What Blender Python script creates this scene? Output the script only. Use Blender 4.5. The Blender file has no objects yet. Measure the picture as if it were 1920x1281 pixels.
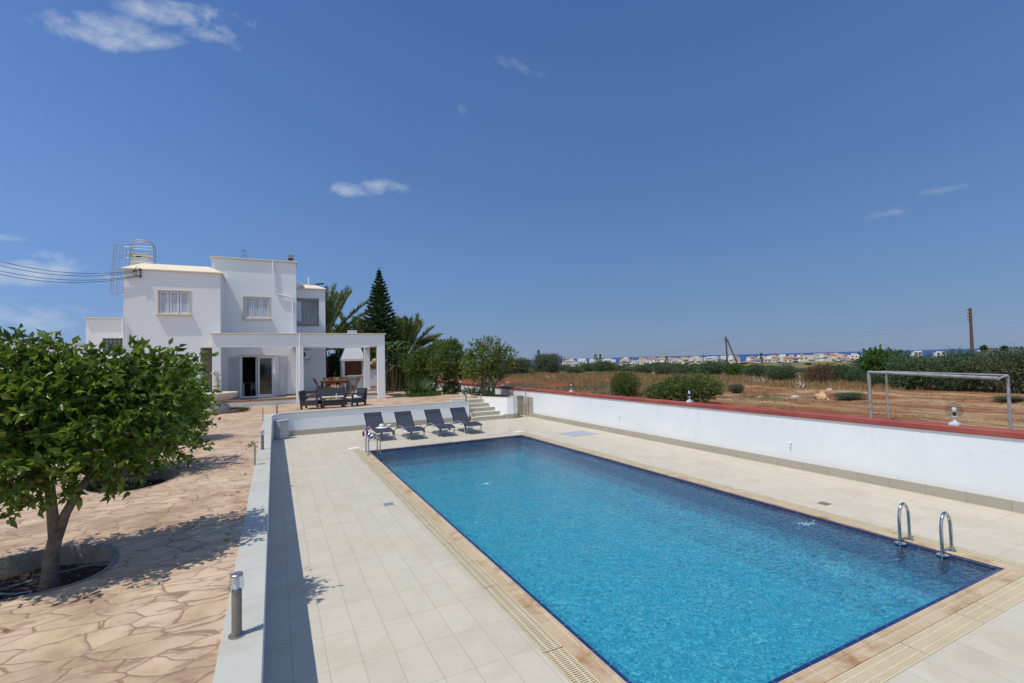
import bpy, math, random
import numpy as np
from mathutils import Vector, Matrix, geometry
random.seed(7)
S = bpy.context.scene
COL = S.collection
PI = math.pi

# ------------------------------------------------------------------ camera
F_PX, YAW, PITCH, ROLL = 896.0, 0.462756, 0.038847, -0.025503
CAMZ = 3.2
def _rows():
    cy, sy = math.cos(YAW), math.sin(YAW)
    fwd = np.array([sy*math.cos(PITCH), cy*math.cos(PITCH), math.sin(PITCH)])
    right = np.array([cy, -sy, 0.0]); up = np.cross(right, fwd)
    c, s = math.cos(ROLL), math.sin(ROLL)
    return c*right+s*up, -s*right+c*up, fwd
RX, RU, RF = _rows()
cam = bpy.data.cameras.new('camera'); camo = bpy.data.objects.new('camera', cam); COL.objects.link(camo)
cam.sensor_width = 36; cam.lens = F_PX/1920*36
cam.clip_start = 0.1; cam.clip_end = 200000
camo.matrix_world = Matrix(((RX[0], RU[0], -RF[0], 0), (RX[1], RU[1], -RF[1], 0), (RX[2], RU[2], -RF[2], CAMZ), (0, 0, 0, 1)))
S.camera = camo
# survey helpers: sight line of a photograph point, met with a plane of the place
def ray(u, v):
    d = RX*((u-960)/F_PX) - RU*((v-640.5)/F_PX) + RF
    return d
def onz(u, v, z=0.0):
    d = ray(u, v); t = (z-CAMZ)/d[2]; return Vector((d[0]*t, d[1]*t, z))
def ony(u, v, y):
    d = ray(u, v); t = y/d[1]; return Vector((d[0]*t, y, CAMZ+d[2]*t))
def ondist(u, v, D):
    d = ray(u, v); t = D/math.hypot(d[0], d[1]); return Vector((d[0]*t, d[1]*t, CAMZ+d[2]*t))

# ------------------------------------------------------------------ world, sun, exposure
SUNV = Vector((-0.445, -0.12, 1.0)).normalized()
EL = math.asin(SUNV.z); AZ = math.atan2(SUNV.x, SUNV.y)
w = bpy.data.worlds.new('World'); S.world = w; w.use_nodes = True
nt = w.node_tree; nt.nodes.clear()
def N(t, kind, **kw):
    n = t.nodes.new(kind)
    for k, v in kw.items(): setattr(n, k, v)
    return n
def math_(t, op, a, b=None, clamp=False):
    n = N(t, 'ShaderNodeMath', operation=op); n.use_clamp = clamp
    for i, x in enumerate((a, b)):
        if x is None: continue
        if isinstance(x, (int, float)): n.inputs[i].default_value = x
        else: t.links.new(x, n.inputs[i])
    return n.outputs[0]
sky = N(nt, 'ShaderNodeTexSky', sky_type='NISHITA'); sky.sun_disc = False
sky.sun_elevation = EL; sky.sun_rotation = AZ
sky.altitude = 0; sky.air_density = 1.0; sky.dust_density = 0.25; sky.ozone_density = 3.2
SKY_STRENGTH = 0.105
bg = N(nt, 'ShaderNodeBackground'); bg.inputs[1].default_value = SKY_STRENGTH
out = N(nt, 'ShaderNodeOutputWorld')
geo = N(nt, 'ShaderNodeTexCoord')
# thin clouds of the sky: soft patches of noise in fixed compass directions
clouds = [  # u, v, half width, half height, slope, strength, noise scale
    (205, 62, 105, 30, 0.10, .95, 9), (285, 22, 60, 22, 0.25, .8, 9), (395, 32, 95, 38, 0.28, 1.2, 8),
    (655, 358, 40, 16, 0.15, .75, 22), (722, 350, 52, 16, 0.0, .75, 22), (60, 505, 190, 34, 0.06, .95, 6),
    (20, 595, 230, 36, 0.05, .5, 6), (858, 205, 26, 14, .6, .35, 25), (980, 125, 55, 14, .3, .22, 20),
    (1655, 402, 60, 12, -0.35, .30, 16), (1760, 358, 55, 8, -.2, .16, 16), (10, 447, 30, 10, 0, .5, 12)]
mask = None; mask_s = None
nz = N(nt, 'ShaderNodeTexNoise'); nz.inputs['Scale'].default_value = 9; nz.inputs['Detail'].default_value = 8; nz.inputs['Roughness'].default_value = .66; nz.inputs['Distortion'].default_value = .9
mp = N(nt, 'ShaderNodeMapping'); mp.inputs['Scale'].default_value = (1, 1, 1.7)
nt.links.new(geo.outputs['Generated'], mp.inputs[0]); nt.links.new(mp.outputs[0], nz.inputs['Vector'])
nz2 = N(nt, 'ShaderNodeTexNoise'); nz2.inputs['Scale'].default_value = 26; nz2.inputs['Detail'].default_value = 6
nt.links.new(mp.outputs[0], nz2.inputs['Vector'])
for (u, v, hw, hh, sl, st, ns) in clouds:
    c = Vector(ray(u, v)).normalized()
    ax = (Vector(ray(u+10, v+10*sl)).normalized()-c).normalized()
    ay = c.cross(ax).normalized()
    k = 1.0/Vector(ray(u, v)).length
    acc = None
    for axis, half in ((ax, hw), (ay, hh)):
        d = N(nt, 'ShaderNodeVectorMath', operation='DOT_PRODUCT'); nt.links.new(geo.outputs['Generated'], d.inputs[0]); d.inputs[1].default_value = axis
        o = math_(nt, 'SUBTRACT', d.outputs['Value'], float(axis.dot(c)))
        o = math_(nt, 'DIVIDE', o, half/F_PX*k)
        o = math_(nt, 'POWER', math_(nt, 'ABSOLUTE', o), 2.0)
        acc = o if acc is None else math_(nt, 'ADD', acc, o)
    d = N(nt, 'ShaderNodeVectorMath', operation='DOT_PRODUCT'); nt.links.new(geo.outputs['Generated'], d.inputs[0]); d.inputs[1].default_value = c
    front = math_(nt, 'GREATER_THAN', d.outputs['Value'], 0.0)
    g = math_(nt, 'MULTIPLY', math_(nt, 'SUBTRACT', 1.0, math_(nt, 'MULTIPLY', acc, .55), clamp=True), front)
    gs = math_(nt, 'MULTIPLY', g, st)
    mask = g if mask is None else math_(nt, 'MAXIMUM', mask, g)
    mask_s = gs if mask_s is None else math_(nt, 'MAXIMUM', mask_s, gs)
n1 = math_(nt, 'ADD', math_(nt, 'MULTIPLY', nz.outputs[0], 1.0), math_(nt, 'MULTIPLY', nz2.outputs[0], .6))
n1 = math_(nt, 'ADD', n1, math_(nt, 'MULTIPLY', math_(nt, 'SUBTRACT', mask, 1.0), .36))
n1 = math_(nt, 'MULTIPLY', math_(nt, 'SUBTRACT', n1, .66), 3.0, clamp=True)
m_ = math_(nt, 'MULTIPLY', n1, math_(nt, 'POWER', mask_s, .6), clamp=True)
m_ = math_(nt, 'MULTIPLY', m_, .60)
sxyz = N(nt, 'ShaderNodeSeparateXYZ'); nt.links.new(geo.outputs['Generated'], sxyz.inputs[0])
gr = N(nt, 'ShaderNodeValToRGB'); nt.links.new(sxyz.outputs['Z'], gr.inputs[0])
stops = [(0.0, (.165, .27, .47)), (.035, (.155, .27, .49)), (.17, (.126, .252, .525)), (.38, (.086, .192, .455)), (.62, (.056, .136, .37)), (1.0, (.05, .12, .34))]
e_ = gr.color_ramp.elements
while len(e_) < len(stops): e_.new(.5)
for i, (p, c) in enumerate(stops): e_[i].position = p; e_[i].color = (c[0], c[1], c[2], 1)
# sky deeper at right; unseen part behind the camera brightened, whitened as facade fill
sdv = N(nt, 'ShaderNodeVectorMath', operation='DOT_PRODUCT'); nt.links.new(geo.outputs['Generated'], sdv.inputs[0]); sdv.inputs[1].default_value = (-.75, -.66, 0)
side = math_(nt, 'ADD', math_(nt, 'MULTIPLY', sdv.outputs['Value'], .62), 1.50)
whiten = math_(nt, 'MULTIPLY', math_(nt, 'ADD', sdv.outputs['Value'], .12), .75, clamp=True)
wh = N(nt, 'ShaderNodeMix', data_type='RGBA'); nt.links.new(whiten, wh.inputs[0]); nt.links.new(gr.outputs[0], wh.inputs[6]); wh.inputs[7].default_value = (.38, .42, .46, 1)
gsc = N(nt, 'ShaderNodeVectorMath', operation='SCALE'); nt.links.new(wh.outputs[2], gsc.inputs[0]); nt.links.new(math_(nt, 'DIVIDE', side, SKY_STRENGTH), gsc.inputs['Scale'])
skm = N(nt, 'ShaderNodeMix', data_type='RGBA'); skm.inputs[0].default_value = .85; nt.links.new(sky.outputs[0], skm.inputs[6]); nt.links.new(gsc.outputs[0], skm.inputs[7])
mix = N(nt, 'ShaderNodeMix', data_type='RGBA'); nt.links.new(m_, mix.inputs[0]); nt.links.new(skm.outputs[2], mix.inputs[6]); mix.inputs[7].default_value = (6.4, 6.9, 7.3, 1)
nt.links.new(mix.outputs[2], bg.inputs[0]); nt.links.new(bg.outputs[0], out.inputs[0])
sd = bpy.data.lights.new('sun', 'SUN'); sd.energy = 3.7; sd.angle = math.radians(.53); sd.color = (1.0, .955, .88)
so = bpy.data.objects.new('sun', sd); COL.objects.link(so); so.rotation_euler = (-SUNV).to_track_quat('-Z', 'Y').to_euler()
S.view_settings.view_transform = 'Standard'; S.view_settings.look = 'None'; S.view_settings.gamma = 1; S.view_settings.exposure = 0
S.render.engine = 'CYCLES'
S.cycles.max_bounces = 8; S.cycles.transparent_max_bounces = 24

# ------------------------------------------------------------------ materials
MATS = {}
def newmat(name):
    m = bpy.data.materials.new(name); m.use_nodes = True; m.node_tree.nodes.clear(); MATS[name] = m
    return m, m.node_tree
def lin(c): return tuple(c)+(1,)
def ramp(t, fac, stops):
    r = N(t, 'ShaderNodeValToRGB'); t.links.new(fac, r.inputs[0])
    e = r.color_ramp.elements
    while len(e) < len(stops): e.new(.5)
    for i, (p, c) in enumerate(stops): e[i].position = p; e[i].color = lin(c)
    return r.outputs[0]
def noise(t, vec, scale, detail=4, rough=.55):
    n = N(t, 'ShaderNodeTexNoise'); n.inputs['Scale'].default_value = scale; n.inputs['Detail'].default_value = detail; n.inputs['Roughness'].default_value = rough
    if vec is not None: t.links.new(vec, n.inputs['Vector'])
    return n.outputs[0]
def mixc(t, fac, a, b, mode='MIX'):
    n = N(t, 'ShaderNodeMix', data_type='RGBA', blend_type=mode)
    for s, x in ((0, fac), (6, a), (7, b)):
        if isinstance(x, (int, float)): n.inputs[s].default_value = x
        elif isinstance(x, tuple): n.inputs[s].default_value = lin(x)
        else: t.links.new(x, n.inputs[s])
    return n.outputs[2]
def finish(t, col, rough=.6, metal=0, bump=None, bstr=.3, bdist=.01, spec=.5, extra=None):
    p = N(t, 'ShaderNodeBsdfPrincipled'); o = N(t, 'ShaderNodeOutputMaterial')
    if isinstance(col, tuple): p.inputs['Base Color'].default_value = lin(col)
    else: t.links.new(col, p.inputs['Base Color'])
    if isinstance(rough, (int, float)): p.inputs['Roughness'].default_value = rough
    else: t.links.new(rough, p.inputs['Roughness'])
    p.inputs['Metallic'].default_value = metal; p.inputs['Specular IOR Level'].default_value = spec
    if bump is not None:
        b = N(t, 'ShaderNodeBump'); b.inputs['Strength'].default_value = bstr; b.inputs['Distance'].default_value = bdist
        t.links.new(bump, b.inputs['Height']); t.links.new(b.outputs[0], p.inputs['Normal'])
    t.links.new(p.outputs[0], o.inputs[0])
    return p
def M(name, c1, c2=None, scale=6, rough=.6, metal=0, bump=0, bscale=40, spec=.5, detail=5, world=False, dist=.01, stretch=None):
    if name in MATS: return MATS[name]
    m, t = newmat(name)
    if world: vec = N(t, 'ShaderNodeNewGeometry').outputs['Position']
    else: vec = N(t, 'ShaderNodeTexCoord').outputs['Object']
    if stretch:
        mpp = N(t, 'ShaderNodeMapping'); mpp.inputs['Scale'].default_value = stretch; t.links.new(vec, mpp.inputs[0]); vec = mpp.outputs[0]
    col = c1
    if c2 is not None: col = ramp(t, noise(t, vec, scale, detail), [(.32, c1), (.68, c2)])
    finish(t, col, rough, metal, noise(t, vec, bscale, 3) if bump else None, bump, dist, spec)
    return m
def leafmat(name, cols, trans=.3, rough=.45, spec=.4, clump=None):
    m, t = newmat(name)
    g = N(t, 'ShaderNodeNewGeometry')
    col = ramp(t, g.outputs['Random Per Island'], [(i/(len(cols)-1) if len(cols) > 1 else 0, c) for i, c in enumerate(cols)])
    if clump:
        tc = N(t, 'ShaderNodeTexCoord')
        col = mixc(t, math_(t, 'MULTIPLY', math_(t, 'SUBTRACT', noise(t, tc.outputs['Object'], clump[0], 2), .42, clamp=True), 4, clamp=True), col, clump[1], 'MIX')
    p = N(t, 'ShaderNodeBsdfPrincipled'); p.inputs['Roughness'].default_value = rough; p.inputs['Specular IOR Level'].default_value = spec
    t.links.new(col, p.inputs['Base Color'])
    tr = N(t, 'ShaderNodeBsdfTranslucent'); t.links.new(mixc(t, .35, col, (.35, .45, .05)), tr.inputs[0])
    mx = N(t, 'ShaderNodeMixShader'); mx.inputs[0].default_value = trans
    t.links.new(p.outputs[0], mx.inputs[1]); t.links.new(tr.outputs[0], mx.inputs[2])
    o = N(t, 'ShaderNodeOutputMaterial'); t.links.new(mx.outputs[0], o.inputs[0])
    return m

WHITE = M('white_plaster', (.775, .795, .795), (.75, .77, .77), .9, .8, bump=.25, bscale=60, world=True, spec=.2)
def wallmat():
    m, t = newmat('boundary_plaster'); P = N(t, 'ShaderNodeNewGeometry').outputs['Position']
    mp = N(t, 'ShaderNodeMapping'); mp.inputs['Scale'].default_value = (3, 3, .22); t.links.new(P, mp.inputs[0])
    sp = N(t, 'ShaderNodeSeparateXYZ'); t.links.new(P, sp.inputs[0])
    col = ramp(t, noise(t, P, .6, 4), [(.38, (.70, .73, .745)), (.62, (.755, .775, .785))])
    st = math_(t, 'MULTIPLY', math_(t, 'SUBTRACT', noise(t, mp.outputs[0], 1.0, 5, .6), .53, clamp=True), 5, clamp=True)
    up = math_(t, 'MULTIPLY', math_(t, 'SUBTRACT', sp.outputs['Z'], .7), 1.4, clamp=True)
    col = mixc(t, math_(t, 'MULTIPLY', math_(t, 'MULTIPLY', st, up), .35), col, (.56, .57, .55))
    lo = math_(t, 'MULTIPLY', math_(t, 'SUBTRACT', math_(t, 'ADD', .34, math_(t, 'MULTIPLY', noise(t, P, 5, 4), .12)), sp.outputs['Z'], clamp=True), 4, clamp=True)
    col = mixc(t, math_(t, 'MULTIPLY', lo, .5), col, (.58, .55, .49))
    sm = math_(t, 'MULTIPLY', math_(t, 'SUBTRACT', noise(t, P, 2.3, 2), .66, clamp=True), 8, clamp=True)
    col = mixc(t, math_(t, 'MULTIPLY', sm, .3), col, (.55, .57, .59))
    finish(t, col, .85, 0, noise(t, P, 30, 5, .65), .3, .01, .2); return m
WALLW = wallmat()
CREAM = M('cream_stone_trim', (.66, .60, .46), (.58, .52, .40), 5, .75, bump=.2, spec=.2)
ROOFC = M('cream_roof_cap', (.74, .66, .48), (.68, .60, .43), 3, .7, bump=.2, spec=.3)
REDCAP = M('red_painted_cap', (.34, .075, .055), (.25, .045, .035), 1.7, .62, bump=.2, bscale=30, world=True)
STEEL = M('stainless_steel', (.55, .56, .58), (.45, .46, .48), 8, .2, metal=1)
DULLSTEEL = M('brushed_grey_metal', (.42, .43, .44), (.34, .35, .36), 10, .42, metal=.9)
GALV = M('galvanised_metal', (.42, .44, .47), (.33, .35, .38), 12, .45, metal=.6, bump=.1)
PVC = M('white_pvc', (.78, .79, .80), None, rough=.4)
SHUT = M('white_shutter_paint', (.64, .66, .69), (.60, .62, .655), 8, .45)
GREY = M('grey_plastic', (.30, .31, .33), (.25, .26, .28), 6, .5, bump=.1)
DARK = M('black_plastic', (.012, .012, .014), None, rough=.4)
RATTAN = M('graphite_resin_weave', (.033, .036, .047), (.02, .022, .03), 60, .55, bump=.8, bscale=90, dist=.02)
CUSH = M('beige_cushion', (.52, .46, .40), (.46, .40, .35), 10, .9, bump=.3)
TEAK = M('oiled_teak', (.22, .085, .03), (.12, .042, .015), 9, .5, bump=.2, stretch=(6, 6, 1))
MESHB = M('charcoal_sling_fabric', (.030, .042, .066), (.020, .028, .048), 20, .7, bump=.4, bscale=300)
TERRA = M('terracotta_tile', (.32, .14, .07), (.24, .10, .05), 7, .6, bump=.1)
FLOORT = M('porch_floor_tile', (.45, .37, .28), (.38, .31, .23), 4, .55)
WOODP = M('weathered_pole_wood', (.16, .085, .065), (.08, .045, .035), 3, .85, bump=.5, bscale=18, stretch=(8, 8, .6))
BARK = M('grey_brown_bark', (.24, .18, .14), (.11, .08, .06), 9, .9, bump=.9, bscale=26, dist=.03)
BARKP = M('pale_bark', (.30, .24, .18), (.17, .13, .10), 8, .9, bump=.7, bscale=24, dist=.02)
STONEW = M('weathered_statue_stone', (.62, .58, .50), (.42, .36, .29), 9, .85, bump=.6, bscale=40)
SOIL = M('dark_bed_soil', (.060, .035, .022), (.022, .013, .010), 14, .95, bump=1, bscale=40, dist=.05)
GLASSD = M('dark_window_glass', (.012, .018, .016), None, rough=.04, spec=.8)
BRICKR = None
def brickmat(name, bw, rh, c1, c2, mortar, ms, off=.5, plane='xz', rough=.6, bump=.3, dirt=None, shift=(0, 0), dirtcol=(.3, .2, .12), spec=.4):
    m, t = newmat(name)
    g = N(t, 'ShaderNodeNewGeometry'); sx = N(t, 'ShaderNodeSeparateXYZ'); cb = N(t, 'ShaderNodeCombineXYZ')
    t.links.new(g.outputs['Position'], sx.inputs[0])
    a, b = {'xz': ('X', 'Z'), 'yz': ('Y', 'Z'), 'xy': ('X', 'Y')}[plane]
    t.links.new(math_(t, 'SUBTRACT', sx.outputs[a], shift[0]), cb.inputs[0]); t.links.new(math_(t, 'SUBTRACT', sx.outputs[b], shift[1]), cb.inputs[1])
    br = N(t, 'ShaderNodeTexBrick'); br.offset = off; br.offset_frequency = 2; br.squash = 1
    t.links.new(cb.outputs[0], br.inputs['Vector'])
    br.inputs['Scale'].default_value = 1; br.inputs['Brick Width'].default_value = bw; br.inputs['Row Height'].default_value = rh
    br.inputs['Mortar Size'].default_value = ms; br.inputs['Mortar Smooth'].default_value = .1
    br.inputs['Color1'].default_value = lin(c1); br.inputs['Color2'].default_value = lin(c2); br.inputs['Mortar'].default_value = lin(mortar)
    col = br.outputs[0]
    if dirt:
        f = noise(t, g.outputs['Position'], dirt[0], 6, .65)
        f = math_(t, 'MULTIPLY', math_(t, 'SUBTRACT', f, dirt[1], clamp=True), dirt[2], clamp=True)
        col = mixc(t, f, col, dirtcol)
        col = mixc(t, .5, col, ramp(t, noise(t, g.outputs['Position'], 3.1, 8, .7), [(.3, (.80, .80, .79)), (.7, (1, 1, 1))]), 'MULTIPLY')
    finish(t, col, rough, 0, math_(t, 'SUBTRACT', 1.0, br.outputs['Fac']), bump, .004, spec)
    return m
DECK = brickmat('deck_tile', .342, .69, (.565, .518, .412), (.53, .483, .38), (.36, .30, .21), .0030, 0, 'xy', .5, .4, dirt=(1.0, .51, 3.0), shift=(.16, 5.48), dirtcol=(.46, .385, .27))
SKIRT = brickmat('skirting_tile', .69, .9, (.40, .37, .30), (.36, .335, .27), (.22, .19, .15), .004, 0, 'xz', .5, .3, shift=(0, -.3))
SKIRTY = brickmat('skirting_tile_side', .69, .9, (.40, .37, .30), (.36, .335, .27), (.22, .19, .15), .004, 0, 'yz', .5, .3, shift=(0, -.3))
COPING = brickmat('pool_coping_tile', .30, .30, (.55, .43, .27), (.48, .35, .21), (.56, .48, .36), .006, 0, 'xy', .45, .4, dirt=(2.2, .50, 5.0), shift=(.02, .05), dirtcol=(.34, .19, .08))
POOLTRIM = brickmat('navy_pool_tile', .29, .29, (.014, .035, .125), (.010, .027, .10), (.08, .12, .24), .006, 0, 'xy', .2, .3, shift=(0, .1))
CAPTILE = brickmat('wall_coping_slab', 3.0, .72, (.51, .51, .455), (.475, .475, .42), (.28, .26, .21), .003, 0, 'xy', .55, .3, dirt=(1.6, .51, 3.0), shift=(-1.5, .1), dirtcol=(.42, .38, .28))
BBQBRICK = brickmat('red_fire_brick', .18, .075, (.24, .085, .045), (.19, .06, .035), (.13, .07, .05), .012, .5, 'xz', .8, .6)
KERBB = M('kerb_brick', (.30, .21, .16), (.17, .12, .10), 9, .85, bump=.5)

# stamped concrete flagstones
def patio_mat():
    m, t = newmat('stamped_flagstone_paving')
    g = N(t, 'ShaderNodeNewGeometry'); P = g.outputs['Position']
    mp = N(t, 'ShaderNodeMapping'); mp.inputs['Scale'].default_value = (1.2, 2.3, 1); mp.inputs['Rotation'].default_value = (0, 0, -.30); t.links.new(P, mp.inputs[0])
    dn = N(t, 'ShaderNodeTexNoise'); dn.inputs['Scale'].default_value = 1.6; dn.inputs['Detail'].default_value = 3; t.links.new(P, dn.inputs['Vector'])
    va = N(t, 'ShaderNodeVectorMath', operation='MULTIPLY_ADD'); t.links.new(dn.outputs['Color'], va.inputs[0]); va.inputs[1].default_value = (.7, .7, 0); t.links.new(mp.outputs[0], va.inputs[2])
    vo = N(t, 'ShaderNodeTexVoronoi', feature='DISTANCE_TO_EDGE'); vo.inputs['Scale'].default_value = 2.15; t.links.new(va.outputs[0], vo.inputs['Vector'])
    vc = N(t, 'ShaderNodeTexVoronoi', feature='F1'); vc.inputs['Scale'].default_value = 2.15; t.links.new(va.outputs[0], vc.inputs['Vector'])
    d = math_(t, 'ADD', vo.outputs['Distance'], math_(t, 'MULTIPLY', math_(t, 'SUBTRACT', noise(t, P, 9, 4), .5), .05))
    edge = math_(t, 'MULTIPLY', math_(t, 'SUBTRACT', math_(t, 'ADD', .018, math_(t, 'MULTIPLY', noise(t, P, .9, 2), .026)), d, clamp=True), 60, clamp=True)
    soft = math_(t, 'MULTIPLY', math_(t, 'SUBTRACT', .13, d, clamp=True), 4.5, clamp=True)
    base = ramp(t, noise(t, P, 1.5, 6, .6), [(.36, (.36, .24, .145)), (.48, (.51, .365, .235)), (.62, (.61, .465, .32))])
    hs = N(t, 'ShaderNodeSeparateColor'); t.links.new(vc.outputs['Color'], hs.inputs[0])
    base = mixc(t, math_(t, 'MULTIPLY', hs.outputs[0], .45), base, (.42, .29, .20))
    st = math_(t, 'MULTIPLY', math_(t, 'SUBTRACT', noise(t, mp.outputs[0], 3.2, 7, .66), .555, clamp=True), 14, clamp=True)
    base = mixc(t, math_(t, 'MULTIPLY', st, .6), base, (.25, .145, .085))
    base = mixc(t, math_(t, 'MULTIPLY', soft, .35), base, (.40, .265, .18))
    base = mixc(t, math_(t, 'MULTIPLY', edge, .8), base, (.24, .145, .095))
    h = math_(t, 'ADD', math_(t, 'MULTIPLY', math_(t, 'MINIMUM', d, .08), 9), math_(t, 'MULTIPLY', noise(t, P, 11, 6), .35))
    finish(t, base, .6, 0, h, .55, .012, .35)
    return m
PATIO = patio_mat()

def water_mat():
    m, t = newmat('pool_water')
    g = N(t, 'ShaderNodeNewGeometry'); P = g.outputs['Position']
    mp = N(t, 'ShaderNodeMapping'); mp.inputs['Scale'].default_value = (1.0, 2.1, 1); mp.inputs['Rotation'].default_value = (0, 0, -.35); t.links.new(P, mp.inputs[0])
    a = noise(t, mp.outputs[0], 7, 3, .5); b = noise(t, P, 26, 2, .5); c = noise(t, P, 1.4, 2)
    h = math_(t, 'ADD', math_(t, 'MULTIPLY', a, 1.0), math_(t, 'MULTIPLY', b, .35))
    bp = N(t, 'ShaderNodeBump'); bp.inputs['Strength'].default_value = .5; bp.inputs['Distance'].default_value = .045; t.links.new(h, bp.inputs['Height'])
    amp = math_(t, 'ADD', math_(t, 'MULTIPLY', c, .7), .1); t.links.new(amp, bp.inputs['Strength'])
    fr = N(t, 'ShaderNodeFresnel'); fr.inputs[0].default_value = 1.333; t.links.new(bp.outputs[0], fr.inputs['Normal'])
    gl = N(t, 'ShaderNodeBsdfGlossy'); gl.inputs['Roughness'].default_value = .04; t.links.new(bp.outputs[0], gl.inputs['Normal'])
    tr = N(t, 'ShaderNodeBsdfTransparent'); tr.inputs[0].default_value = (.70, .925, .97, 1)
    mx = N(t, 'ShaderNodeMixShader'); t.links.new(fr.outputs[0], mx.inputs[0]); t.links.new(tr.outputs[0], mx.inputs[1]); t.links.new(gl.outputs[0], mx.inputs[2])
    o = N(t, 'ShaderNodeOutputMaterial'); t.links.new(mx.outputs[0], o.inputs[0])
    return m
WATER = water_mat()
def mosaic(name, cols, sc=42, big=(.05, .3, .5)):
    m, t = newmat(name)
    g = N(t, 'ShaderNodeNewGeometry'); P = g.outputs['Position']
    dn = N(t, 'ShaderNodeTexNoise'); dn.inputs['Scale'].default_value = 5; dn.inputs['Detail'].default_value = 3; t.links.new(P, dn.inputs['Vector'])
    va = N(t, 'ShaderNodeVectorMath', operation='MULTIPLY_ADD'); t.links.new(dn.outputs['Color'], va.inputs[0]); va.inputs[1].default_value = (.5, .5, .5); t.links.new(P, va.inputs[2])
    vo = N(t, 'ShaderNodeTexVoronoi', feature='F1'); vo.inputs['Scale'].default_value = sc; t.links.new(va.outputs[0], vo.inputs['Vector'])
    hs = N(t, 'ShaderNodeSeparateColor'); t.links.new(vo.outputs['Color'], hs.inputs[0])
    col = ramp(t, hs.outputs[0], [(i/(len(cols)-1), c) for i, c in enumerate(cols)])
    col = mixc(t, math_(t, 'MULTIPLY', noise(t, P, 2.6, 5, .7), .55), col, big)
    finish(t, col, .5, 0, None)
    return m
POOLF = mosaic('pool_floor_mosaic', [(.015, .14, .235), (.065, .36, .455), (.03, .23, .35), (.18, .55, .61), (.02, .18, .285)], 26, (.04, .285, .405))
POOLW = mosaic('pool_wall_mosaic', [(.015, .09, .24), (.03, .17, .36), (.02, .12, .30), (.05, .22, .42)], 30, (.02, .13, .31))
def poolwall():  # water's dark band and ripple-blurred edge painted into the tile colour by depth
    m, t = newmat('pool_wall_painted_fade'); m0 = MATS['pool_wall_mosaic']
    g = N(t, 'ShaderNodeNewGeometry'); P = g.outputs['Position']; sx = N(t, 'ShaderNodeSeparateXYZ'); t.links.new(P, sx.inputs[0])
    vo = N(t, 'ShaderNodeTexVoronoi', feature='F1'); vo.inputs['Scale'].default_value = 30; t.links.new(P, vo.inputs['Vector'])
    hs = N(t, 'ShaderNodeSeparateColor'); t.links.new(vo.outputs['Color'], hs.inputs[0])
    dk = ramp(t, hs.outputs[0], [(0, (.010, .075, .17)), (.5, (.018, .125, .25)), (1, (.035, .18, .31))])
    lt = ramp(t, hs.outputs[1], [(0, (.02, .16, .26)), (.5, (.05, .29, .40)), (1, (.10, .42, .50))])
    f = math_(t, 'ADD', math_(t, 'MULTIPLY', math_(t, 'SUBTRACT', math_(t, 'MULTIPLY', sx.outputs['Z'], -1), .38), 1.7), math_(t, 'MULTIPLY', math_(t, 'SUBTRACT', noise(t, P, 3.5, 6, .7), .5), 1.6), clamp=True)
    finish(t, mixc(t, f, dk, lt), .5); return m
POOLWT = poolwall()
POOLN = M('pale_wall_stripe', (.35, .62, .68), (.28, .55, .62), 10, .5)  # pale stripe set across the far pool wall

def globe_mat():
    m, t = newmat('clear_globe_glass')
    fr = N(t, 'ShaderNodeLayerWeight'); fr.inputs[0].default_value = .12
    gl = N(t, 'ShaderNodeBsdfGlossy'); gl.inputs['Roughness'].default_value = .03
    tr = N(t, 'ShaderNodeBsdfTransparent'); tr.inputs[0].default_value = (.84, .86, .90, 1)
    mx = N(t, 'ShaderNodeMixShader'); t.links.new(math_(t, 'MULTIPLY', math_(t, 'POWER', fr.outputs['Facing'], 1.6), 1.0), mx.inputs[0]); t.links.new(tr.outputs[0], mx.inputs[1]); t.links.new(gl.outputs[0], mx.inputs[2])
    o = N(t, 'ShaderNodeOutputMaterial'); t.links.new(mx.outputs[0], o.inputs[0]); return m
GLOBE = globe_mat()

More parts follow.
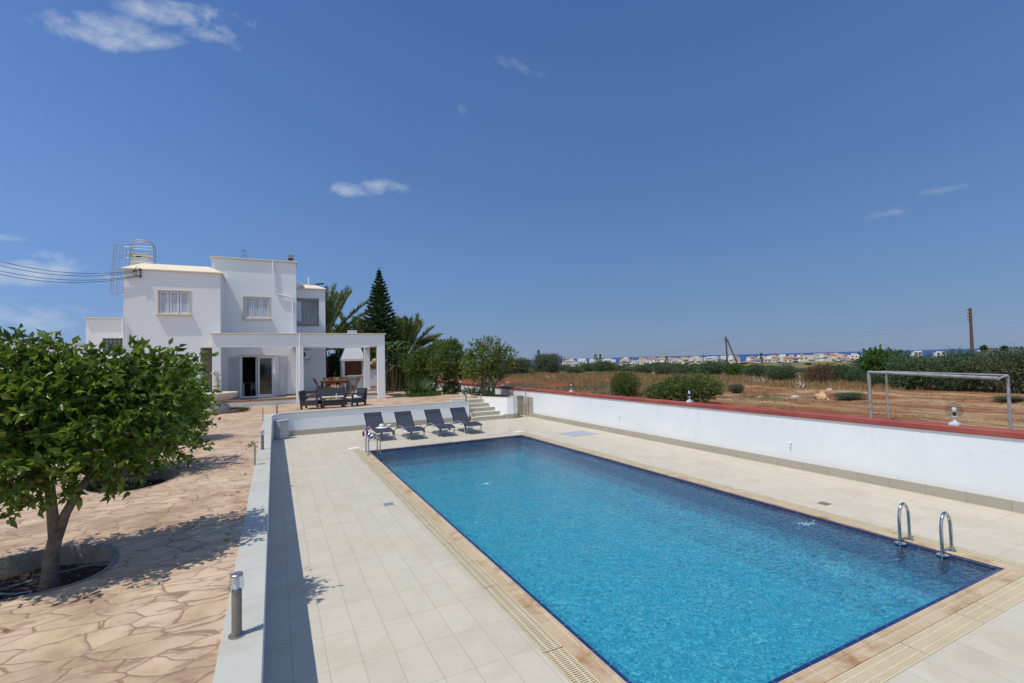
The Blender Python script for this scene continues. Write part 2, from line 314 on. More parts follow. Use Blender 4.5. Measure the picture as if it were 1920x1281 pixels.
def field_mat():
    m, t = newmat('red_field_soil_with_straw')
    g = N(t, 'ShaderNodeNewGeometry'); P = g.outputs['Position']
    mp = N(t, 'ShaderNodeMapping'); mp.inputs['Scale'].default_value = (1.0, .28, 1); mp.inputs['Rotation'].default_value = (0, 0, -1.15); t.links.new(P, mp.inputs[0])
    red = ramp(t, noise(t, P, 2.2, 8, .7), [(.3, (.16, .058, .028)), (.55, (.235, .09, .043)), (.75, (.31, .14, .072))])
    straw = ramp(t, noise(t, P, 6, 6, .7), [(.3, (.27, .18, .095)), (.7, (.43, .31, .18))])
    f = math_(t, 'MULTIPLY', math_(t, 'SUBTRACT', noise(t, mp.outputs[0], .75, 10, .72), .445, clamp=True), 8, clamp=True)
    sp = N(t, 'ShaderNodeSeparateXYZ'); t.links.new(P, sp.inputs[0])   # freshly tilled soil along the wall, no straw there
    m1 = math_(t, 'MULTIPLY', math_(t, 'SUBTRACT', sp.outputs['Y'], 31), .25, clamp=True)
    m2 = math_(t, 'MULTIPLY', math_(t, 'SUBTRACT', math_(t, 'ADD', math_(t, 'MULTIPLY', sp.outputs['Y'], .13), 24.6), sp.outputs['X']), .8, clamp=True)
    f = math_(t, 'MULTIPLY', f, math_(t, 'SUBTRACT', 1.0, math_(t, 'MULTIPLY', m1, m2)))
    col = mixc(t, f, red, straw)
    # far beyond the field: dry scrub land
    sx = N(t, 'ShaderNodeVectorMath', operation='LENGTH'); t.links.new(P, sx.inputs[0])
    far = math_(t, 'MULTIPLY', math_(t, 'SUBTRACT', sx.outputs['Value'], 80, clamp=False), .02, clamp=True)
    scrub = ramp(t, noise(t, P, .03, 6, .7), [(.35, (.07, .085, .035)), (.6, (.25, .19, .10))])
    col = mixc(t, far, col, scrub)
    finish(t, col, .95, 0, noise(t, P, 7, 8, .7), .9, .08, .1)
    return m
FIELD = field_mat()
SEA = M('sea_surface', (.012, .045, .16), (.016, .055, .18), .002, .35, world=True, spec=.25)
STRAW = leafmat('dry_straw', [(.34, .21, .10), (.50, .34, .17), (.60, .44, .25), (.40, .26, .12)], .35, .8, .1)
STRAWG = leafmat('grey_dry_weed', [(.26, .21, .14), (.40, .34, .24), (.30, .26, .15), (.20, .20, .10)], .3, .8, .1)
CLOD = M('red_soil_clods', (.24, .07, .032), (.14, .04, .02), 9, .95, bump=1, bscale=20, dist=.04)
LEAF1 = leafmat('glossy_orange_tree_leaf', [(.022, .055, .008), (.050, .11, .010), (.08, .155, .014), (.13, .215, .02), (.20, .25, .03)], .38, .34, .5)
LEAF2 = leafmat('bright_lemon_leaf', [(.08, .17, .015), (.12, .23, .02), (.17, .28, .03), (.26, .33, .04)], .35, .4, .4)
LEAF3 = leafmat('small_tree_leaf', [(.04, .085, .015), (.065, .125, .02), (.10, .16, .03), (.15, .13, .035)], .3, .5, .3)
LEAF4 = leafmat('yellow_green_leaf', [(.05, .09, .015), (.09, .14, .022), (.16, .20, .035), (.22, .22, .04)], .3, .5, .3)
OLIVE = leafmat('grey_olive_leaf', [(.075, .10, .06), (.11, .14, .085), (.15, .175, .11), (.06, .08, .045)], .2, .6, .3)
ACACIA = leafmat('blue_green_scrub_leaf', [(.055, .10, .05), (.085, .14, .07), (.12, .175, .095), (.05, .085, .035)], .2, .6, .3)
DGREEN = leafmat('dark_green_leaf', [(.022, .05, .014), (.035, .075, .02), (.05, .10, .026)], .2, .5, .3)
MGREEN = leafmat('mid_green_leaf', [(.04, .095, .015), (.06, .13, .022), (.085, .165, .03)], .25, .5, .3)
LENT = leafmat('lentisk_leaf', [(.05, .09, .022), (.075, .125, .03), (.11, .15, .035), (.17, .15, .05)], .2, .5, .3)
DEADB = leafmat('dead_brown_twigs', [(.14, .085, .055), (.20, .13, .09), (.10, .065, .045)], .1, .8, .1)
PALM = leafmat('palm_leaflet', [(.12, .18, .06), (.19, .25, .095), (.27, .32, .13)], .25, .45, .4)
ARAU = leafmat('araucaria_needle', [(.02, .055, .014), (.035, .085, .02), (.06, .12, .028)], .12, .6, .3)
BANANA = leafmat('broad_paddle_leaf', [(.03, .08, .02), (.06, .12, .03), (.16, .20, .10)], .25, .35, .5)
GRASSG = leafmat('green_tuft_leaf', [(.06, .14, .02), (.09, .18, .03), (.13, .21, .05)], .35, .5, .3)
CACT = M('cactus_skin', (.09, .15, .055), (.06, .11, .04), 8, .6, bump=.3)
# ------------------------------------------------------------------ mesh building
class MB:
    def __init__(s): s.v = []; s.f = []
    def add(s, vs, fs):
        o = len(s.v); s.v += [tuple(map(float, p)) for p in vs]; s.f += [tuple(i+o for i in q) for q in fs]; return s
    def box(s, x0, x1, y0, y1, z0, z1):
        return s.add([(x0, y0, z0), (x1, y0, z0), (x1, y1, z0), (x0, y1, z0), (x0, y0, z1), (x1, y0, z1), (x1, y1, z1), (x0, y1, z1)],
                     [(0, 3, 2, 1), (4, 5, 6, 7), (0, 1, 5, 4), (1, 2, 6, 5), (2, 3, 7, 6), (3, 0, 4, 7)])
    def cbox(s, x0, x1, y0, y1, z0, z1, c=.01):  # box with chamfered edges
        c = min(c, (x1-x0)/2.01, (y1-y0)/2.01, (z1-z0)/2.01)
        b = []
        for z, i in ((z0, c), (z0+c, 0), (z1-c, 0), (z1, c)):
            a0, a1, b0, b1 = x0+i, x1-i, y0+i, y1-i; k = c if i == 0 else c*.4
            b += [(a0+k, b0, z), (a1-k, b0, z), (a1, b0+k, z), (a1, b1-k, z), (a1-k, b1, z), (a0+k, b1, z), (a0, b1-k, z), (a0, b0+k, z)]
        f = [tuple(range(7, -1, -1)), tuple(range(24, 32))]
        for r in range(3):
            for i in range(8): f.append((r*8+i, r*8+(i+1) % 8, r*8+8+(i+1) % 8, r*8+8+i))
        return s.add(b, f)
    def bar(s, a, b, w, h, up=(0, 0, 1)):
        a, b = Vector(a), Vector(b); d = (b-a).normalized(); u = Vector(up)
        r = d.cross(u)
        if r.length < 1e-4: r = d.cross(Vector((0, 1, 0)))
        r.normalize(); u = r.cross(d).normalized(); vs = []
        for p in (a, b):
            for i, j in ((-1, -1), (1, -1), (1, 1), (-1, 1)): vs.append(p+r*(w/2*i)+u*(h/2*j))
        return s.add(vs, [(0, 3, 2, 1), (4, 5, 6, 7), (0, 1, 5, 4), (1, 2, 6, 5), (2, 3, 7, 6), (3, 0, 4, 7)])
    def tube(s, pts, r, n=8, cap=True):
        pts = [Vector(p) for p in pts]; m = len(pts); rs = r if isinstance(r, (list, tuple)) else [r]*m
        o = len(s.v); prev = None
        for i, p in enumerate(pts):
            d = (pts[min(i+1, m-1)]-pts[max(i-1, 0)]).normalized()
            if prev is None:
                u = d.cross(Vector((0, 0, 1)))
                if u.length < .01: u = d.cross(Vector((0, 1, 0)))
            else: u = prev-d*prev.dot(d)
            u.normalize(); prev = u; w_ = d.cross(u)
            for k in range(n):
                a = 2*PI*k/n; s.v.append(tuple(p+(u*math.cos(a)+w_*math.sin(a))*rs[i]))
        for i in range(m-1):
            for k in range(n): s.f.append((o+i*n+k, o+i*n+(k+1) % n, o+(i+1)*n+(k+1) % n, o+(i+1)*n+k))
        if cap: s.f.append(tuple(o+k for k in range(n-1, -1, -1))); s.f.append(tuple(o+(m-1)*n+k for k in range(n)))
        return s
    def lathe(s, prof, c=(0, 0, 0), n=24, sx=1, sy=1):
        o = len(s.v); m = len(prof)
        for r, z in prof:
            for k in range(n):
                a = 2*PI*k/n; s.v.append((c[0]+r*math.cos(a)*sx, c[1]+r*math.sin(a)*sy, c[2]+z))
        for i in range(m-1):
            for k in range(n): s.f.append((o+i*n+k, o+i*n+(k+1) % n, o+(i+1)*n+(k+1) % n, o+(i+1)*n+k))
        s.f.append(tuple(o+k for k in range(n-1, -1, -1))); s.f.append(tuple(o+(m-1)*n+k for k in range(n)))
        return s
    def prism(s, poly, z0, z1):
        n = len(poly); o = len(s.v)
        s.v += [(p[0], p[1], z0) for p in poly]+[(p[0], p[1], z1) for p in poly]
        tr = geometry.tessellate_polygon([[Vector((p[0], p[1], 0)) for p in poly]])
        ar = sum(poly[i][0]*poly[(i+1) % n][1]-poly[(i+1) % n][0]*poly[i][1] for i in range(n))
        for t in tr:
            a, b, c = t
            cr = (poly[b][0]-poly[a][0])*(poly[c][1]-poly[a][1])-(poly[b][1]-poly[a][1])*(poly[c][0]-poly[a][0])
            if cr < 0: a, b, c = a, c, b
            s.f.append((o+n+a, o+n+b, o+n+c)); s.f.append((o+a, o+c, o+b))
        for i in range(n):
            j = (i+1) % n
            s.f.append((o+i, o+j, o+n+j, o+n+i) if ar > 0 else (o+j, o+i, o+n+i, o+n+j))
        return s
    def build(s, name, mat, parent=None, org=None, smooth=False):
        v = np.array(s.v, dtype=float)
        if org is not None: v = v-np.array(org)
        me = bpy.data.meshes.new(name); me.from_pydata(v.tolist(), [], s.f)
        me.materials.append(mat)
        if smooth: me.polygons.foreach_set('use_smooth', [True]*len(me.polygons)); me.set_sharp_from_angle(angle=math.radians(40))
        me.update()
        return link(name, me, parent)
def each(name, mat, parent, makers, org=None, smooth=False):
    """several like pieces, each its own part"""
    for fn in makers:
        mb = MB(); fn(mb); mb.build(name, mat, parent, org, smooth)
def link(name, me, parent=None):
    o = bpy.data.objects.new(name, me); COL.objects.link(o)
    if parent is not None: o.parent = parent
    return o
def tag(o, label=None, cat=None, group=None, kind=None):
    if label: o['label'] = label
    if cat: o['category'] = cat
    if group: o['group'] = group
    if kind: o['kind'] = kind
    return o
def thing(name, label, cat, loc=(0, 0, 0), rz=0, group=None):
    o = bpy.data.objects.new(name, None); COL.objects.link(o); o.location = loc; o.rotation_euler = (0, 0, rz)
    o.empty_display_size = .1
    return tag(o, label, cat, group)
CH = {}
def dup(o, loc=None, rz=None, label=None, group=None, scale=None, parent=None):
    c = o.copy(); COL.objects.link(c)
    if parent is not None: c.parent = parent
    if loc is not None: c.location = loc
    if rz is not None: c.rotation_euler = (0, 0, rz)
    if scale is not None: c.scale = scale if isinstance(scale, (tuple, list)) else (scale,)*3
    if label: c['label'] = label
    if group: c['group'] = group
    for ch in o.children: dup(ch, parent=c)
    return c

# ---- foliage: many small folded leaves in one mesh
def leaves_mesh(name, C, D, L, W, mat, nrm=None, fold=.25, seed=0):
    rng = np.random.default_rng(seed); n = len(C)
    C = np.asarray(C, float); D = np.asarray(D, float); D /= np.linalg.norm(D, axis=1)[:, None]+1e-9
    L = np.broadcast_to(L, (n,))[:, None]; W = np.broadcast_to(W, (n,))[:, None]
    R = rng.normal(size=(n, 3)) if nrm is None else np.asarray(nrm, float)+rng.normal(size=(n, 3))*.35
    Sd = np.cross(D, R); Sd /= np.linalg.norm(Sd, axis=1)[:, None]+1e-9
    Up = np.cross(Sd, D)
    a = C; t = C+D*L-Up*L*.12; m = C+D*L*.48
    l = m+Sd*W/2+Up*W*fold; r = m-Sd*W/2+Up*W*fold
    V = np.stack([a, l, t, r], 1).reshape(-1, 3)
    base = (np.arange(n)*4)[:, None]
    Fs = np.concatenate([base+np.array([0, 2, 1]), base+np.array([0, 3, 2])], 1).reshape(-1, 3)
    me = bpy.data.meshes.new(name)
    me.vertices.add(len(V)); me.vertices.foreach_set('co', V.ravel())
    me.loops.add(len(Fs)*3); me.loops.foreach_set('vertex_index', Fs.ravel().astype(np.int32))
    me.polygons.add(len(Fs)); me.polygons.foreach_set('loop_start', (np.arange(len(Fs))*3).astype(np.int32))
    me.materials.append(mat); me.update(calc_edges=True); me.validate()
    return me
def lobed(rng, lobes, n, shell=.75):
    """points and outward directions through a crown made of uneven lobes (cx,cy,cz,rx,ry,rz)"""
    w_ = np.array([l[3]*l[4]+l[4]*l[5]+l[3]*l[5] for l in lobes]); w_ /= w_.sum()
    idx = rng.choice(len(lobes), n, p=w_); Lb = np.array(lobes)[idx]
    d = rng.normal(size=(n, 3)); d /= np.linalg.norm(d, axis=1)[:, None]
    rad = np.where(rng.random(n) < shell, rng.uniform(.78, 1.06, n), rng.uniform(.3, .8, n))[:, None]
    return Lb[:, :3]+d*Lb[:, 3:]*rad, d
def crown(name, lobes, ntwig, per, L, W, mat, seed=1, twig=.3, droop=.25, shell=.75, minz=None):
    rng = np.random.default_rng(seed)
    P, d = lobed(rng, lobes, ntwig, shell)
    td = d+rng.normal(size=d.shape)*.45+np.array([0, 0, .35]); td /= np.linalg.norm(td, axis=1)[:, None]
    t = rng.uniform(0, 1, (ntwig, per, 1)); ln = rng.uniform(.6, 1.3, (ntwig, 1, 1))*twig
    C = P[:, None, :]+td[:, None, :]*t*ln
    D = td[:, None, :]*.7+rng.normal(size=(ntwig, per, 3))*.65-np.array([0, 0, droop])
    C = C.reshape(-1, 3); D = D.reshape(-1, 3)
    if minz is not None:
        k = C[:, 2] > minz; C = C[k]; D = D[k]
    s = rng.uniform(.65, 1.25, len(C))
    return leaves_mesh(name, C, D, L*s, W*s, mat, seed=seed), P
def wobble(a, b, n, amp, rng):
    a, b = np.array(a, float), np.array(b, float); pts = []
    off = rng.normal(size=(n+1, 3))*amp; off[0] = 0; off[-1] = 0
    for i in range(n+1): pts.append(tuple(a+(b-a)*i/n+off[i]))
    return pts
def limbs(mb, base, tips, r0, rng, fork=.4, n=5, amp=.05):
    for tp in tips:
        pts = wobble(base, tp, n, amp, rng)
        mb.tube(pts, [r0*(1-.75*i/n) for i in range(n+1)], 7)
# ------------------------------------------------------------------ ground, sea
from mathutils import noise as mnoise
GZ = 1.05       # upper terrace level
def terr(x, y):
    d = math.hypot(x, y)
    pts = [(0, .5), (90, .5), (150, -.3), (600, -7), (1200, -14.5), (2500, -37.5), (3000, -44), (1e6, -60)]
    for (a, za), (b, zb) in zip(pts, pts[1:]):
        if d <= b: z = za+(zb-za)*(d-a)/(b-a); break
    if d < 120: z += .10*mnoise.noise(Vector((x*.22, y*.22, 0)))+.05*mnoise.noise(Vector((x*1.1, y*1.1, 3)))
    else: z += min((d-120)/400, 1)*2.0*mnoise.noise(Vector((x*.006, y*.006, 1)))
    b1 = abs((x-34)*.94-(y-40)*.10)          # low bank of tilled soil in front of the scrub
    if y < 90 and b1 < 2.2: z += .30*math.cos(b1/2.2*PI/2)**2
    return z
xs = [-1500, -900, -500, -300, -150, -80, -50, -32, -31, -10, 5, 12.96, 13.04]+[13.5+.7*i for i in range(42)]+[44, 46, 49, 53, 58, 65, 75, 90, 110, 140, 180, 240, 320, 430, 560, 740, 980, 1300, 1700, 2200, 2700, 3200, 4200]
ys = [-900, -400, -150, -60, -20, -8, -7]+[-6+1.0*i for i in range(58)]+[54, 56, 59, 62, 66, 70, 75, 82, 90, 100, 115, 135, 160, 190, 240, 300, 380, 480, 600, 760, 960, 1200, 1500, 1900, 2400, 2900, 3400, 4400]
V, Fc = [], []
for y in ys:
    for x in xs:
        z = terr(x, y)
        if -32 < x < 13 and -8 < y < 62: z = -2.7
        V.append((x, y, z))
nx = len(xs)
for j in range(len(ys)-1):
    for i in range(nx-1): Fc.append((j*nx+i, j*nx+i+1, (j+1)*nx+i+1, (j+1)*nx+i))
mb = MB(); mb.v = V; mb.f = Fc
tag(mb.build('ground', FIELD, smooth=True), kind='structure')
mb = MB(); mb.add([(-90000, -90000, -40), (90000, -90000, -40), (90000, 90000, -40), (-90000, 90000, -40)], [(0, 1, 2, 3)])
tag(mb.build('sea', SEA), kind='structure')

# ------------------------------------------------------------------ pool terrace
PX0, PX1, PY0, PY1 = 3.10, 9.42, 3.17, 18.17     # water edge
CW, GW = .225, .27                                # coping and grate widths
gx0, gx1, gy0 = PX0-CW-GW, PX1+CW+GW, PY0-CW-GW
GL0, GL1 = gy0, 19.02                             # grate run along the sides
mb = MB(); z0, z1 = -.25, 0.0
mb.box(-.12, gx0, -8, 24.6, z0, z1); mb.box(gx1, 13.0, -8, 24.7, z0, z1)
mb.box(gx0, gx1, -8, gy0, z0, z1); mb.box(gx0, gx1, PY1+CW, 24.6, z0, z1) if False else None
mb.box(gx0, gx0+GW, GL1+.27, 24.6, z0, z1); mb.box(gx1-GW, gx1, GL1+.27, 24.6, z0, z1)
mb.box(gx0+GW, gx1-GW, PY1+CW, 24.6, z0, z1)
tag(mb.build('pool_deck', DECK), kind='structure')
mb = MB()
mb.cbox(PX0-CW, PX0-.02, PY0-CW, PY1+CW, -.3, .006, .006); mb.cbox(PX1+.02, PX1+CW, PY0-CW, PY1+CW, -.3, .006, .006)
mb.cbox(PX0-.02, PX1+.02, PY0-CW, PY0-.02, -.3, .006, .006); mb.cbox(PX0-.02, PX1+.02, PY1+.02, PY1+CW, -.3, .006, .006)
# raised bullnose lip beside the water
for a, b, c, d in ((PX0-.085, PX0-.02, PY0-.08, PY1+.08), (PX1+.02, PX1+.085, PY0-.08, PY1+.08)):
    mb.cbox(a, b, c, d, -.02, .016, .006)
for c, d in ((PY0-.085, PY0-.02), (PY1+.02, PY1+.085)): mb.cbox(PX0-.02, PX1+.02, c, d, -.02, .016, .006)
tag(mb.build('pool_coping', COPING), kind='structure')
mb = MB(); t = .045
for a, b, c, d in ((PX0-.018, PX0+t, PY0-.018, PY1+.018), (PX1-t, PX1+.018, PY0-.018, PY1+.018), (PX0+t, PX1-t, PY0-.018, PY0+t), (PX0+t, PX1-t, PY1-t, PY1+.018)):
    mb.cbox(a, b, c, d, -.10, -.004, .004)
tag(mb.build('pool_edge_trim', POOLTRIM), kind='structure')
mb = MB(); D1 = -.92
a, b, c, d = PX0+t-.01, PX1-t+.01, PY0+t-.01, PY1-t+.01
mb.add([(a-.02, c-.02, -.12), (b+.02, c-.02, -.12), (b+.02, d+.02, -.12), (a-.02, d+.02, -.12), (a, c, D1), (b, c, D1), (b, d, D1), (a, d, D1)], [(0, 1, 5, 4), (1, 2, 6, 5), (2, 3, 7, 6), (3, 0, 4, 7)])
cove = [(0.004, -.10), (.03, -.45), (.13, -.66), (.32, -.80), (.62, -.87), (1.0, -.915)]
rings = [[(a+i, c+i, z), (b-i, c+i, z), (b-i, d-i, z), (a+i, d-i, z)] for i, z in cove]
tag(mb.build('pool_wall', POOLW), kind='structure')
mb = MB()
for r0, r1 in zip(rings, rings[1:]):
    o = len(mb.v); mb.v += r0+r1
    for i in range(4): j = (i+1) % 4; mb.f.append((o+j, o+i, o+4+i, o+4+j))
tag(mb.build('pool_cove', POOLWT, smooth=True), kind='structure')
mb = MB(); mb.box(a+.01, b-.01, d-.012, d-.001, -.30, -.275)
tag(mb.build('pool_wall_stripe', POOLN), kind='structure')
mb = MB(); mb.add([(a, c, D1), (b, c, D1), (b, d, D1), (a, d, D1)], [(0, 1, 2, 3)])
tag(mb.build('pool_floor', POOLF), kind='structure')
mb = MB(); mb.add([(a, c, -.016), (b, c, -.016), (b, d, -.016), (a, d, -.016)], [(0, 1, 2, 3)])
tag(mb.build('water', WATER), kind='structure')
# channel under the grates
mb = MB()
mb.box(gx0, gx0+GW, GL0, GL1, -.2, -.05); mb.box(gx1-GW, gx1, GL0, GL1, -.2, -.05); mb.box(gx0+GW, gx1-GW, gy0, gy0+GW, -.2, -.05)
tag(mb.build('drain_channel', M('stained_channel', (.26, .13, .05), (.18, .08, .03), 6, .8)), kind='structure')
GRATE = M('cream_plastic_grate', (.66, .57, .38), (.60, .50, .32), 3, .45)
def grate(x0, x1, y0, y1, along, label):
    mb = MB(); g = .006; x0 += g; x1 -= g; y0 += g; y1 -= g
    if along == 'y':
        n = int((y1-y0)/.030); p = (y1-y0)/n
        for i in range(n): mb.box(x0, x1, y0+i*p, y0+i*p+.0155, -.028, -.003)
        for f in (.0, .29, .69, .955): mb.box(x0+(x1-x0)*f, x0+(x1-x0)*f+.012, y0, y1, -.03, -.0015)
    else:
        n = int((x1-x0)/.030); p = (x1-x0)/n
        for i in range(n): mb.box(x0+i*p, x0+i*p+.0155, y0, y1, -.028, -.003)
        for f in (.0, .29, .69, .955): mb.box(x0, x1, y0+(y1-y0)*f, y0+(y1-y0)*f+.012, -.03, -.0015)
    tag(mb.build('drain_grate', GRATE), label, 'drain grate', 'overflow grates round the pool')
cuts = [GL0, 4.67, 6.37, 8.19, 9.95, 11.7, 13.45, 15.2, 16.95, GL1]
for p, q in zip(cuts, cuts[1:]):
    grate(gx0, gx0+GW, p, q, 'y', 'cream slatted overflow grate section along the left long edge of the pool')
    grate(gx1-GW, gx1, p, q, 'y', 'cream slatted overflow grate section along the far right long edge of the pool')
cx_ = [gx0+GW, 4.55, 6.14, 7.40, 7.92, gx1-GW]
for p, q in zip(cx_, cx_[1:]): grate(p, q, gy0, gy0+GW, 'x', 'cream slatted overflow grate section along the short near edge of the pool')
for x0, x1, lab in ((gx0-.09, gx0+GW+.02, 'white square cover plate at the far left corner of the pool, behind the ladder'), (gx1-GW-.02, gx1+.09, 'white square cover plate at the far right corner of the pool')):
    mb = MB(); mb.cbox(x0, x1, GL1-.0, GL1+.262, -.02, .008, .004); tag(mb.build('corner_plate', M('white_plate', (.78, .76, .68), None, rough=.5)), lab, 'cover plate')
def flat(name, pts, z, mat, label, cat):
    mb = MB(); mb.prism(pts, z-.01, z); return tag(mb.build(name, mat), label, cat)
flat('access_hatch', [(10.93, 16.5), (12.22, 16.6), (12.22, 17.75), (10.93, 17.65)], .008, M('grey_hatch', (.34, .37, .42), (.30, .33, .38), 5, .5), 'large grey access hatch flush in the deck near the long white wall', 'hatch')
flat('floor_drain', [(2.21, 11.02), (2.42, 11.02), (2.42, 11.24), (2.21, 11.24)], .006, M('blue_grey_drain', (.22, .28, .36), (.15, .2, .27), 30, .4), 'small blue grey square drain in the paving left of the pool', 'drain')
flat('floor_drain', [(10.3, 6.15), (10.5, 6.15), (10.5, 6.35), (10.3, 6.35)], .006, M('brown_drain', (.18, .15, .12), (.12, .1, .08), 30, .5), 'small dark square drain on the deck right of the pool near the ladder', 'drain')
mb = MB()
for a_, b_ in (((8.15, 18.95), (9.3, 19.05)), ((9.3, 19.05), (10.0, 20.5))): mb.bar((a_[0], a_[1], .003), (b_[0], b_[1], .003), .02, .006)
tag(mb.build('deck_hatch_frame', M('rusty_edge', (.25, .20, .15), None, rough=.8)), 'thin outline of a tiled cover in the deck beside the right lounger', 'hatch frame')

# ------------------------------------------------------------------ upper terrace paving with planting holes
def smoothloop(pts, it=2):
    p = [Vector((q[0], q[1])) for q in pts]
    for _ in range(it):
        r = []
        for i in range(len(p)):
            a, b = p[i], p[(i+1) % len(p)]; r += [a*.75+b*.25, a*.25+b*.75]
        p = r
    return p
hA = smoothloop([onz(u, v, GZ)[:2] for u, v in ((232, 1044), (180, 1086), (60, 1118), (-60, 1140), (-210, 1130), (-190, 1075), (0, 1046), (120, 1022), (205, 1018))])
hB = smoothloop([onz(u, v, GZ)[:2] for u, v in ((340, 893), (300, 910), (230, 925), (150, 926), (150, 905), (200, 886), (290, 880), (335, 884))])
cAr = (2.2*0-2.35, 26.9)
outer = [(-31, -7), (-.34, -7), (-.34, 23.0), (-.24, 23.7), (.05, 24.15), (.6, 24.38), (1.3, 24.42), (9.3, 24.5), (9.45, 25.45), (10.55, 25.45), (10.75, 28.3), (11.4, 34), (12.3, 39.9), (12.85, 44), (12.85, 61), (-31, 61)]
def inside(p, poly):
    c = False; n = len(poly)
    for i in range(n):
        a, b = poly[i], poly[i-1]
        if (a[1] > p[1]) != (b[1] > p[1]) and p[0] < (b[0]-a[0])*(p[1]-a[1])/(b[1]-a[1])+a[0]: c = not c
    return c
vs = [Vector(p) for p in outer]; ed = [(i, (i+1) % len(outer)) for i in range(len(outer))]
for h in (hA, hB):
    o = len(vs); vs += h; ed += [(o+i, o+(i+1) % len(h)) for i in range(len(h))]
rv, re, rf, *_ = geometry.delaunay_2d_cdt(vs, ed, [], 0, 1e-5)
mb = MB(); ff = []
for f in rf:
    c = sum((rv[i] for i in f), Vector((0, 0)))/len(f)
    if inside(c, outer) and not inside(c, hA) and not inside(c, hB):
        a, b, c2 = [rv[i] for i in f[:3]]
        ff.append(tuple(f) if (b-a).cross(c2-a) > 0 else tuple(reversed(f)))
mb.add([(p[0], p[1], GZ) for p in rv], ff)
tag(mb.build('patio_paving', PATIO), kind='structure')
CONC = M('rough_concrete_rim', (.27, .24, .21), (.17, .15, .13), 5, .9, bump=.6)
def treebed(h, label, depth=.2):
    c = sum(h, Vector((0, 0)))/len(h); t = thing('tree_bed', label, 'tree bed', (c.x, c.y, GZ-depth))
    mb = MB(); n = len(h); inn = [q+(c-q).normalized()*.05 for q in h]
    v = [(p.x, p.y, GZ+.004) for p in h]+[(p.x, p.y, GZ+.004) for p in inn]+[(p.x, p.y, GZ-.35) for p in inn]
    f = []
    ccw = sum(h[i].cross(h[(i+1) % n]) for i in range(n)) > 0
    for i in range(n):
        j = (i+1) % n
        for q in ((i, j, n+j, n+i), (n+i, n+j, 2*n+j, 2*n+i)): f.append(q if ccw else tuple(reversed(q)))
    mb.add(v, f); mb.build('rim', CONC, t, t.location)
    mb = MB(); rng = np.random.default_rng(3); K = 40
    g = []; fs = []
    bb = [min(p.x for p in h), max(p.x for p in h), min(p.y for p in h), max(p.y for p in h)]
    for j in range(K+1):
        for i in range(K+1):
            x = bb[0]+(bb[1]-bb[0])*i/K; y = bb[2]+(bb[3]-bb[2])*j/K
            g.append((x, y, GZ-depth+.06*mnoise.noise(Vector((x*4, y*4, 0)))+.03*mnoise.noise(Vector((x*15, y*15, 0)))))
    for j in range(K):
        for i in range(K):
            cc = ((g[j*(K+1)+i][0]+g[(j+1)*(K+1)+i+1][0])/2, (g[j*(K+1)+i][1]+g[(j+1)*(K+1)+i+1][1])/2)
            if inside(cc, h): fs.append((j*(K+1)+i, j*(K+1)+i+1, (j+1)*(K+1)+i+1, (j+1)*(K+1)+i))
    mb.add(g, fs); mb.build('soil', SOIL, t, t.location, smooth=True)
    return t
treebed(hA, 'sunken oval soil bed round the trunk of the large near tree', .22)
treebed(hB, 'sunken oval bed with grass tufts round the second tree', .2)
mb = MB()
bed = [(10.62, 25.45), (12.15, 24.63), (12.88, 24.63), (12.88, 44), (12.3, 39.9), (11.45, 34), (10.82, 28.3)]
mb.prism(bed, .6, GZ-.02); tag(mb.build('garden_soil', M('reddish_bed_soil', (.24, .13, .08), (.15, .08, .05), 5, .95, bump=1, bscale=25, dist=.05)), kind='structure')
mb = MB()
kp = [(10.6, 25.5), (10.75, 28.3), (11.4, 34), (12.25, 39.9)]
for p, q in zip(kp, kp[1:]): mb.bar((p[0], p[1], GZ+.03), (q[0], q[1], GZ+.03), .12, .16)
tag(mb.build('bed_kerb', CREAM), 'low cream kerb edging the long garden bed by the boundary wall', 'kerb')

# ------------------------------------------------------------------ low retaining wall round the pool terrace
inn = [(-.115, -7), (-.115, 22.9), (-.05, 23.4), (.10, 23.75), (.32, 24.0), (.62, 24.12), (1.1, 24.15), (9.42, 24.26)]
outp = [(-.36, -7), (-.36, 23.0), (-.27, 23.70), (.03, 24.2), (.55, 24.42), (1.2, 24.46), (9.42, 24.58)]
def offs(p, d):  # widen the coping slightly beyond the wall faces
    return p
t = thing('retaining_wall', 'low white wall with pale slab top curving round the pool terrace', 'low wall', (0, 12, 0))
mb = MB(); mb.prism(inn+outp[::-1], 0.0, GZ-.035); mb.build('wall', WHITE, t, t.location)
ci = [(-.09, -7), (-.09, 22.9), (-.03, 23.38), (.125, 23.72), (.34, 23.97), (.63, 24.09), (1.1, 24.12), (9.43, 24.23)]
co = [(-.385, -7), (-.385, 23.0), (-.29, 23.72), (.02, 24.2), (.55, 24.45), (1.2, 24.49), (9.43, 24.61)]
mb = MB(); mb.prism(ci+co[::-1], GZ-.033, GZ+.012); mb.build('coping_slab', CAPTILE, t, t.location)
sk_i = [(.62, 24.12), (1.1, 24.15), (9.42, 24.26)]; 
mb = MB(); mb.prism([(.40, 24.035), (.63, 24.106), (1.1, 24.135), (9.42, 24.245), (9.42, 24.258), (1.1, 24.148), (.62, 24.118), (.40, 24.047)], 0.002, .235)
mb.build('skirting', SKIRT, t, t.location)
t = thing('low_wall_stub', 'short white wall stub on the terrace beside the stairs', 'low wall', (9.0, 24.9, GZ))
mb = MB(); mb.cbox(8.55, 9.44, 24.66, 24.82, GZ-.1, GZ+.11, .01); mb.build('wall', WHITE, t, t.location)
mb = MB(); mb.cbox(8.53, 9.46, 24.64, 24.84, GZ+.112, GZ+.13, .005); mb.build('coping', CREAM, t, t.location)

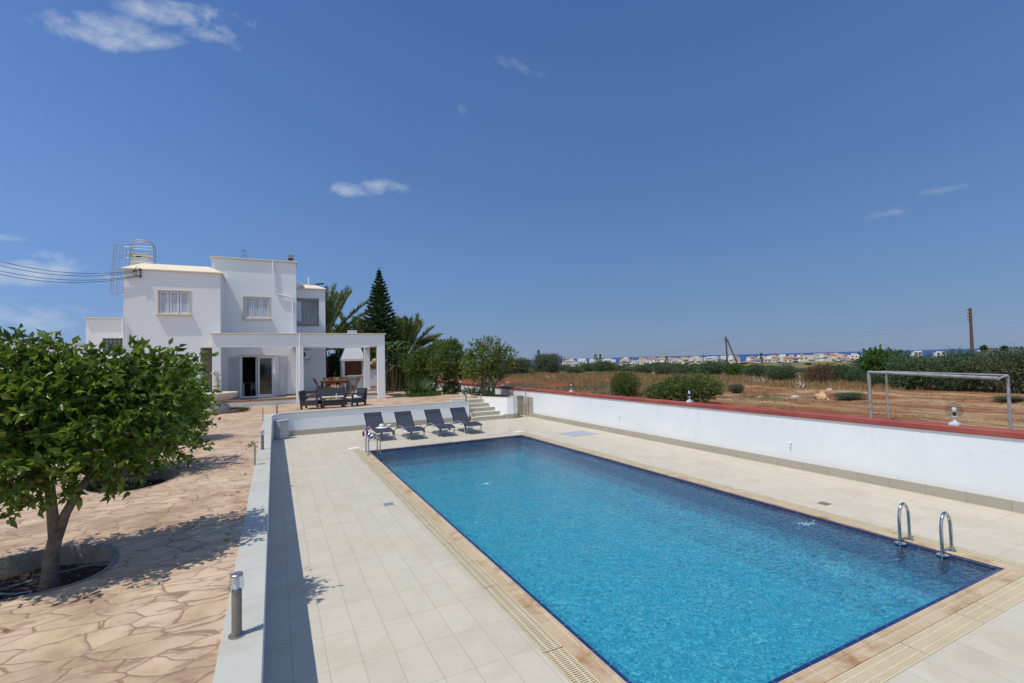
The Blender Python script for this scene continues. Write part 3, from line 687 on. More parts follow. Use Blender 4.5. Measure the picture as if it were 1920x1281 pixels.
# ------------------------------------------------------------------ stairs, planter, shower niche
t = thing('garden_steps', 'five beige tiled steps from the pool deck up to the terrace', 'stairs', (10.3, 24.5, 0))
STEPM = brickmat('step_tile', .69, .21, (.50, .46, .37), (.46, .42, .34), (.28, .24, .18), .003, 0, 'xz', .55, .2, shift=(9.45, 0))
ys_ = [23.78, 24.12, 24.46, 24.80, 25.14, 25.5]
xr = [11.30, 11.22, 11.0, 10.78, 10.6]
rise = GZ/5
mb = MB(); mc = MB()
for i in range(5):
    mb.box(9.46, xr[i], ys_[i], 25.5 if i == 4 else ys_[i]+.36, i*rise+.001*i, (i+1)*rise-.022)
    mc.cbox(9.46, xr[i]+.01, ys_[i]-.018, ys_[i+1]+.02, (i+1)*rise-.021, (i+1)*rise+.003, .005)
mb.build('riser', STEPM, t, t.location); mc.build('tread', M('cream_tread', (.60, .56, .47), (.55, .51, .42), 4, .5), t, t.location)
t = thing('planter_wall', 'white curved planter wall right of the steps, soil behind it', 'planter', (11.8, 24.2, 0))
fr = [(10.64, 25.45), (10.80, 24.95), (11.03, 24.45), (11.24, 23.98), (11.42, 23.66), (11.75, 23.60), (12.10, 23.78), (12.16, 24.62)]
bk = [(12.06, 24.62), (12.0, 23.90), (11.75, 23.74), (11.50, 23.78), (11.36, 24.03), (11.15, 24.52), (10.92, 25.0), (10.76, 25.45)]
mb = MB(); mb.prism(fr+bk, 0, 1.13); mb.build('wall', WHITE, t, t.location)
mb = MB(); mb.prism(fr+bk, 1.132, 1.165); mb.build('coping', CREAM, t, t.location)
mb = MB(); fo = [(11.26, 23.95), (11.40, 23.645), (11.75, 23.585), (12.112, 23.77), (12.175, 24.60)]; fi = [(12.163, 24.6), (12.102, 23.778), (11.75, 23.598), (11.415, 23.655), (11.272, 23.96)]
mb.prism(fo+fi, 0.002, .25); mb.build('skirting', SKIRT, t, t.location)
mb = MB(); mb.prism(bk[:7]+[(10.9, 25.4), (12.0, 25.0)], .7, 1.08); mb.build('soil', SOIL, t, t.location)
t = thing('shower_niche', 'beige tiled corner panels behind the outdoor shower', 'tiled panel', (12.6, 24.6, 0))
mb = MB(); mb.box(12.17, 12.885, 24.6, 24.7, 0, 1.10); mb.box(12.16, 12.90, 24.575, 24.72, 1.102, 1.14)
mb.build('back_panel', SKIRT, t, t.location)
mb = MB(); mb.box(12.862, 12.898, 23.42, 24.574, 0, 1.10); mb.build('side_panel', SKIRTY, t, t.location)
t = thing('outdoor_shower', 'slim metal outdoor shower pole with hanging hose by the tiled corner', 'shower', (12.66, 23.86, 0))
mb = MB(); mb.tube([(0, 0, 0), (0, 0, 1.5)], .018, 10); mb.tube([(0, 0, 1.46), (-.05, -.02, 1.54), (-.16, -.05, 1.55)], .012, 8); mb.lathe([(.06, 0), (.06, .012), (.02, .02)], n=16); mb.build('pole', DULLSTEEL, t, smooth=True)
mb = MB(); mb.lathe([(.045, 0), (.05, .012), (.012, .03)], (-.17, -.055, 1.52), 14); mb.build('shower_head', STEEL, t, smooth=True)
mb = MB(); mb.tube([(0, -.03, 1.25), (-.07, -.05, 1.1), (-.09, -.05, .85), (-.03, -.05, .72), (.04, -.05, .9), (.03, -.05, 1.15)], .009, 6); mb.build('hose', PVC, t, smooth=True)
mb = MB(); mb.cbox(-.035, .035, -.06, -.015, 1.2, 1.28, .008); mb.build('tap', STEEL, t)

# ------------------------------------------------------------------ boundary wall
t = thing('boundary_wall', 'long white rendered wall with red painted cap between pool and field', 'boundary wall', (13, 20, 0))
mb = MB(); mb.box(12.9, 13.12, -7, 50.2, -1, 1.425); mb.box(7.5, 12.9, 50.0, 50.2, 0, 1.425); mb.build('wall', WALLW, t, t.location)
mb = MB(); mb.cbox(12.86, 13.18, -7, 50.24, 1.427, 1.56, .018); mb.cbox(7.5, 12.86, 49.96, 50.24, 1.427, 1.56, .018); mb.build('cap', REDCAP, t, t.location)
mb = MB(); mb.box(12.872, 12.899, -7, 23.418, .002, .215); mb.build('skirting', SKIRTY, t, t.location)
mb = MB(); mb.box(12.892, 12.90, -7, 24.5, .215, .222); mb.build('wall_trim_line', CREAM, t, t.location)
# ------------------------------------------------------------------ the villa
HO = Vector((-1, 34, GZ))
house = thing('villa', 'white two storey flat roofed villa with cream eaves and a pergola porch', 'house', HO)
def facade(mb, y, x0, x1, z0, z1, holes, depth, yb):
    """front wall with openings (x0,x1,z0,z1); reveals go back by depth; yb closes the volume"""
    X = sorted({x0, x1, *[h[0] for h in holes], *[h[1] for h in holes]}); Z = sorted({z0, z1, *[h[2] for h in holes], *[h[3] for h in holes]})
    for i in range(len(X)-1):
        for j in range(len(Z)-1):
            cx, cz = (X[i]+X[i+1])/2, (Z[j]+Z[j+1])/2
            if any(h[0] < cx < h[1] and h[2] < cz < h[3] for h in holes): continue
            mb.add([(X[i], y, Z[j]), (X[i+1], y, Z[j]), (X[i+1], y, Z[j+1]), (X[i], y, Z[j+1])], [(0, 1, 2, 3)])
    for h in holes:
        a, b, c, d = h[:4]; dp = h[4] if len(h) > 4 else depth; e = y+dp
        mb.add([(a, y, c), (b, y, c), (b, y, d), (a, y, d), (a, e, c), (b, e, c), (b, e, d), (a, e, d)], [(0, 4, 5, 1), (1, 5, 6, 2), (2, 6, 7, 3), (3, 7, 4, 0)])
        if len(h) > 5 and h[5]: mb.add([(a, e, c), (b, e, c), (b, e, d), (a, e, d)], [(0, 1, 2, 3)])
    mb.add([(x0, y, z0), (x1, y, z0), (x1, y, z1), (x0, y, z1), (x0, yb, z0), (x1, yb, z0), (x1, yb, z1), (x0, yb, z1)], [(1, 5, 6, 2), (2, 6, 7, 3), (3, 7, 4, 0), (4, 7, 6, 5)])
# left block
LX0, LX1, LY, LZ = -6.82, -2.60, 30.4, 8.33
mb = MB()
facade(mb, LY, LX0, LX1, GZ, LZ, [(-5.40, -3.98, 6.05, 7.32, .14, True), (-3.54, -2.601, GZ+.02, 4.30, 1.6, True), (-5.62, -4.7, 2.6, 3.98, .14, True)], .14, 37)
mb.build('wall', WHITE, house, HO)
mb = MB(); mb.box(-3.53, -2.61, 31.90, 31.985, GZ+.03, 4.29); mb.build('passage_wall', M('beige_passage_paint', (.42, .36, .31), (.39, .33, .28), 3, .85), house, HO)
# middle block
MX0, MX1, MY, MZ = -3.22, 1.27, 32.5, 9.60
mb = MB()
facade(mb, MY, MX0, MX1, GZ, MZ, [(-1.63, -.19, 6.07, 7.40, .14, True), (-1.74, .02, 1.38, 3.84, .2, False)], .14, 40)
mb.build('wall', WHITE, house, HO)
# room seen through the open sliding door
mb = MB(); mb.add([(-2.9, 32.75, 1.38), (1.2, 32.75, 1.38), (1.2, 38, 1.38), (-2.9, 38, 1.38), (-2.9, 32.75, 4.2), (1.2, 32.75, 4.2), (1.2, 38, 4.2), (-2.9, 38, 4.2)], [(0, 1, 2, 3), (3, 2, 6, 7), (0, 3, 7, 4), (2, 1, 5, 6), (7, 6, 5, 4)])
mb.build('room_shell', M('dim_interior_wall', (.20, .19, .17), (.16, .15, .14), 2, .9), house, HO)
# right block with loggia
RX0, RX1, RY, RZ = 1.0, 3.18, 35.0, 8.36
mb = MB()
facade(mb, RY, RX0, RX1, GZ, RZ, [(1.05, 2.78, 5.93, 7.75, 1.5, True)], .14, 41); mb.build('wall', WHITE, house, HO)
mb = MB(); mb.box(1.0, 2.62, 38.2, 41.2, 8.2, 9.12); mb.build('wall', WHITE, house, HO)
# low left wing
mb = MB(); facade(mb, 33, -9.0, -6.7, GZ, 6.0, [(-8.3, -7.42, 4.0, 4.95, .15, False)], .15, 38); mb.build('wall', WHITE, house, HO)
# copings and eaves
def coping(x0, x1, y0, y1, z, h=.09, o=.09, nm='parapet_coping'):
    mb = MB(); mb.cbox(x0-o, x1+o, y0-o, y1+o, z+.002, z+h, .012); mb.build(nm, CREAM, house, HO)
coping(MX0, MX1, MY, 40, MZ); coping(-9.0, -6.93, 33, 38, 6.0, .06); coping(1.38, 2.62, 38.2, 41.2, 9.12, .06)
def hip(x0, x1, y0, y1, z0, z1, ins, nm='sloped_roof_cap'):
    mb = MB(); o = .10
    a = [(x0-o, y0-o), (x1+o, y0-o), (x1+o, y1+o), (x0-o, y1+o)]; b = [(x0+ins, y0+ins), (x1-ins, y0+ins), (x1-ins, y1-ins), (x0+ins, y1-ins)]
    v = [(p[0], p[1], z0+.002) for p in a]+[(p[0], p[1], z0+.06) for p in a]+[(p[0], p[1], z1) for p in b]
    f = [(0, 3, 2, 1), (8, 9, 10, 11)]
    for i in range(4):
        j = (i+1) % 4; f += [(i, j, 4+j, 4+i), (4+i, 4+j, 8+j, 8+i)]
    mb.add(v, f); mb.build(nm, ROOFC, house, HO)
hip(LX0, LX1, LY, 37, LZ, 8.80, .62); hip(1.38, RX1, RY, 37.5, RZ, 8.72, .5)
# shuttered windows
def shutwin(x0, x1, z0, z1, y, leaves=3, sill=True):
    fr = MB(); w_ = .045
    fr.cbox(x0-.07, x1+.07, y-.025, y+.02, z1, z1+.075, .006); fr.cbox(x0-.065, x0, y-.02, y+.02, z0, z1, .006); fr.cbox(x1, x1+.065, y-.02, y+.02, z0, z1, .006)
    win = fr.build('window', CREAM, house, HO)
    if sill: mb = MB(); mb.cbox(x0-.12, x1+.12, y-.13, y+.12, z0-.10, z0-.002, .012); mb.build('sill', CREAM, win, HO)
    n = leaves; g = (x1-x0)/n
    for i in range(n):
        a, b = x0+g*i+.015, x0+g*(i+1)-.015; yy = y+.045; mb = MB(); s_ = .085
        mb.box(a, a+s_, yy, yy+.04, z0+.01, z1-.01); mb.box(b-s_, b, yy, yy+.04, z0+.01, z1-.01); mb.box(a+s_, b-s_, yy+.001, yy+.039, z0+.01, z0+.1); mb.box(a+s_, b-s_, yy+.001, yy+.039, z1-.1, z1-.01)
        k = int((z1-z0-.22)/.062)
        for q in range(k):
            zz = z0+.11+q*.062; mb.add([(a+s_, yy+.006, zz), (b-s_, yy+.006, zz), (b-s_, yy+.034, zz+.052), (a+s_, yy+.034, zz+.052), (a+s_, yy+.012, zz-.006), (b-s_, yy+.012, zz-.006), (b-s_, yy+.04, zz+.046), (a+s_, yy+.04, zz+.046)], [(0, 1, 2, 3), (7, 6, 5, 4), (0, 4, 5, 1)])
        mb.build('shutter', SHUT, win, HO)
shutwin(-5.36, -4.02, 6.09, 7.28, LY); shutwin(-1.59, -.23, 6.11, 7.36, MY); shutwin(-5.58, -4.74, 2.65, 3.94, LY, 2)
# glass block window of the low wing
mb = MB(); mb.box(-8.3, -7.42, 33.06, 33.1, 4.0, 4.95); gb = mb.build('window', GLASSD, house, HO)
mb = MB()
for i in range(6): mb.box(-8.3+.176*i-.012, -8.3+.176*i+.012, 33.03, 33.059, 4.0, 4.95)
for i in range(6): mb.box(-8.3, -7.42, 33.034, 33.056, 4.0+.19*i-.012, 4.0+.19*i+.012)
mb.build('grid', GREY, gb, HO)
# loggia contents: balustrade wall top, shuttered door, half open leaf
mb = MB()
for i in range(4):
    a = 1.62+i*.24; mb.box(a, a+.21, 36.42, 36.46, 5.95, 7.25)
lo = mb.build('loggia_shutters', SHUT, house, HO)
mb = MB(); mb.bar((1.30, 34.90, 6.85), (1.66, 35.25, 6.85), .045, 1.35); mb.build('loggia_open_leaf', SHUT, house, HO)
mb = MB(); mb.cbox(1.30, 2.80, 34.93, 35.1, 5.86, 5.932, .01); mb.build('loggia_sill', M('brown_sill', (.30, .17, .13), None), house, HO)
# sliding door and folded shutters
mb = MB(); y = MY+.06; T = .055
def rectframe(mb, x0, x1, z0, z1, y0, y1, w_):
    mb.box(x0, x0+w_, y0, y1, z0, z1); mb.box(x1-w_, x1, y0, y1, z0, z1); mb.box(x0+w_, x1-w_, y0+.001, y1-.001, z0, z0+w_); mb.box(x0+w_, x1-w_, y0+.001, y1-.001, z1-w_, z1)
rectframe(mb, -1.74, .02, 1.38, 3.84, y, y+.12, T)
door = mb.build('sliding_door', PVC, house, HO)
mb = MB(); rectframe(mb, -.86, -.03, 1.44, 3.78, y+.02, y+.06, .085); rectframe(mb, -.98, -.90, 1.44, 3.78, y+.065, y+.1, .03); pan = mb.build('door_panel', PVC, door, HO)
mb = MB(); mb.box(-.775, -.115, y+.035, y+.045, 1.52, 3.70); mb.build('pane', GLASSD, door, HO)
mb = MB(); mb.cbox(-1.85, .12, MY-.03, MY+.03, 3.842, 3.91, .006); mb.build('lintel_trim', CREAM, house, HO)
def fold(x0, x1, y0, y1, nm):
    mb = MB(); L = math.hypot(x1-x0, y1-y0); d = Vector((x1-x0, y1-y0, 0)).normalized(); n = Vector((d.y, -d.x, 0))
    def bx(a, b, z0, z1, t0=-.018, t1=.018):
        p = [Vector((x0, y0, 0))+d*a+n*t0, Vector((x0, y0, 0))+d*b+n*t0, Vector((x0, y0, 0))+d*b+n*t1, Vector((x0, y0, 0))+d*a+n*t1]
        mb.add([(q.x, q.y, z0) for q in p]+[(q.x, q.y, z1) for q in p], [(0, 1, 2, 3), (7, 6, 5, 4), (0, 4, 5, 1), (1, 5, 6, 2), (2, 6, 7, 3), (3, 7, 4, 0)])
    z0, z1 = 1.42, 3.82
    bx(0, .07, z0, z1); bx(L-.07, L, z0, z1)
    for a, b in ((z0, z0+.12), (2.62, 2.74), (z1-.1, z1)): bx(.07, L-.07, a, b, -.017, .017)
    zz = z0+.14
    while zz < z1-.12:
        if not 2.58 < zz < 2.74: bx(.07, L-.07, zz, zz+.034, -.012, .010)
        zz += .058
    mb.build(nm, SHUT, house, HO)
fold(-2.34, -1.98, 32.47, 32.42, 'door_shutter'); fold(-1.98, -1.75, 32.42, 32.02, 'door_shutter'); fold(.06, .30, 32.02, 32.40, 'door_shutter'); fold(.31, .68, 32.42, 32.47, 'door_shutter')
for x_, y_ in ((-2.35, 32.45), (-1.985, 32.39), (.305, 32.39), (.69, 32.45)):
    mb = MB(); mb.box(x_-.009, x_+.009, y_-.01, y_+.01, 1.42, 3.82); mb.build('shutter_gap_shade', GREY, house, HO)  # dark strips added as the shade of the gaps between shutter leaves
# porch floor, pillars and beams
mb = MB(); mb.box(-3.5, 5.98, 30.02, 32.49, GZ-.2, 1.29); mb.box(1.29, 5.98, 32.49, 34.98, GZ-.2, 1.288); mb.build('porch_base', WHITE, house, HO)
mb = MB(); mb.cbox(-3.52, 6.0, 29.96, 32.48, 1.292, 1.372, .01); mb.cbox(1.29, 6.0, 32.481, 34.98, 1.292, 1.370, .01); mb.build('porch_floor', FLOORT, house, HO)
mb = MB(); mb.cbox(-3.53, 6.01, 29.93, 29.958, 1.295, 1.385, .008); mb.build('porch_floor_edge', TERRA, house, HO)
each('plinth_strip', TERRA, house, [lambda m: m.box(-3.2, -1.86, 32.44, 32.498, 1.374, 1.45), lambda m: m.box(.13, 1.27, 32.44, 32.498, 1.374, 1.45), lambda m: m.box(1.92, 3.2, 34.92, 34.998, 1.372, 1.45)], HO)
def pillar(x0, x1, y0, y1, z0=GZ, z1=4.28): mb = MB(); mb.cbox(x0, x1, y0, y1, z0, z1, .012); mb.build('pillar', WHITE, house, HO)
pillar(-2.93, -2.54, 29.8, 30.2); pillar(1.13, 1.52, 29.8, 30.2); pillar(5.66, 6.11, 29.8, 30.22); pillar(5.40, 5.78, 33.0, 33.4, 1.37)
mb = MB()
mb.box(-2.93, 6.11, 29.8, 30.2, 4.282, 4.98)
mb.box(-2.93, -2.55, 30.2, 32.5, 4.284, 4.978); mb.box(1.0, 1.40, 30.2, 32.5, 4.284, 4.978); mb.box(5.42, 6.11, 30.2, 33.02, 4.284, 4.978); mb.box(1.4, 6.11, 33.02, 33.4, 4.286, 4.976)
mb.build('pergola_beam', WHITE, house, HO)
mb = MB(); mb.cbox(-3.03, 6.2, 29.72, 30.26, 4.982, 5.04, .008); mb.cbox(1.3, 6.2, 32.95, 33.48, 4.98, 5.035, .008); mb.cbox(5.45, 6.2, 30.261, 32.949, 4.983, 5.037, .008); mb.build('beam_coping', CREAM, house, HO)
mb = MB(); mb.cbox(5.36, 5.85, 32.95, 33.45, 1.372, 1.43, .006); mb.build('pillar_foot', TERRA, house, HO)
# rain pipes
def pipe(pts, r=.045):
    mb = MB(); mb.tube(pts, r, 8); mb.build('rain_pipe', PVC, house, HO, smooth=True)
q = lambda u, v, y: ony(u, v, y)
p0 = [q(512, 490, 32.42), q(512, 497, 32.42), q(516, 547, 32.42), q(519, 551, 32.42), q(548, 558, 32.42), q(549, 561, 32.42), q(550, 626, 32.42)]
pipe(p0); pipe([q(562, 626, 29.72), q(563, 700, 29.72), q(561, 740, 29.72), q(566, 757, 29.72)], .035)
pipe([q(231, 596, 30.33), q(232, 640, 30.33), q(232, 700, 30.33)], .035)
pipe([q(579, 520, 38.1), q(579, 537, 38.1)], .06)
# electric meter spot on passage wall
mb = MB(); mb.cbox(-3.25, -3.13, 31.87, 31.899, 2.85, 2.97, .01); mb.build('socket_plate', CREAM, house, HO)
# door mat
mb = MB(); mb.cbox(-1.75, -.85, 31.0, 31.9, 1.376, 1.392, .004); tag(mb.build('door_mat', M('grey_mat', (.16, .15, .15), (.11, .11, .11), 60, .95)), 'grey door mat in front of the open sliding door', 'mat')
# chimney, solar heater, aerial, floodlights, roof ladder, insulators
c0 = ony(263, 480, 34); 
t = thing('chimney', 'white square chimney with cream cap on the left roof', 'chimney', (c0.x, 34, 8.3))
mb = MB(); mb.box(-.42, .42, -.4, .4, 0, 1.30); mb.build('stack', WHITE, t)
mb = MB()
for sx in (-1, 1): mb.box(.26*sx-.13, .26*sx+.13, -.38, .38, 1.302, 1.43)
mb.cbox(-.5, .5, -.48, .48, 1.432, 1.51, .01); mb.build('cap', CREAM, t)
c0 = ony(315, 492, 36)
t = thing('roof_tank', 'low grey sheet metal box on the roof behind the cream eave', 'roof unit', (c0.x, 36, 8.7))
mb = MB(); mb.add([(-.75, 0, -.2), (.85, 0, -.2), (.85, 1.2, -.2), (-.75, 1.2, -.2), (-.75, 0, .55), (.65, 0, .5), (.65, 1.2, .5), (-.75, 1.2, .55)], [(0, 3, 2, 1), (4, 5, 6, 7), (0, 1, 5, 4), (1, 2, 6, 5), (2, 3, 7, 6), (3, 0, 4, 7)]); mb.build('cover', GALV, t)
mb = MB(); mb.tube([(-.78, -.03, -.2), (-.78, -.03, .62)], .03, 6); mb.build('frame', DULLSTEEL, t)
mb = MB(); mb.tube([(.1, .6, .5), (.1, .6, .85)], .02, 6); mb.build('vent_pipe', DULLSTEEL, t)
a0 = ony(463, 487, 36)
t = thing('roof_aerial', 'thin television aerial on the roof of the middle block', 'aerial', (a0.x, 36, 9.6))
mb = MB(); mb.tube([(0, 0, 0), (0, 0, 1.35)], .02, 6); mb.build('mast', DULLSTEEL, t)
mb = MB()
for i in range(7): mb.tube([(-.02, -.05, .35+i*.16), (-.30-.05*(i % 2), -.05, .35+i*.16)], .008, 4)
for x in (-.30, -.12): mb.tube([(x, -.05, .25), (x, -.05, 1.4)], .008, 4)
for i in range(4): mb.lathe([(.03, 0), (.03, .05)], (-.18, -.06, .4+i*.28), 6)
mb.build('elements', M('aerial_dark', (.1, .09, .09), None, rough=.6), t)
def flood(p, label, rz=0):
    t = thing('floodlight', label, 'floodlight', p, rz)
    mb = MB(); mb.cbox(-.16, .16, -.12, .06, .18, .44, .02); mb.build('lamp_housing', GREY, t)
    mb = MB(); mb.cbox(-.15, .15, -.13, .05, .08, .178, .01); mb.build('lens', DARK, t)
    mb = MB(); mb.tube([(0, 0, 0), (0, 0, .12)], .025, 6); mb.build('bracket', DARK, t)
f0 = ony(545, 491, 32.6); flood((f0.x, 32.6, MZ+.09), 'boxy grey floodlight at the right end of the middle roof')
f0 = ony(602, 528, 37); t = thing('floodlight', 'flat black floodlight tilted out from the right rear roof corner', 'floodlight', (2.62, 38.15, 9.15))
mb = MB(); mb.bar((0, 0, .02), (.25, -.1, .03), .04, .04); mb.bar((.2, -.1, .06), (.75, -.15, .10), .3, .07); mb.build('lamp_housing', DARK, t)
# caged roof ladder
t = thing('roof_ladder', 'galvanised caged ladder rising over the left roof edge', 'ladder', (-7.12, 33.4, 5.9))
b = Vector((-7.12, 33.4, 5.9)); mb = MB()
top = ony(258, 452, 33.4).z-5.9; rz_ = 8.8-5.9
for yy in (-.25, .25):
    mb.tube([(-.3, yy, 0), (0, yy, top-.35), (.06, yy, top-.12), (.28, yy, top), (.75, yy, top), (.97, yy, top-.15), (1.02, yy, top-.4), (1.04, yy, rz_)], .032, 8)
mb.build('stringer', GALV, t, smooth=True)
k = 0
while k*.28 < top-.5:
    z = .2+k*.28; x = -.3+.3*z/(top-.35); mb = MB(); mb.tube([(x, -.25, z), (x, .25, z)], .016, 6); mb.build('rung', GALV, t); k += 1
for zz in (rz_+.1, rz_+.45, rz_+.8, top-.5, top-.35): mb = MB(); mb.tube([(.02, -.25, zz), (1.03, -.25, zz)], .014, 5); mb.build('guard_rail', GALV, t)
mb = MB(); hoops = [1.85, 2.75, 3.5, top-.35+.0]
hoops = [1.55, 2.25, 2.95, 3.65, top-.3]
def hp(z, a): x = -.3+.3*z/(top-.35); return (x-.38-.42*math.cos(a), .36*math.sin(a), z+.0)
for z in hoops: mb.tube([(-.3+.3*z/(top-.35), -.25, z)]+[hp(z, a) for a in np.linspace(-2.2, 2.2, 13)]+[(-.3+.3*z/(top-.35), .25, z)], .014, 5)
for a in np.linspace(-1.7, 1.7, 6): mb.tube([hp(hoops[0], a), hp(hoops[-1], a)], .016, 5)
mb.build('safety_cage', GALV, t)
# service line insulators and cables
ins = thing('cable_bracket', 'black insulator bracket with cable ends on the left block under the eave', 'bracket', ony(262, 512, 30.36))
mb = MB()
for dz in (.12, -.22): mb.lathe([(.04, 0), (.06, .02), (.04, .05), (.06, .08), (.03, .11)], (0.03, -.06, dz), 10)
mb.box(.02, .05, -.02, .03, -.25, .22); mb.tube([(0, -.06, .12), (-.15, -.1, .15), (-.28, -.12, 0), (-.15, -.1, -.12), (-.03, -.05, -.2)], .015, 5); mb.tube([(0, -.06, .25), (-.12, -.1, .3), (-.22, -.12, .1), (-.1, -.1, -.05)], .012, 5)
mb.build('insulators', DARK, ins)
CABLE = M('black_cable', (.03, .03, .045), None, rough=.6)
for i, (va, vb, vc) in enumerate(((490, 513, 507), (498, 517.5, 509), (508, 525.5, 517), (514.5, 529.5, 518))):
    pa, pb, pc = ony(0, va, 30.3), ony(168, vb, 30.3), ony(258, vc, 30.3)
    A = np.array([[p.x*p.x, p.x, 1] for p in (pa, pb, pc)]); co = np.linalg.solve(A, [p.z for p in (pa, pb, pc)])
    xs_ = np.linspace(pc.x, -24, 40); mb = MB(); mb.tube([(x, 30.3, co[0]*x*x+co[1]*x+co[2]) for x in xs_], .013, 5)
    tag(mb.build('service_cable', CABLE), 'thin black overhead service cable running left from the villa wall', 'cable', 'service cables to the villa')
t = thing('utility_pole', 'wooden utility pole left of the villa carrying its service cables', 'utility pole', (-24, 30.3, GZ))
mb = MB(); mb.tube([(0, 0, 0), (0, 0, 14.5)], [.14, .10], 10); mb.build('pole', WOODP, t)
# neighbouring white outbuilding and far wall on the left
t = thing('outbuilding', 'low white outbuilding behind the near tree, left of the villa', 'building', (-14, 46, GZ))
p = ony(120, 645, 46); mb = MB(); mb.box(-4.2, (p.x+14+4.4), 0, 5, 0, p.z-GZ); mb.build('wall', WHITE, t)
mb = MB(); mb.box(-4.3, p.x+14+4.5, -.08, 5.1, p.z-GZ+.002, p.z-GZ+.07); mb.build('coping', CREAM, t)
t = thing('far_house', 'beige flat roofed house at the far left edge', 'house', ondist(10, 690, 75))
mb = MB(); hz = ondist(10, 665, 75).z-t.location.z; mb.box(-5, 1.6, 0, 7, -3, hz); mb.build('wall', M('beige_render', (.50, .42, .32), (.44, .37, .29), 3, .8), t)
mb = MB(); mb.box(-5.1, 1.7, -.1, 7.1, hz+.002, hz+.16); mb.build('roof', M('brown_roof_edge', (.25, .16, .11), None), t)
# air conditioner
t = thing('air_conditioner', 'white wall mounted air conditioner unit under the pergola', 'air conditioner', (1.75, 34.99, 3.62))
mb = MB(); mb.cbox(-.42, .42, -.36, 0, 0, .62, .03); mb.build('casing', PVC, t)
mb = MB(); mb.lathe([(.22, 0), (.22, .01), (.05, .015)], n=18); o = mb.build('fan_grille', DARK, t); o.rotation_euler = (PI/2, 0, 0); o.location = (-.08, -.362, .31)
each('bracket', DARK, t, [lambda m: m.box(-.35, -.31, -.34, 0, -.05, -.002), lambda m: m.box(.31, .35, -.34, 0, -.05, -.002)])
mb = MB(); mb.cbox(1.42, 1.9, 34.90, 34.985, 1.38, 3.35, .01); dr = mb.build('side_door', PVC, house, HO)
mb = MB(); mb.box(1.45, 1.62, 34.885, 34.899, 1.6, 3.2); mb.build('pane', GLASSD, dr, HO)
# blue awning box
mb = MB(); mb.cbox(1.45, 2.05, 34.5, 34.97, 4.40, 4.62, .03); tag(mb.build('blue_cover', M('blue_cover_cloth', (.03, .06, .30), None)), 'small blue cover above the air conditioner', 'cover')

# ------------------------------------------------------------------ barbecue
BO = Vector((4.9, 35.0, 1.05))
t = thing('barbecue', 'white masonry barbecue with tapered hood and red brick firebox', 'barbecue', BO)
mb = MB()
mb.box(4.25, 4.40, 35, 36.1, 2.42, 3.42); mb.box(5.62, 5.77, 35, 36.1, 2.42, 3.42); mb.box(4.25, 5.77, 35.95, 36.1, GZ, 2.42); mb.box(4.25, 5.77, 35, 35.95, GZ, 2.36)
mb.build('body', WHITE, t, BO)
mb = MB(); mb.box(4.402, 5.618, 35.75, 35.94, 2.43, 3.42); mb.box(4.402, 4.46, 35.02, 35.75, 2.43, 3.42); mb.build('firebox', BBQBRICK, t, BO)
mb = MB(); mb.box(4.2, 5.82, 34.95, 36.15, 3.422, 3.54)
a = [(4.2, 34.95), (5.82, 34.95), (5.82, 36.15), (4.2, 36.15)]; b = [(4.72, 35.3), (5.3, 35.3), (5.3, 35.8), (4.72, 35.8)]
mb.add([(p[0], p[1], 3.55) for p in a]+[(p[0], p[1], 4.9) for p in b], [(3, 2, 1, 0), (4, 5, 6, 7), (0, 1, 5, 4), (1, 2, 6, 5), (2, 3, 7, 6), (3, 0, 4, 7)])
mb.box(4.72, 5.3, 35.3, 35.8, 4.902, 5.6); mb.build('hood', WHITE, t, BO)
mb = MB(); mb.cbox(4.2, 5.8, 34.93, 35.02, 2.34, 2.42, .01); mb.build('ledge', CREAM, t, BO)
mb = MB(); mb.box(4.5, 5.25, 34.965, 34.998, 1.45, 2.25); mb.build('cupboard_door', M('grey_cupboard', (.38, .36, .36), (.33, .31, .31), 5), t, BO)
mb = MB(); mb.cbox(5.28, 5.6, 34.95, 34.998, 1.42, 2.3, .01)
for i in range(9): mb.box(5.33, 5.55, 34.93, 34.949, 1.5+i*.085, 1.53+i*.085)
mb.build('louvre_door', SHUT, t, BO)
t = thing('display_ledge', 'white stepped masonry ledge right of the barbecue holding pots', 'ledge', (6.4, 35.2, GZ))
mb = MB(); mb.box(5.78, 7.0, 35.1, 35.9, GZ, 2.78); mb.box(5.78, 7.0, 34.5, 35.1, GZ, 1.55); mb.build('wall', WHITE, t, t.location)
mb = MB(); mb.cbox(5.75, 7.03, 35.05, 35.93, 2.782, 2.84, .01); mb.cbox(5.75, 7.03, 34.46, 35.098, 1.552, 1.63, .01); mb.build('tile_top', TERRA, t, t.location)
TP = M('terracotta_pot', (.36, .16, .085), (.28, .12, .06), 8, .7)
t = thing('potted_cactus', 'round golden barrel cactus in a terracotta bowl on the ledge', 'potted cactus', ony(704, 698, 35.45)); t.location.z = 2.84
mb = MB(); mb.lathe([(.14, 0), (.24, .24), (.28, .25), (.28, .31), (.24, .31)], n=20); mb.build('pot', TP, t, smooth=True)
mb = MB(); mb.lathe([(.14, 0), (.24, .1), (.27, .24), (.22, .38), (.10, .45), (.02, .46)], (0, 0, .28), 26); mb.build('cactus', M('golden_cactus', (.38, .36, .07), (.25, .27, .05), 30, .7, bump=.8), t, smooth=True)
t = thing('plant_pot', 'small dark terracotta pot with white cloth beside the barrel cactus', 'pot', ony(696, 698, 35.45)); t.location.z = 2.84
mb = MB(); mb.lathe([(.08, 0), (.12, .3), (.14, .32), (.11, .34)], n=16); mb.build('pot', TP, t, smooth=True)
mb = MB(); mb.cbox(-.08, .08, -.08, .08, .345, .46, .03); mb.build('cloth', PVC, t)
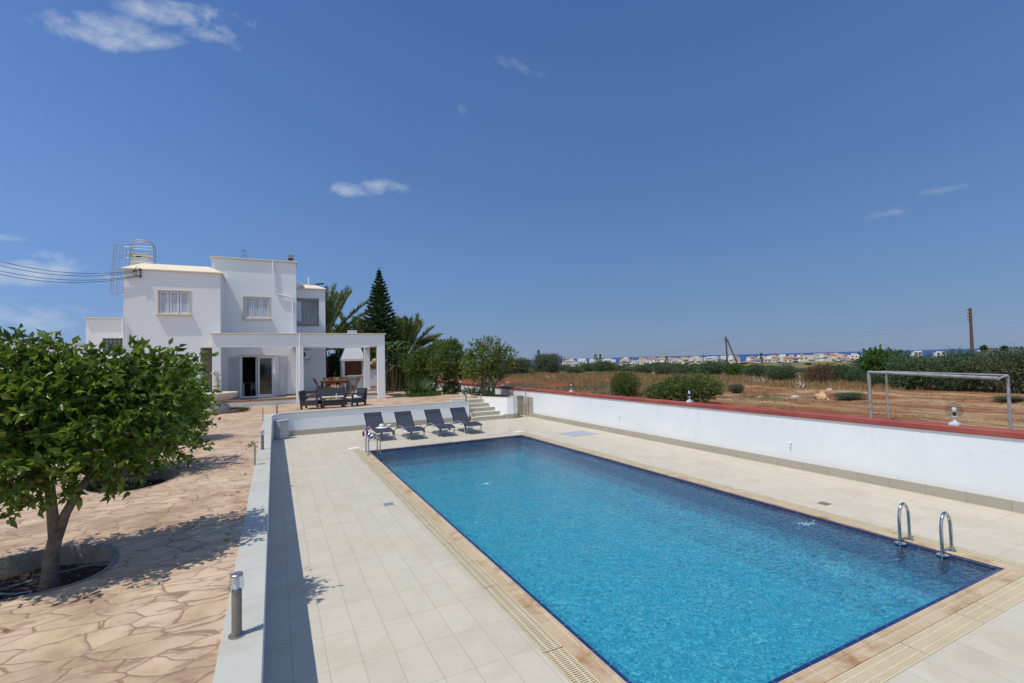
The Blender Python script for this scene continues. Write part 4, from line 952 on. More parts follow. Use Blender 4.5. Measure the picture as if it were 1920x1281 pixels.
# ------------------------------------------------------------------ sun loungers
def make_lounger():
    t = thing('sun_lounger', 'x', 'sun lounger', group='charcoal sun loungers in a row by the pool')
    W = .37
    prof = [(-.02, .37), (.10, .405), (.35, .445), (.70, .45), (1.05, .42), (1.38, .375)]
    mb = MB()
    v = []
    for y, z in prof:
        v += [(-W, y, z), (W, y, z)]
    fs = [(2*i, 2*i+1, 2*i+3, 2*i+2) for i in range(len(prof)-1)]
    v2 = [(a, b, c-.012) for a, b, c in v]; n = len(v)
    mb.add(v+v2, fs+[tuple(n+i for i in reversed(f)) for f in fs]+[(0, n, n+1, 1)]); mb.build('seat', MESHB, t)
    mb = MB(); a = Vector((0, 1.40, .385)); b = Vector((0, 1.98, 1.0)); d = (b-a)
    nrm = Vector((0, -d.z, d.y)).normalized()
    L = 8; v = []
    for i in range(L+1):
        p = a+d*i/L - nrm*(.025*math.sin(PI*i/L))
        v += [(-W+.01, p.y, p.z), (W-.01, p.y, p.z)]
    fs = [(2*i, 2*i+1, 2*i+3, 2*i+2) for i in range(L)]; n = len(v)
    v2 = [(x, y+nrm.y*-.01, z-.008) for x, y, z in v]
    mb.add(v+v2, fs+[tuple(n+i for i in reversed(f)) for f in fs]); back = mb.build('backrest', MESHB, t)
    mb = MB()
    for s in (-1, 1): mb.tube([(s*W, a.y, a.z), (s*W, b.y, b.z)], .016, 6)
    mb.tube([(-W, b.y, b.z), (W, b.y, b.z)], .016, 6); mb.build('back_frame', DARK, back)
    mb = MB(); mb.tube([(-W+.04, a.y+d.y*.90, a.z+d.z*.90)]+[(x, a.y+d.y*(.86-.05*(1-(x/W)**2))+.0, a.z+d.z*(.86-.05*(1-(x/W)**2))+.018) for x in np.linspace(-W+.06, W-.06, 9)]+[(W-.04, a.y+d.y*.90, a.z+d.z*.90)], .007, 5); mb.build('piping', DARK, back)
    for s in (-1, 1):
        mb = MB(); x = s*(W+.03)
        mb.tube([(x, .20, 0.02), (x, .22, .2), (x, .27, .33), (x, .45, .43), (x, .75, .50), (x, 1.05, .50), (x, 1.35, .45), (x, 1.62, .36)], .021, 8); mb.build('side_rail', GALV, t, smooth=True)
    each('cross_bar', GALV, t, [lambda m: m.tube([(-W-.03, .22, .14), (W+.03, .22, .14)], .014, 6), lambda m: m.tube([(-W, 1.38, .36), (W, 1.38, .36)], .014, 6)])
    mb = MB(); mb.tube([(-W-.02, .7, .40)]+[(x, .7, .34-.0*x) for x in (-.25, 0, .25)]+[(W+.02, .7, .40)], .012, 6); mb.tube([(-W-.02, 1.62, .33), (W+.02, 1.62, .33)], .013, 6)
    for s in (-1, 1): mb.tube([(s*W, 1.62, .34), (s*W, 2.0, .2)], .016, 6); mb.tube([(s*(W-.03), 1.62, .34), (s*(W-.03), 1.78, .78)], .012, 6)
    mb.cbox(-.04, .04, .62, .72, .30, .37, .01); mb.build('underframe', DARK, t)
    for s in (-1, 1):
        mb = MB(); mb.tube([(s*(W+.03)-.025, 2.02, .11), (s*(W+.03)+.025, 2.02, .11)], .105, 16); mb.build('wheel', DARK, t)
        mb = MB(); mb.tube([(s*(W+.03), .20, 0), (s*(W+.03), .20, .035)], .028, 8); mb.build('foot', PVC, t)
    return t
LG = make_lounger()
feet = [((702, 829), (738, 826)), ((765, 825), (793, 821)), ((822, 821), (851, 818)), ((874, 815), (902, 812))]
labs = ['leftmost dark sling lounger with straw hat, book and purple towel on it', 'second dark sling lounger from the left, empty, next to the one with the hat',
        'third dark sling lounger from the left, empty, between two other empty ones', 'rightmost dark sling lounger, empty, nearest the garden steps']
lpos = []
for i, (a, b) in enumerate(feet):
    pa, pb = onz(*a, 0), onz(*b, 0); c = (pa+pb)/2
    o = LG if i == 0 else dup(LG)
    y = 19.82+.0*i if i else 20.3
    cx = ony((a[0]+b[0])/2, (a[1]+b[1])/2, y).x
    o.location = (cx, y-.2, 0); o.rotation_euler = (0, 0, math.radians((4, 3, 2, 3)[i])); o['label'] = labs[i]; lpos.append(Vector((cx, y-.2, 0)))
L0 = lpos[0]
t = thing('sun_hat', 'wide brimmed white and pink straw hat lying on the leftmost lounger', 'hat', (L0.x+.03, L0.y+.78, .462))
mb = MB(); mb.lathe([(.24, .0), (.245, .008), (.14, .03), (.115, .04), (.105, .12), (.085, .15), (.03, .16)], n=28); mb.build('crown', M('white_straw', (.74, .72, .68), (.66, .62, .58), 30, .8, bump=.5), t, smooth=True)
mb = MB(); mb.lathe([(.118, .04), (.112, .07), (.108, .07)], n=24); mb.build('band', M('pink_band', (.62, .35, .42), None), t)
mb = MB(); mb.lathe([(.25, -.004), (.256, .004), (.19, .018), (.18, .01)], n=28); mb.build('brim', M('pink_brim', (.66, .42, .44), None), t, smooth=True)
t = thing('book', 'open paperback book lying beside the hat on the leftmost lounger', 'book', (L0.x+.28, L0.y+.95, .50), .3)
mb = MB(); mb.add([(-.16, -.11, .05), (0, -.11, 0), (0, .11, 0), (-.16, .11, .05), (.16, -.11, .05), (.16, .11, .05), (-.16, -.11, .03), (0, -.11, -.02), (.16, -.11, .03)], [(0, 1, 2, 3), (1, 4, 5, 2), (0, 6, 7, 1), (1, 7, 8, 4)]); mb.build('pages', M('cream_paper', (.62, .60, .52), None, rough=.9), t)
mb = MB(); mb.add([(-.165, -.115, .028), (0, -.115, -.024), (.165, -.115, .028), (.165, .115, .028), (0, .115, -.024), (-.165, .115, .028)], [(0, 5, 4, 1), (1, 4, 3, 2)]); mb.build('cover', M('dark_cover', (.08, .06, .05), None), t)
t = thing('beach_towel', 'crumpled purple and blue beach towel hanging off the left side of the leftmost lounger', 'towel', (L0.x-.42, L0.y+1.2, 0))
rng = np.random.default_rng(5)
def cloth(mb, pts, w_, amp, seed):
    rng = np.random.default_rng(seed); n = len(pts); K = 9; g = []
    for i, p in enumerate(pts):
        for k in range(K+1):
            g.append((p[0]+amp*math.sin(k*2.1+i*.7+seed), p[1]+w_*(k/K-.5), p[2]+amp*.6*math.sin(k*1.3+i*1.9)))
    f = [(i*(K+1)+k, i*(K+1)+k+1, (i+1)*(K+1)+k+1, (i+1)*(K+1)+k) for i in range(n-1) for k in range(K)]
    m_ = len(g); g2 = [(x-.014, y, z-.006) for x, y, z in g]
    mb.add(g+g2, f+[tuple(m_+j for j in reversed(q)) for q in f])
mb = MB(); cloth(mb, [(.12, 0, .50), (.03, 0, .53), (-.06, 0, .45), (-.09, 0, .34), (-.07, 0, .24), (-.10, 0, .16)], .3, .03, 1); mb.build('purple_fold', M('purple_towel', (.22, .04, .30), (.12, .02, .14), 9, .95, bump=.5), t, smooth=True)
mb = MB(); cloth(mb, [(.02, -.16, .22), (-.05, -.18, .12), (-.02, -.2, .05)], .22, .03, 3); mb.build('blue_fold', M('blue_towel', (.03, .05, .40), (.10, .03, .30), 9, .95, bump=.5), t, smooth=True)
t = thing('beach_sandals', 'pair of small sandals on the deck under the leftmost lounger', 'sandals', (L0.x-.55, L0.y+.45, 0))
for dx in (0, .42):
    mb = MB(); mb.lathe([(.05, 0), (.055, .015), (.045, .02)], (dx, 0, 0), 14, .8, 2.1); s_ = mb.build('sole', M('pale_sandal', (.5, .48, .44), (.3, .22, .2), 20), t)
    mb = MB(); mb.tube([(dx-.04, .02, .015), (dx, .0, .06), (dx+.04, .02, .015)], .008, 5); mb.build('strap', M('sandal_strap', (.16, .1, .1), None), t)

# ------------------------------------------------------------------ pool ladders
def hoop(a, b, h, r=.023, down=.10):
    a, b = Vector(a), Vector(b); n = 12; d = b-a; pts = [(a.x, a.y, -down), (a.x, a.y, h-.25)]
    for i in range(1, n):
        th = PI*i/n; pts.append(tuple(a+d*(1-math.cos(th))/2+Vector((0, 0, h-.25+.25*math.sin(th)))))
    pts += [(b.x, b.y, h-.25), (b.x, b.y, .0)]; return pts
def ladder(xw, xd, y0, y1, h, label):
    t = thing('pool_ladder', label, 'pool ladder', ((xw+xd)/2, (y0+y1)/2, 0)); O = t.location
    for y in (y0, y1):
        mb = MB(); mb.tube(hoop((xw, y, 0), (xd, y, 0), h), .024, 12); r_ = mb.build('handrail', STEEL, t, O, smooth=True)
        mb = MB(); mb.lathe([(.065, .004), (.06, .014), (.03, .022)], (xd, y, .004), 18); mb.lathe([(.075, 0), (.078, .01), (.03, .012)], (xw, y, -.008), 18); mb.build('flange', STEEL, r_, O, smooth=True)
ladder(9.30, 9.60, 3.82, 4.38, .62, 'stainless steel pool ladder in the near right corner of the pool')
ladder(3.36, 2.96, 17.45, 17.98, .68, 'stainless steel pool ladder at the far left corner beside the leftmost lounger')
# return jets disturbing the surface
FOAM = M('white_foam', (.45, .66, .76), None, rough=.5)
for (u, v, lab) in ((911, 906, 'small patch of white bubbling water over the far inlet jet'), (1512, 981, 'small patch of white bubbling water over the right inlet jet')):
    p = onz(u, v, 0); mb = MB(); rng = np.random.default_rng(u)
    for i in range(45):
        a, r_ = rng.uniform(0, 2*PI), abs(rng.normal())*.09; s_ = rng.uniform(.004, .011)
        mb.lathe([(s_, 0), (s_*.7, s_*.35), (s_*.2, s_*.45)], (p.x+r_*math.cos(a)*1.5, p.y+r_*math.sin(a), -.012), 7, 1.6, 1)
    tag(mb.build('bubbling_water', FOAM), lab, 'foam')

# ------------------------------------------------------------------ bollards and wall globes
def make_bollard():
    t = thing('bollard_light', 'x', 'bollard light', group='bollard lights on the low terrace wall')
    mb = MB(); mb.lathe([(.062, 0), (.062, .008), (.045, .010)], n=22); mb.build('base', DULLSTEEL, t, smooth=True)
    mb = MB(); mb.lathe([(.037, .008), (.037, .355), (.034, .36)], n=22); mb.build('post', M('taupe_post_paint', (.21, .19, .155), (.18, .16, .13), 10, .4, metal=.2), t, smooth=True)
    mb = MB(); pr = [(.046, .362)]
    for i in range(7): z = .37+i*.013; pr += [(.053, z), (.048, z+.0065)]
    pr += [(.046, .468)]; mb.lathe(pr, n=22); mb.build('lens', GLOBE, t, smooth=True)
    mb = MB(); mb.lathe([(.018, .362), (.022, .40), (.018, .46)], n=10); mb.build('bulb', PVC, t, smooth=True)
    mb = MB(); mb.lathe([(.047, .468), (.047, .482), (.042, .487), (.036, .487)], n=22); mb.build('cap', DULLSTEEL, t, smooth=True)
    return t
B0 = make_bollard()
zt = GZ+.012
spots = [((444, 1192), 'nearest bollard light, large in the foreground on the low wall'), ((492, 843), 'bollard light halfway along the low wall by the standpipe with a plant'), ((519, 776), 'bollard light on the curved corner of the low wall before the porch'), ((874, 753), 'bollard light at the top of the garden steps')]
for i, (p, lab) in enumerate(spots):
    o = B0 if i == 0 else dup(B0); q_ = onz(*p, zt); o.location = q_; o['label'] = lab
def make_globe():
    t = thing('globe_lamp', 'x', 'globe lamp', group='clear globe lamps on the red wall cap')
    mb = MB(); mb.cbox(-.085, .085, -.085, .085, 0, .055, .008); mb.cbox(-.065, .065, -.065, .065, .056, .08, .006)
    mb.lathe([(.05, .08), (.02, .12), (.018, .17), (.055, .19), (.06, .20), (.05, .205)], n=18); mb.build('pedestal', M('white_grey_lamp_base', (.60, .62, .66), None, rough=.4), t)
    mb = MB(); mb.lathe([(.02, .205), (.03, .23), (.03, .28), (.015, .29)], n=12); mb.build('lamp_holder', DARK, t)
    mb = MB(); mb.lathe([(.03, .292), (.042, .31), (.042, .37), (.02, .385)], n=14); mb.build('bulb', PVC, t, smooth=True)
    mb = MB(); pr = [(.15*math.sin(a), .335-.15*math.cos(a)) for a in np.linspace(.35, PI-.01, 16)]; mb.lathe(pr, n=28); mb.build('globe', GLOBE, t, smooth=True)
    return t
G0 = make_globe()
for i, (y, lab) in enumerate(((5.0, 'nearest clear globe lamp on the red cap in front of the goal'), (12.3, 'clear globe lamp on the red cap in front of the large dark shrub'), (19.75, 'clear globe lamp on the red cap above the outdoor shower side of the wall'),
                              (27.6, 'clear globe lamp on the red cap right of the multi stemmed citrus tree'), (35.3, 'clear globe lamp seen between the garden trees'), (43.0, 'farthest clear globe lamp near the end of the boundary wall'))):
    o = G0 if i == 0 else dup(G0); o.location = (13.03, y, 1.56); o['label'] = lab
# wall spouts
for (u, v, lab) in ((1483, 830, 'small white pipe outlet on the long white wall, nearer one'), (1162, 779, 'small white pipe outlet on the long white wall, farther one')):
    d = ray(u, v); s_ = 12.9/d[0]; p = Vector((12.9, d[1]*s_, CAMZ+d[2]*s_)); t = thing('wall_spout', lab, 'pipe outlet', p)
    mb = MB(); mb.tube([(0, 0, 0), (-.07, 0, 0), (-.09, 0, -.02)], .018, 8); mb.lathe([(.03, -.01), (.03, .02)], (0, 0, 0), 10); mb.build('pipe', PVC, t, smooth=True)

# ------------------------------------------------------------------ utility box, standpipes, hose
t = thing('utility_box', 'light grey electrical cabinet standing in the corner of the low wall', 'cabinet', (.26, 23.45, 0), math.radians(35))
BOXM = M('painted_grey_cabinet', (.42, .43, .45), (.38, .39, .41), 3, .5)
mb = MB(); mb.cbox(-.2, .27, -.17, .16, 0, .78, .01); mb.build('body', BOXM, t)
mb = MB(); mb.cbox(-.22, .29, -.19, .18, .782, .82, .012); mb.build('lid', BOXM, t)
mb = MB(); mb.cbox(-.18, .25, -.188, -.172, .03, .76, .006); dr = mb.build('door', BOXM, t)
mb = MB(); mb.cbox(-.165, -.10, -.205, -.189, .38, .40, .003); mb.build('handle', DARK, dr)
def standpipe(p, h, label):
    t = thing('standpipe', label, 'water tap', p)
    mb = MB(); mb.lathe([(.016, 0), (.016, h)], n=8); mb.build('pipe', M('grey_pipe', (.20, .24, .22), None, rough=.5), t)
    mb = MB(); mb.tube([(0, 0, h), (0, 0, h+.03), (-.05, 0, h+.05), (-.10, 0, h+.03), (-.11, 0, h-.01)], .013, 7); mb.tube([(-.05, 0, h+.05), (-.05, 0, h+.085)], .008, 6); mb.tube([(-.08, 0, h+.085), (-.02, 0, h+.085)], .009, 6); mb.build('tap', M('brass_tap', (.25, .17, .08), None, rough=.4, metal=.7), t)
    return t
standpipe(onz(493, 792, GZ), .5, 'thin grey standpipe with a brass tap near the wall corner')
sp = standpipe(onz(478, 873, GZ), .44, 'thin standpipe tangled with wilted leaves beside the middle bollard')
C, D = [], []; rng = np.random.default_rng(9)
for i in range(36): C.append((rng.normal()*.07-.05, rng.normal()*.05, .44+rng.normal()*.04)); D.append(rng.normal(size=3))
link('withered_leaves', leaves_mesh('withered_leaves', C, D, .05, .03, M('withered', (.22, .17, .08), (.12, .12, .05), 30, .8), seed=2), sp)
mb = MB(); pts = [(-2.75+.45*math.cos(a)*(1+.1*math.sin(3*a)), 6.75+.30*math.sin(a), GZ-.17+.02*math.sin(5*a)) for a in np.linspace(-2.5, 2.2, 30)]
pts += [(-2.2, 7.3, GZ-.14), (-1.75, 7.45, GZ-.15)]
mb.tube(pts, .012, 6); tag(mb.build('garden_hose', M('blue_grey_hose', (.16, .18, .22), None, rough=.5), smooth=True), 'thin blue grey hose coiled on the soil round the near tree trunk', 'hose')

# ------------------------------------------------------------------ fountain with statue
FO = Vector((-2.42, 26.9, GZ))
t = thing('fountain', 'weathered stone fountain bowl on a pedestal in the round brick bed', 'fountain', FO)
mb = MB(); mb.lathe([(.62, .12), (.62, .20), (.50, .24), (.47, .34), (.30, .44), (.26, .52), (.42, .58), (.62, .64), (.80, .80), (.86, .93), (.84, .96), (.78, .95), (.6, .86), (.1, .84)], n=40); mb.build('bowl', STONEW, t, smooth=True)
mb = MB()
for i in range(20):
    a = 2*PI*i/20; mb.lathe([(.045, -.02), (.05, .02), (.03, .05)], (.74*math.cos(a), .74*math.sin(a), .72), 7)
mb.lathe([(.12, 0), (.16, .05), (.10, .12), (.08, .14)], (0, 0, .84), 14); mb.build('carving', STONEW, t, smooth=True)
t = thing('brick_bed', 'round kerb brick bed with weeds under the fountain', 'flower bed', FO)
mb = MB()
for i in range(52):
    a = 2*PI*i/52
    if -2.9 < (a if a < PI else a-2*PI) < -1.2 or True:
        r0, r1 = 1.02, 1.12; da = 2*PI/52*.46
        p = [(r0*math.cos(a-da), r0*math.sin(a-da)), (r1*math.cos(a-da), r1*math.sin(a-da)), (r1*math.cos(a+da), r1*math.sin(a+da)), (r0*math.cos(a+da), r0*math.sin(a+da))]
        mb.prism([(x, y) for x, y in p], 0, .14+.012*random.random())
mb.build('kerb', KERBB, t); mb = MB(); mb.lathe([(1.02, 0), (1.02, .06), (.6, .12), (.1, .13)], n=30); mb.build('soil', M('pale_bed_soil', (.30, .22, .15), (.22, .15, .1), 9, .9), t)
def grass_tufts(cx, cy, cz, rx, ry, n, h, mat, seed, wid=.012, lean=.35):
    rng = np.random.default_rng(seed); a = rng.uniform(0, 2*PI, n); r = np.sqrt(rng.random(n))
    C = np.stack([cx+rx*r*np.cos(a), cy+ry*r*np.sin(a), np.full(n, cz)], 1); D = rng.normal(size=(n, 3))*lean; D[:, 2] = 1
    return C, D, h*rng.uniform(.5, 1.2, n), wid
C, D, Ls, Ws = grass_tufts(.95, -.35, .05, .42, .28, 240, .2, GRASSG, 4, .035, .6)
link('weeds', leaves_mesh('weeds', C, D, Ls, Ws, GRASSG, seed=1), t)
# statue: standing draped woman with one arm raised to a jug on the shoulder
def skinned(name, V, E, R, mat, parent, sub=2):
    me = bpy.data.meshes.new(name); me.from_pydata(V, E, []); o = link(name, me, parent); me.materials.append(mat)
    md = o.modifiers.new('skin', 'SKIN'); md.use_smooth_shade = True
    for i, r in enumerate(R): me.skin_vertices[0].data[i].radius = (r if isinstance(r, tuple) else (r, r))
    me.skin_vertices[0].data[0].use_root = True
    s_ = o.modifiers.new('sub', 'SUBSURF'); s_.levels = sub; s_.render_levels = sub
    return o
t = thing('statue', 'small white stone statue of a draped standing woman raising a jug in the fountain bowl', 'statue', FO+Vector((-.02, 0, .92)), .2)
V_ = [(0, 0, .60), (0, 0, .72), (.01, 0, .84), (.01, 0, .93), (.0, -.01, 1.0), (-.01, -.02, 1.06),   # pelvis, waist, chest, neck, head low, head top
      (-.11, 0, .89), (-.19, -.02, .99), (-.10, -.02, 1.09),     # raised arm
      (.11, 0, .88), (.15, -.03, .75), (.07, -.11, .69),         # other arm
      (-.04, 0, .42), (-.05, -.01, .22), (-.05, -.03, .03), (.05, .01, .42), (.07, .0, .22), (.06, -.02, .03)]
E_ = [(0, 1), (1, 2), (2, 3), (3, 4), (4, 5), (2, 6), (6, 7), (7, 8), (2, 9), (9, 10), (10, 11), (0, 12), (12, 13), (13, 14), (0, 15), (15, 16), (16, 17)]
R_ = [(.095, .07), .065, (.09, .06), .03, .05, .04, .035, .027, .02, .035, .027, .02, .07, .05, .04, .07, .05, .04]
skinned('body', V_, E_, R_, STONEW, t)
mb = MB(); pr = []
for z, r in ((0, .15), (.1, .135), (.25, .12), (.42, .115), (.58, .11), (.68, .075)): pr.append((r, z))
o_ = len(mb.v); n = 26
for i, (r, z) in enumerate(pr):
    for k in range(n):
        a = 2*PI*k/n; rr = r*(1+.11*math.sin(7*a+z*3)*(1-.5*z)); mb.v.append((rr*math.cos(a), rr*.85*math.sin(a), z))
for i in range(len(pr)-1):
    for k in range(n): mb.f.append((i*n+k, i*n+(k+1) % n, (i+1)*n+(k+1) % n, (i+1)*n+k))
mb.build('drapery', STONEW, t, smooth=True)
mb = MB(); mb.lathe([(.02, -.12), (.07, -.06), (.075, 0), (.04, .06), (.025, .08), (.04, .10)], (0, 0, 0), 16); j = mb.build('jug', STONEW, t, smooth=True); j.location = (-.17, -.05, .98); j.rotation_euler = (.3, -1.9, 0)
mb = MB(); mb.lathe([(.04, -.01), (.055, .03), (.05, .07), (.02, .09)], (-.01, .01, 1.0), 14); mb.build('hair', STONEW, t, smooth=True)
mb = MB(); mb.lathe([(.2, 0), (.19, .05), (.14, .09), (.12, .1)], (0, 0, -.05), 18); mb.build('plinth', STONEW, t, smooth=True)

# ------------------------------------------------------------------ rattan sofa set
def arm_seat(W, label, loc, rz, name='garden_armchair', cat='armchair', group=None, n_cush=1):
    t = thing(name, label, cat, loc, rz, group)
    w2 = W/2; mb = MB()
    mb.cbox(-w2+.09, w2-.09, -.36, .30, .20, .38, .02); mb.build('seat', RATTAN, t)
    mb = MB()   # backrest panel, leaning back
    a = [(-w2+.06, .26, .34), (w2-.06, .26, .34), (w2-.06, .42, .90), (-w2+.06, .42, .90)]; b = [(x, y+.07, z) for x, y, z in a]
    mb.add(a+b, [(0, 1, 2, 3), (7, 6, 5, 4), (0, 4, 5, 1), (1, 5, 6, 2), (2, 6, 7, 3), (3, 7, 4, 0)]); mb.build('backrest', RATTAN, t)
    for s in (-1, 1):
        mb = MB(); x = s*(w2-.045)
        mb.bar((x, -.38, 0), (x, -.34, .60), .085, .07, (0, 1, 0)); mb.bar((x, .36, 0), (x, .46, .88), .085, .08, (0, 1, 0)); mb.bar((x, -.38, .615), (x, -.1, .66), .095, .045); mb.bar((x, -.1, .66), (x, .42, .62), .095, .045)
        mb.bar((x, -.36, .28), (x, .38, .28), .07, .20); mb.build('arm_frame', RATTAN, t)
    for k in range(n_cush):
        mb = MB(); g = (W-.2)/n_cush; mb.cbox(-w2+.10+k*g+.005, -w2+.10+(k+1)*g-.005, -.36, .24, .382, .47, .035); mb.build('cushion', CUSH, t)
    return t
cl = ony(584, 760, 25.7); cr = ony(664, 757, 25.75)
arm_seat(.80, 'left graphite garden armchair facing right, light cushion', (1.66, 25.75, GZ), math.radians(70)+0, group='graphite resin garden armchairs')
arm_seat(.80, 'right graphite garden armchair facing left with a folded cloth on its cushion', (3.72, 25.80, GZ), math.radians(-66), group='graphite resin garden armchairs')
arm_seat(1.50, 'graphite two seat garden sofa with beige cushions facing the pool', (2.72, 27.15, GZ), 0, 'garden_sofa', 'sofa', None, 2)
t = thing('coffee_table', 'low graphite resin coffee table with a tray of food', 'coffee table', (2.64, 25.6, GZ), math.radians(3))
mb = MB(); mb.cbox(-.54, .54, -.31, .31, .36, .40, .012); mb.build('tabletop', RATTAN, t)
mb = MB(); mb.cbox(-.50, .50, -.28, .28, .12, .358, .012); mb.build('drawer_box', RATTAN, t)
for sx in (-1, 1):
    for sy in (-1, 1): mb = MB(); mb.cbox(sx*.49-.05, sx*.49+.05, sy*.26-.045, sy*.26+.045, 0, .357, .01); mb.build('leg', RATTAN, t)
tz = GZ+.40
t = thing('serving_tray', 'wooden tray on the coffee table with green salad and bread', 'tray', (2.64, 25.5, tz), .05)
mb = MB(); mb.cbox(-.36, .36, -.18, .18, .0, .025, .008); mb.build('board', M('pale_tray_wood', (.50, .33, .14), (.42, .26, .1), 6, .5), t)
C, D = [], []; rng = np.random.default_rng(2)
for i in range(120): C.append((rng.normal()*.09-.12, rng.normal()*.05, .04+rng.random()*.04)); D.append(rng.normal(size=3)+np.array([0, 0, .5]))
link('salad', leaves_mesh('salad', C, D, .05, .035, M('salad_green', (.25, .42, .04), (.12, .28, .03), 30, .5), seed=3), t)
mb = MB()
for i in range(5): mb.lathe([(.02, 0), (.035, .012), (.03, .03), (.01, .036)], (.08+.05*i, .04*math.sin(i*2), .026), 10)
mb.build('bread', M('bread_crust', (.55, .36, .14), (.42, .24, .08), 12, .7), t, smooth=True)
GL = GLOBE
def vessel(loc, r, h, label, mat=GL, fill=None, cat='glass', name='drinking_glass', group=None):
    t = thing(name, label, cat, loc, 0, group); mb = MB(); mb.lathe([(r*.8, 0), (r, h), (r*.9, h), (r*.7, .01)], n=14); mb.build('body', mat, t, smooth=True)
    if fill: mb = MB(); mb.lathe([(r*.66, .012), (r*.84, h*.8)], n=12); mb.build('drink', fill, t, smooth=True)
    return t
t = thing('water_bottle', 'clear bottle with pale blue tint standing on the coffee table', 'bottle', (2.83, 25.75, tz))
mb = MB(); mb.lathe([(.04, 0), (.042, .15), (.03, .2), (.015, .24), (.015, .27)], n=16); mb.build('body', M('pale_bottle', (.55, .68, .70), None, rough=.15), t, smooth=True)
mb = MB(); mb.lathe([(.017, .272), (.017, .29), (.01, .292)], n=10); mb.build('cap', PVC, t)
vessel((2.62, 25.78, tz), .045, .13, 'wide clear glass left of the bottle on the coffee table', group='glasses on the coffee table')
vessel((2.72, 25.80, tz), .04, .13, 'narrow clear glass next to the bottle on the coffee table', group='glasses on the coffee table')
t = thing('folded_cloth', 'crumpled pale blue cloth on the right armchair cushion', 'cloth', (3.72, 25.75, GZ+.475))
mb = MB(); g = []; K = 10
for j in range(K+1):
    for i in range(K+1):
        x, y = (i/K-.5)*.36, (j/K-.5)*.3; e = max(0, 1-(abs(x)/.18)**4)*max(0, 1-(abs(y)/.15)**4)
        g.append((x, y, .002+e*(.07+.06*mnoise.noise(Vector((x*12, y*12, 0))))))
mb.add(g, [(j*(K+1)+i, j*(K+1)+i+1, (j+1)*(K+1)+i+1, (j+1)*(K+1)+i) for j in range(K) for i in range(K)]); mb.build('cloth', M('pale_blue_cloth', (.52, .60, .68), None, rough=.9), t, smooth=True)

# ------------------------------------------------------------------ dining table and folding chairs
FZ = 1.372
t = thing('dining_table', 'rectangular teak dining table laid for breakfast under the pergola', 'dining table', (3.40, 31.55, FZ))
mb = MB()
for i in range(9): mb.cbox(-.88, .88, -.50+i*.112, -.50+i*.112+.104, .80, .83, .004)
mb.build('tabletop', TEAK, t)
mb = MB(); mb.box(-.8, .8, -.42, -.39, .71, .799); mb.box(-.8, .8, .39, .42, .71, .799); mb.box(-.81, -.78, -.38, .38, .71, .799); mb.box(.78, .81, -.38, .38, .71, .799); mb.build('apron', TEAK, t)
for sx in (-1, 1):
    for sy in (-1, 1): mb = MB(); mb.bar((sx*.78, sy*.40, 0), (sx*.76, sy*.39, .71), .065, .065, (0, 1, 0)); mb.build('leg', TEAK, t)
def make_chair():
    t = thing('folding_chair', 'x', 'chair', group='teak folding chairs round the dining table')
    # faces -y: front at -y, back at +y
    for s in (-1, 1):
        x = s*.23
        mb = MB(); mb.bar((x, -.28, 0), (x, .26, 1.03), .04, .045, (1, 0, 0)); mb.build('back_leg', TEAK, t)
        mb = MB(); mb.bar((x-s*.035, .36, 0), (x-s*.035, -.24, .48), .035, .04, (1, 0, 0)); mb.build('front_leg', TEAK, t)
    mb = MB()
    for i in range(6): mb.cbox(-.20, .20, -.27+i*.078, -.27+i*.078+.066, .465, .487, .004)
    mb.build('seat', TEAK, t)
    mb = MB(); d = Vector((0, .54, 1.03)).normalized()
    mb.bar((-.21, -.01+.10, .70-.01), (.21, .09, .69), .03, .05); mb.bar((-.21, .235, .985), (.21, .235, .985), .03, .07)
    for i in range(6): x = -.165+i*.066; mb.bar((x, .09, .70), (x, .232, .97), .035, .014, (0, 1, 0))
    mb.build('backrest', TEAK, t)
    mb = MB(); mb.cbox(-.19, .19, -.26, .16, .489, .515, .01)
    return t
c0 = make_chair()
chairs = [((2.42, 31.7), 98, 'folding chair at the left end of the dining table'), ((4.62, 31.45), -82, 'folding chair at the right end of the dining table, seen from the side'),
          ((3.02, 30.85), 180, 'front left folding chair pushed under the dining table'), ((3.78, 30.85), 178, 'front right folding chair pushed under the dining table'),
          ((3.02, 32.35), 2, 'back left folding chair behind the dining table'), ((3.75, 32.38), -3, 'back right folding chair behind the dining table')]
for i, ((x, y), r, lab) in enumerate(chairs):
    o = c0 if i == 0 else dup(c0); o.location = (x, y, FZ); o.rotation_euler = (0, 0, math.radians(r)); o['label'] = lab
OJ = M('orange_juice', (.75, .33, .02), None, rough=.3); tz = FZ+.832
J = 'juice glasses on the dining table'
for x, y, lab in ((2.75, 31.35, 'orange juice glass at the left end of the dining table'), (3.12, 31.6, 'orange juice glass in the middle left of the dining table'), (3.62, 31.75, 'orange juice glass by the bowl near the right of the dining table')):
    vessel((x, y, tz), .045, .15, lab, GL, OJ, group=J)
t = thing('juice_jug', 'tall jug of orange juice in the middle of the dining table', 'jug', (3.34, 31.6, tz)); mb = MB(); mb.lathe([(.05, 0), (.06, .12), (.045, .2), (.05, .23)], n=16); mb.build('body', OJ, t, smooth=True); mb = MB(); mb.tube([(.05, 0, .19), (.10, 0, .17), (.10, 0, .08), (.055, 0, .05)], .008, 6); mb.build('handle', GL, t)
t = thing('fruit_bowl', 'white bowl with green apples and leaves on the dining table', 'bowl', (3.52, 31.5, tz)); mb = MB(); mb.lathe([(.06, 0), (.13, .07), (.12, .07), (.05, .02)], n=20); mb.build('bowl', PVC, t, smooth=True)
C, D = [], []; rng = np.random.default_rng(12)
for i in range(70): C.append((rng.normal()*.05, rng.normal()*.05, .09+rng.random()*.08)); D.append(rng.normal(size=3)+np.array([0, 0, .8]))
link('greens', leaves_mesh('greens', C, D, .06, .04, MATS['salad_green'], seed=3), t)
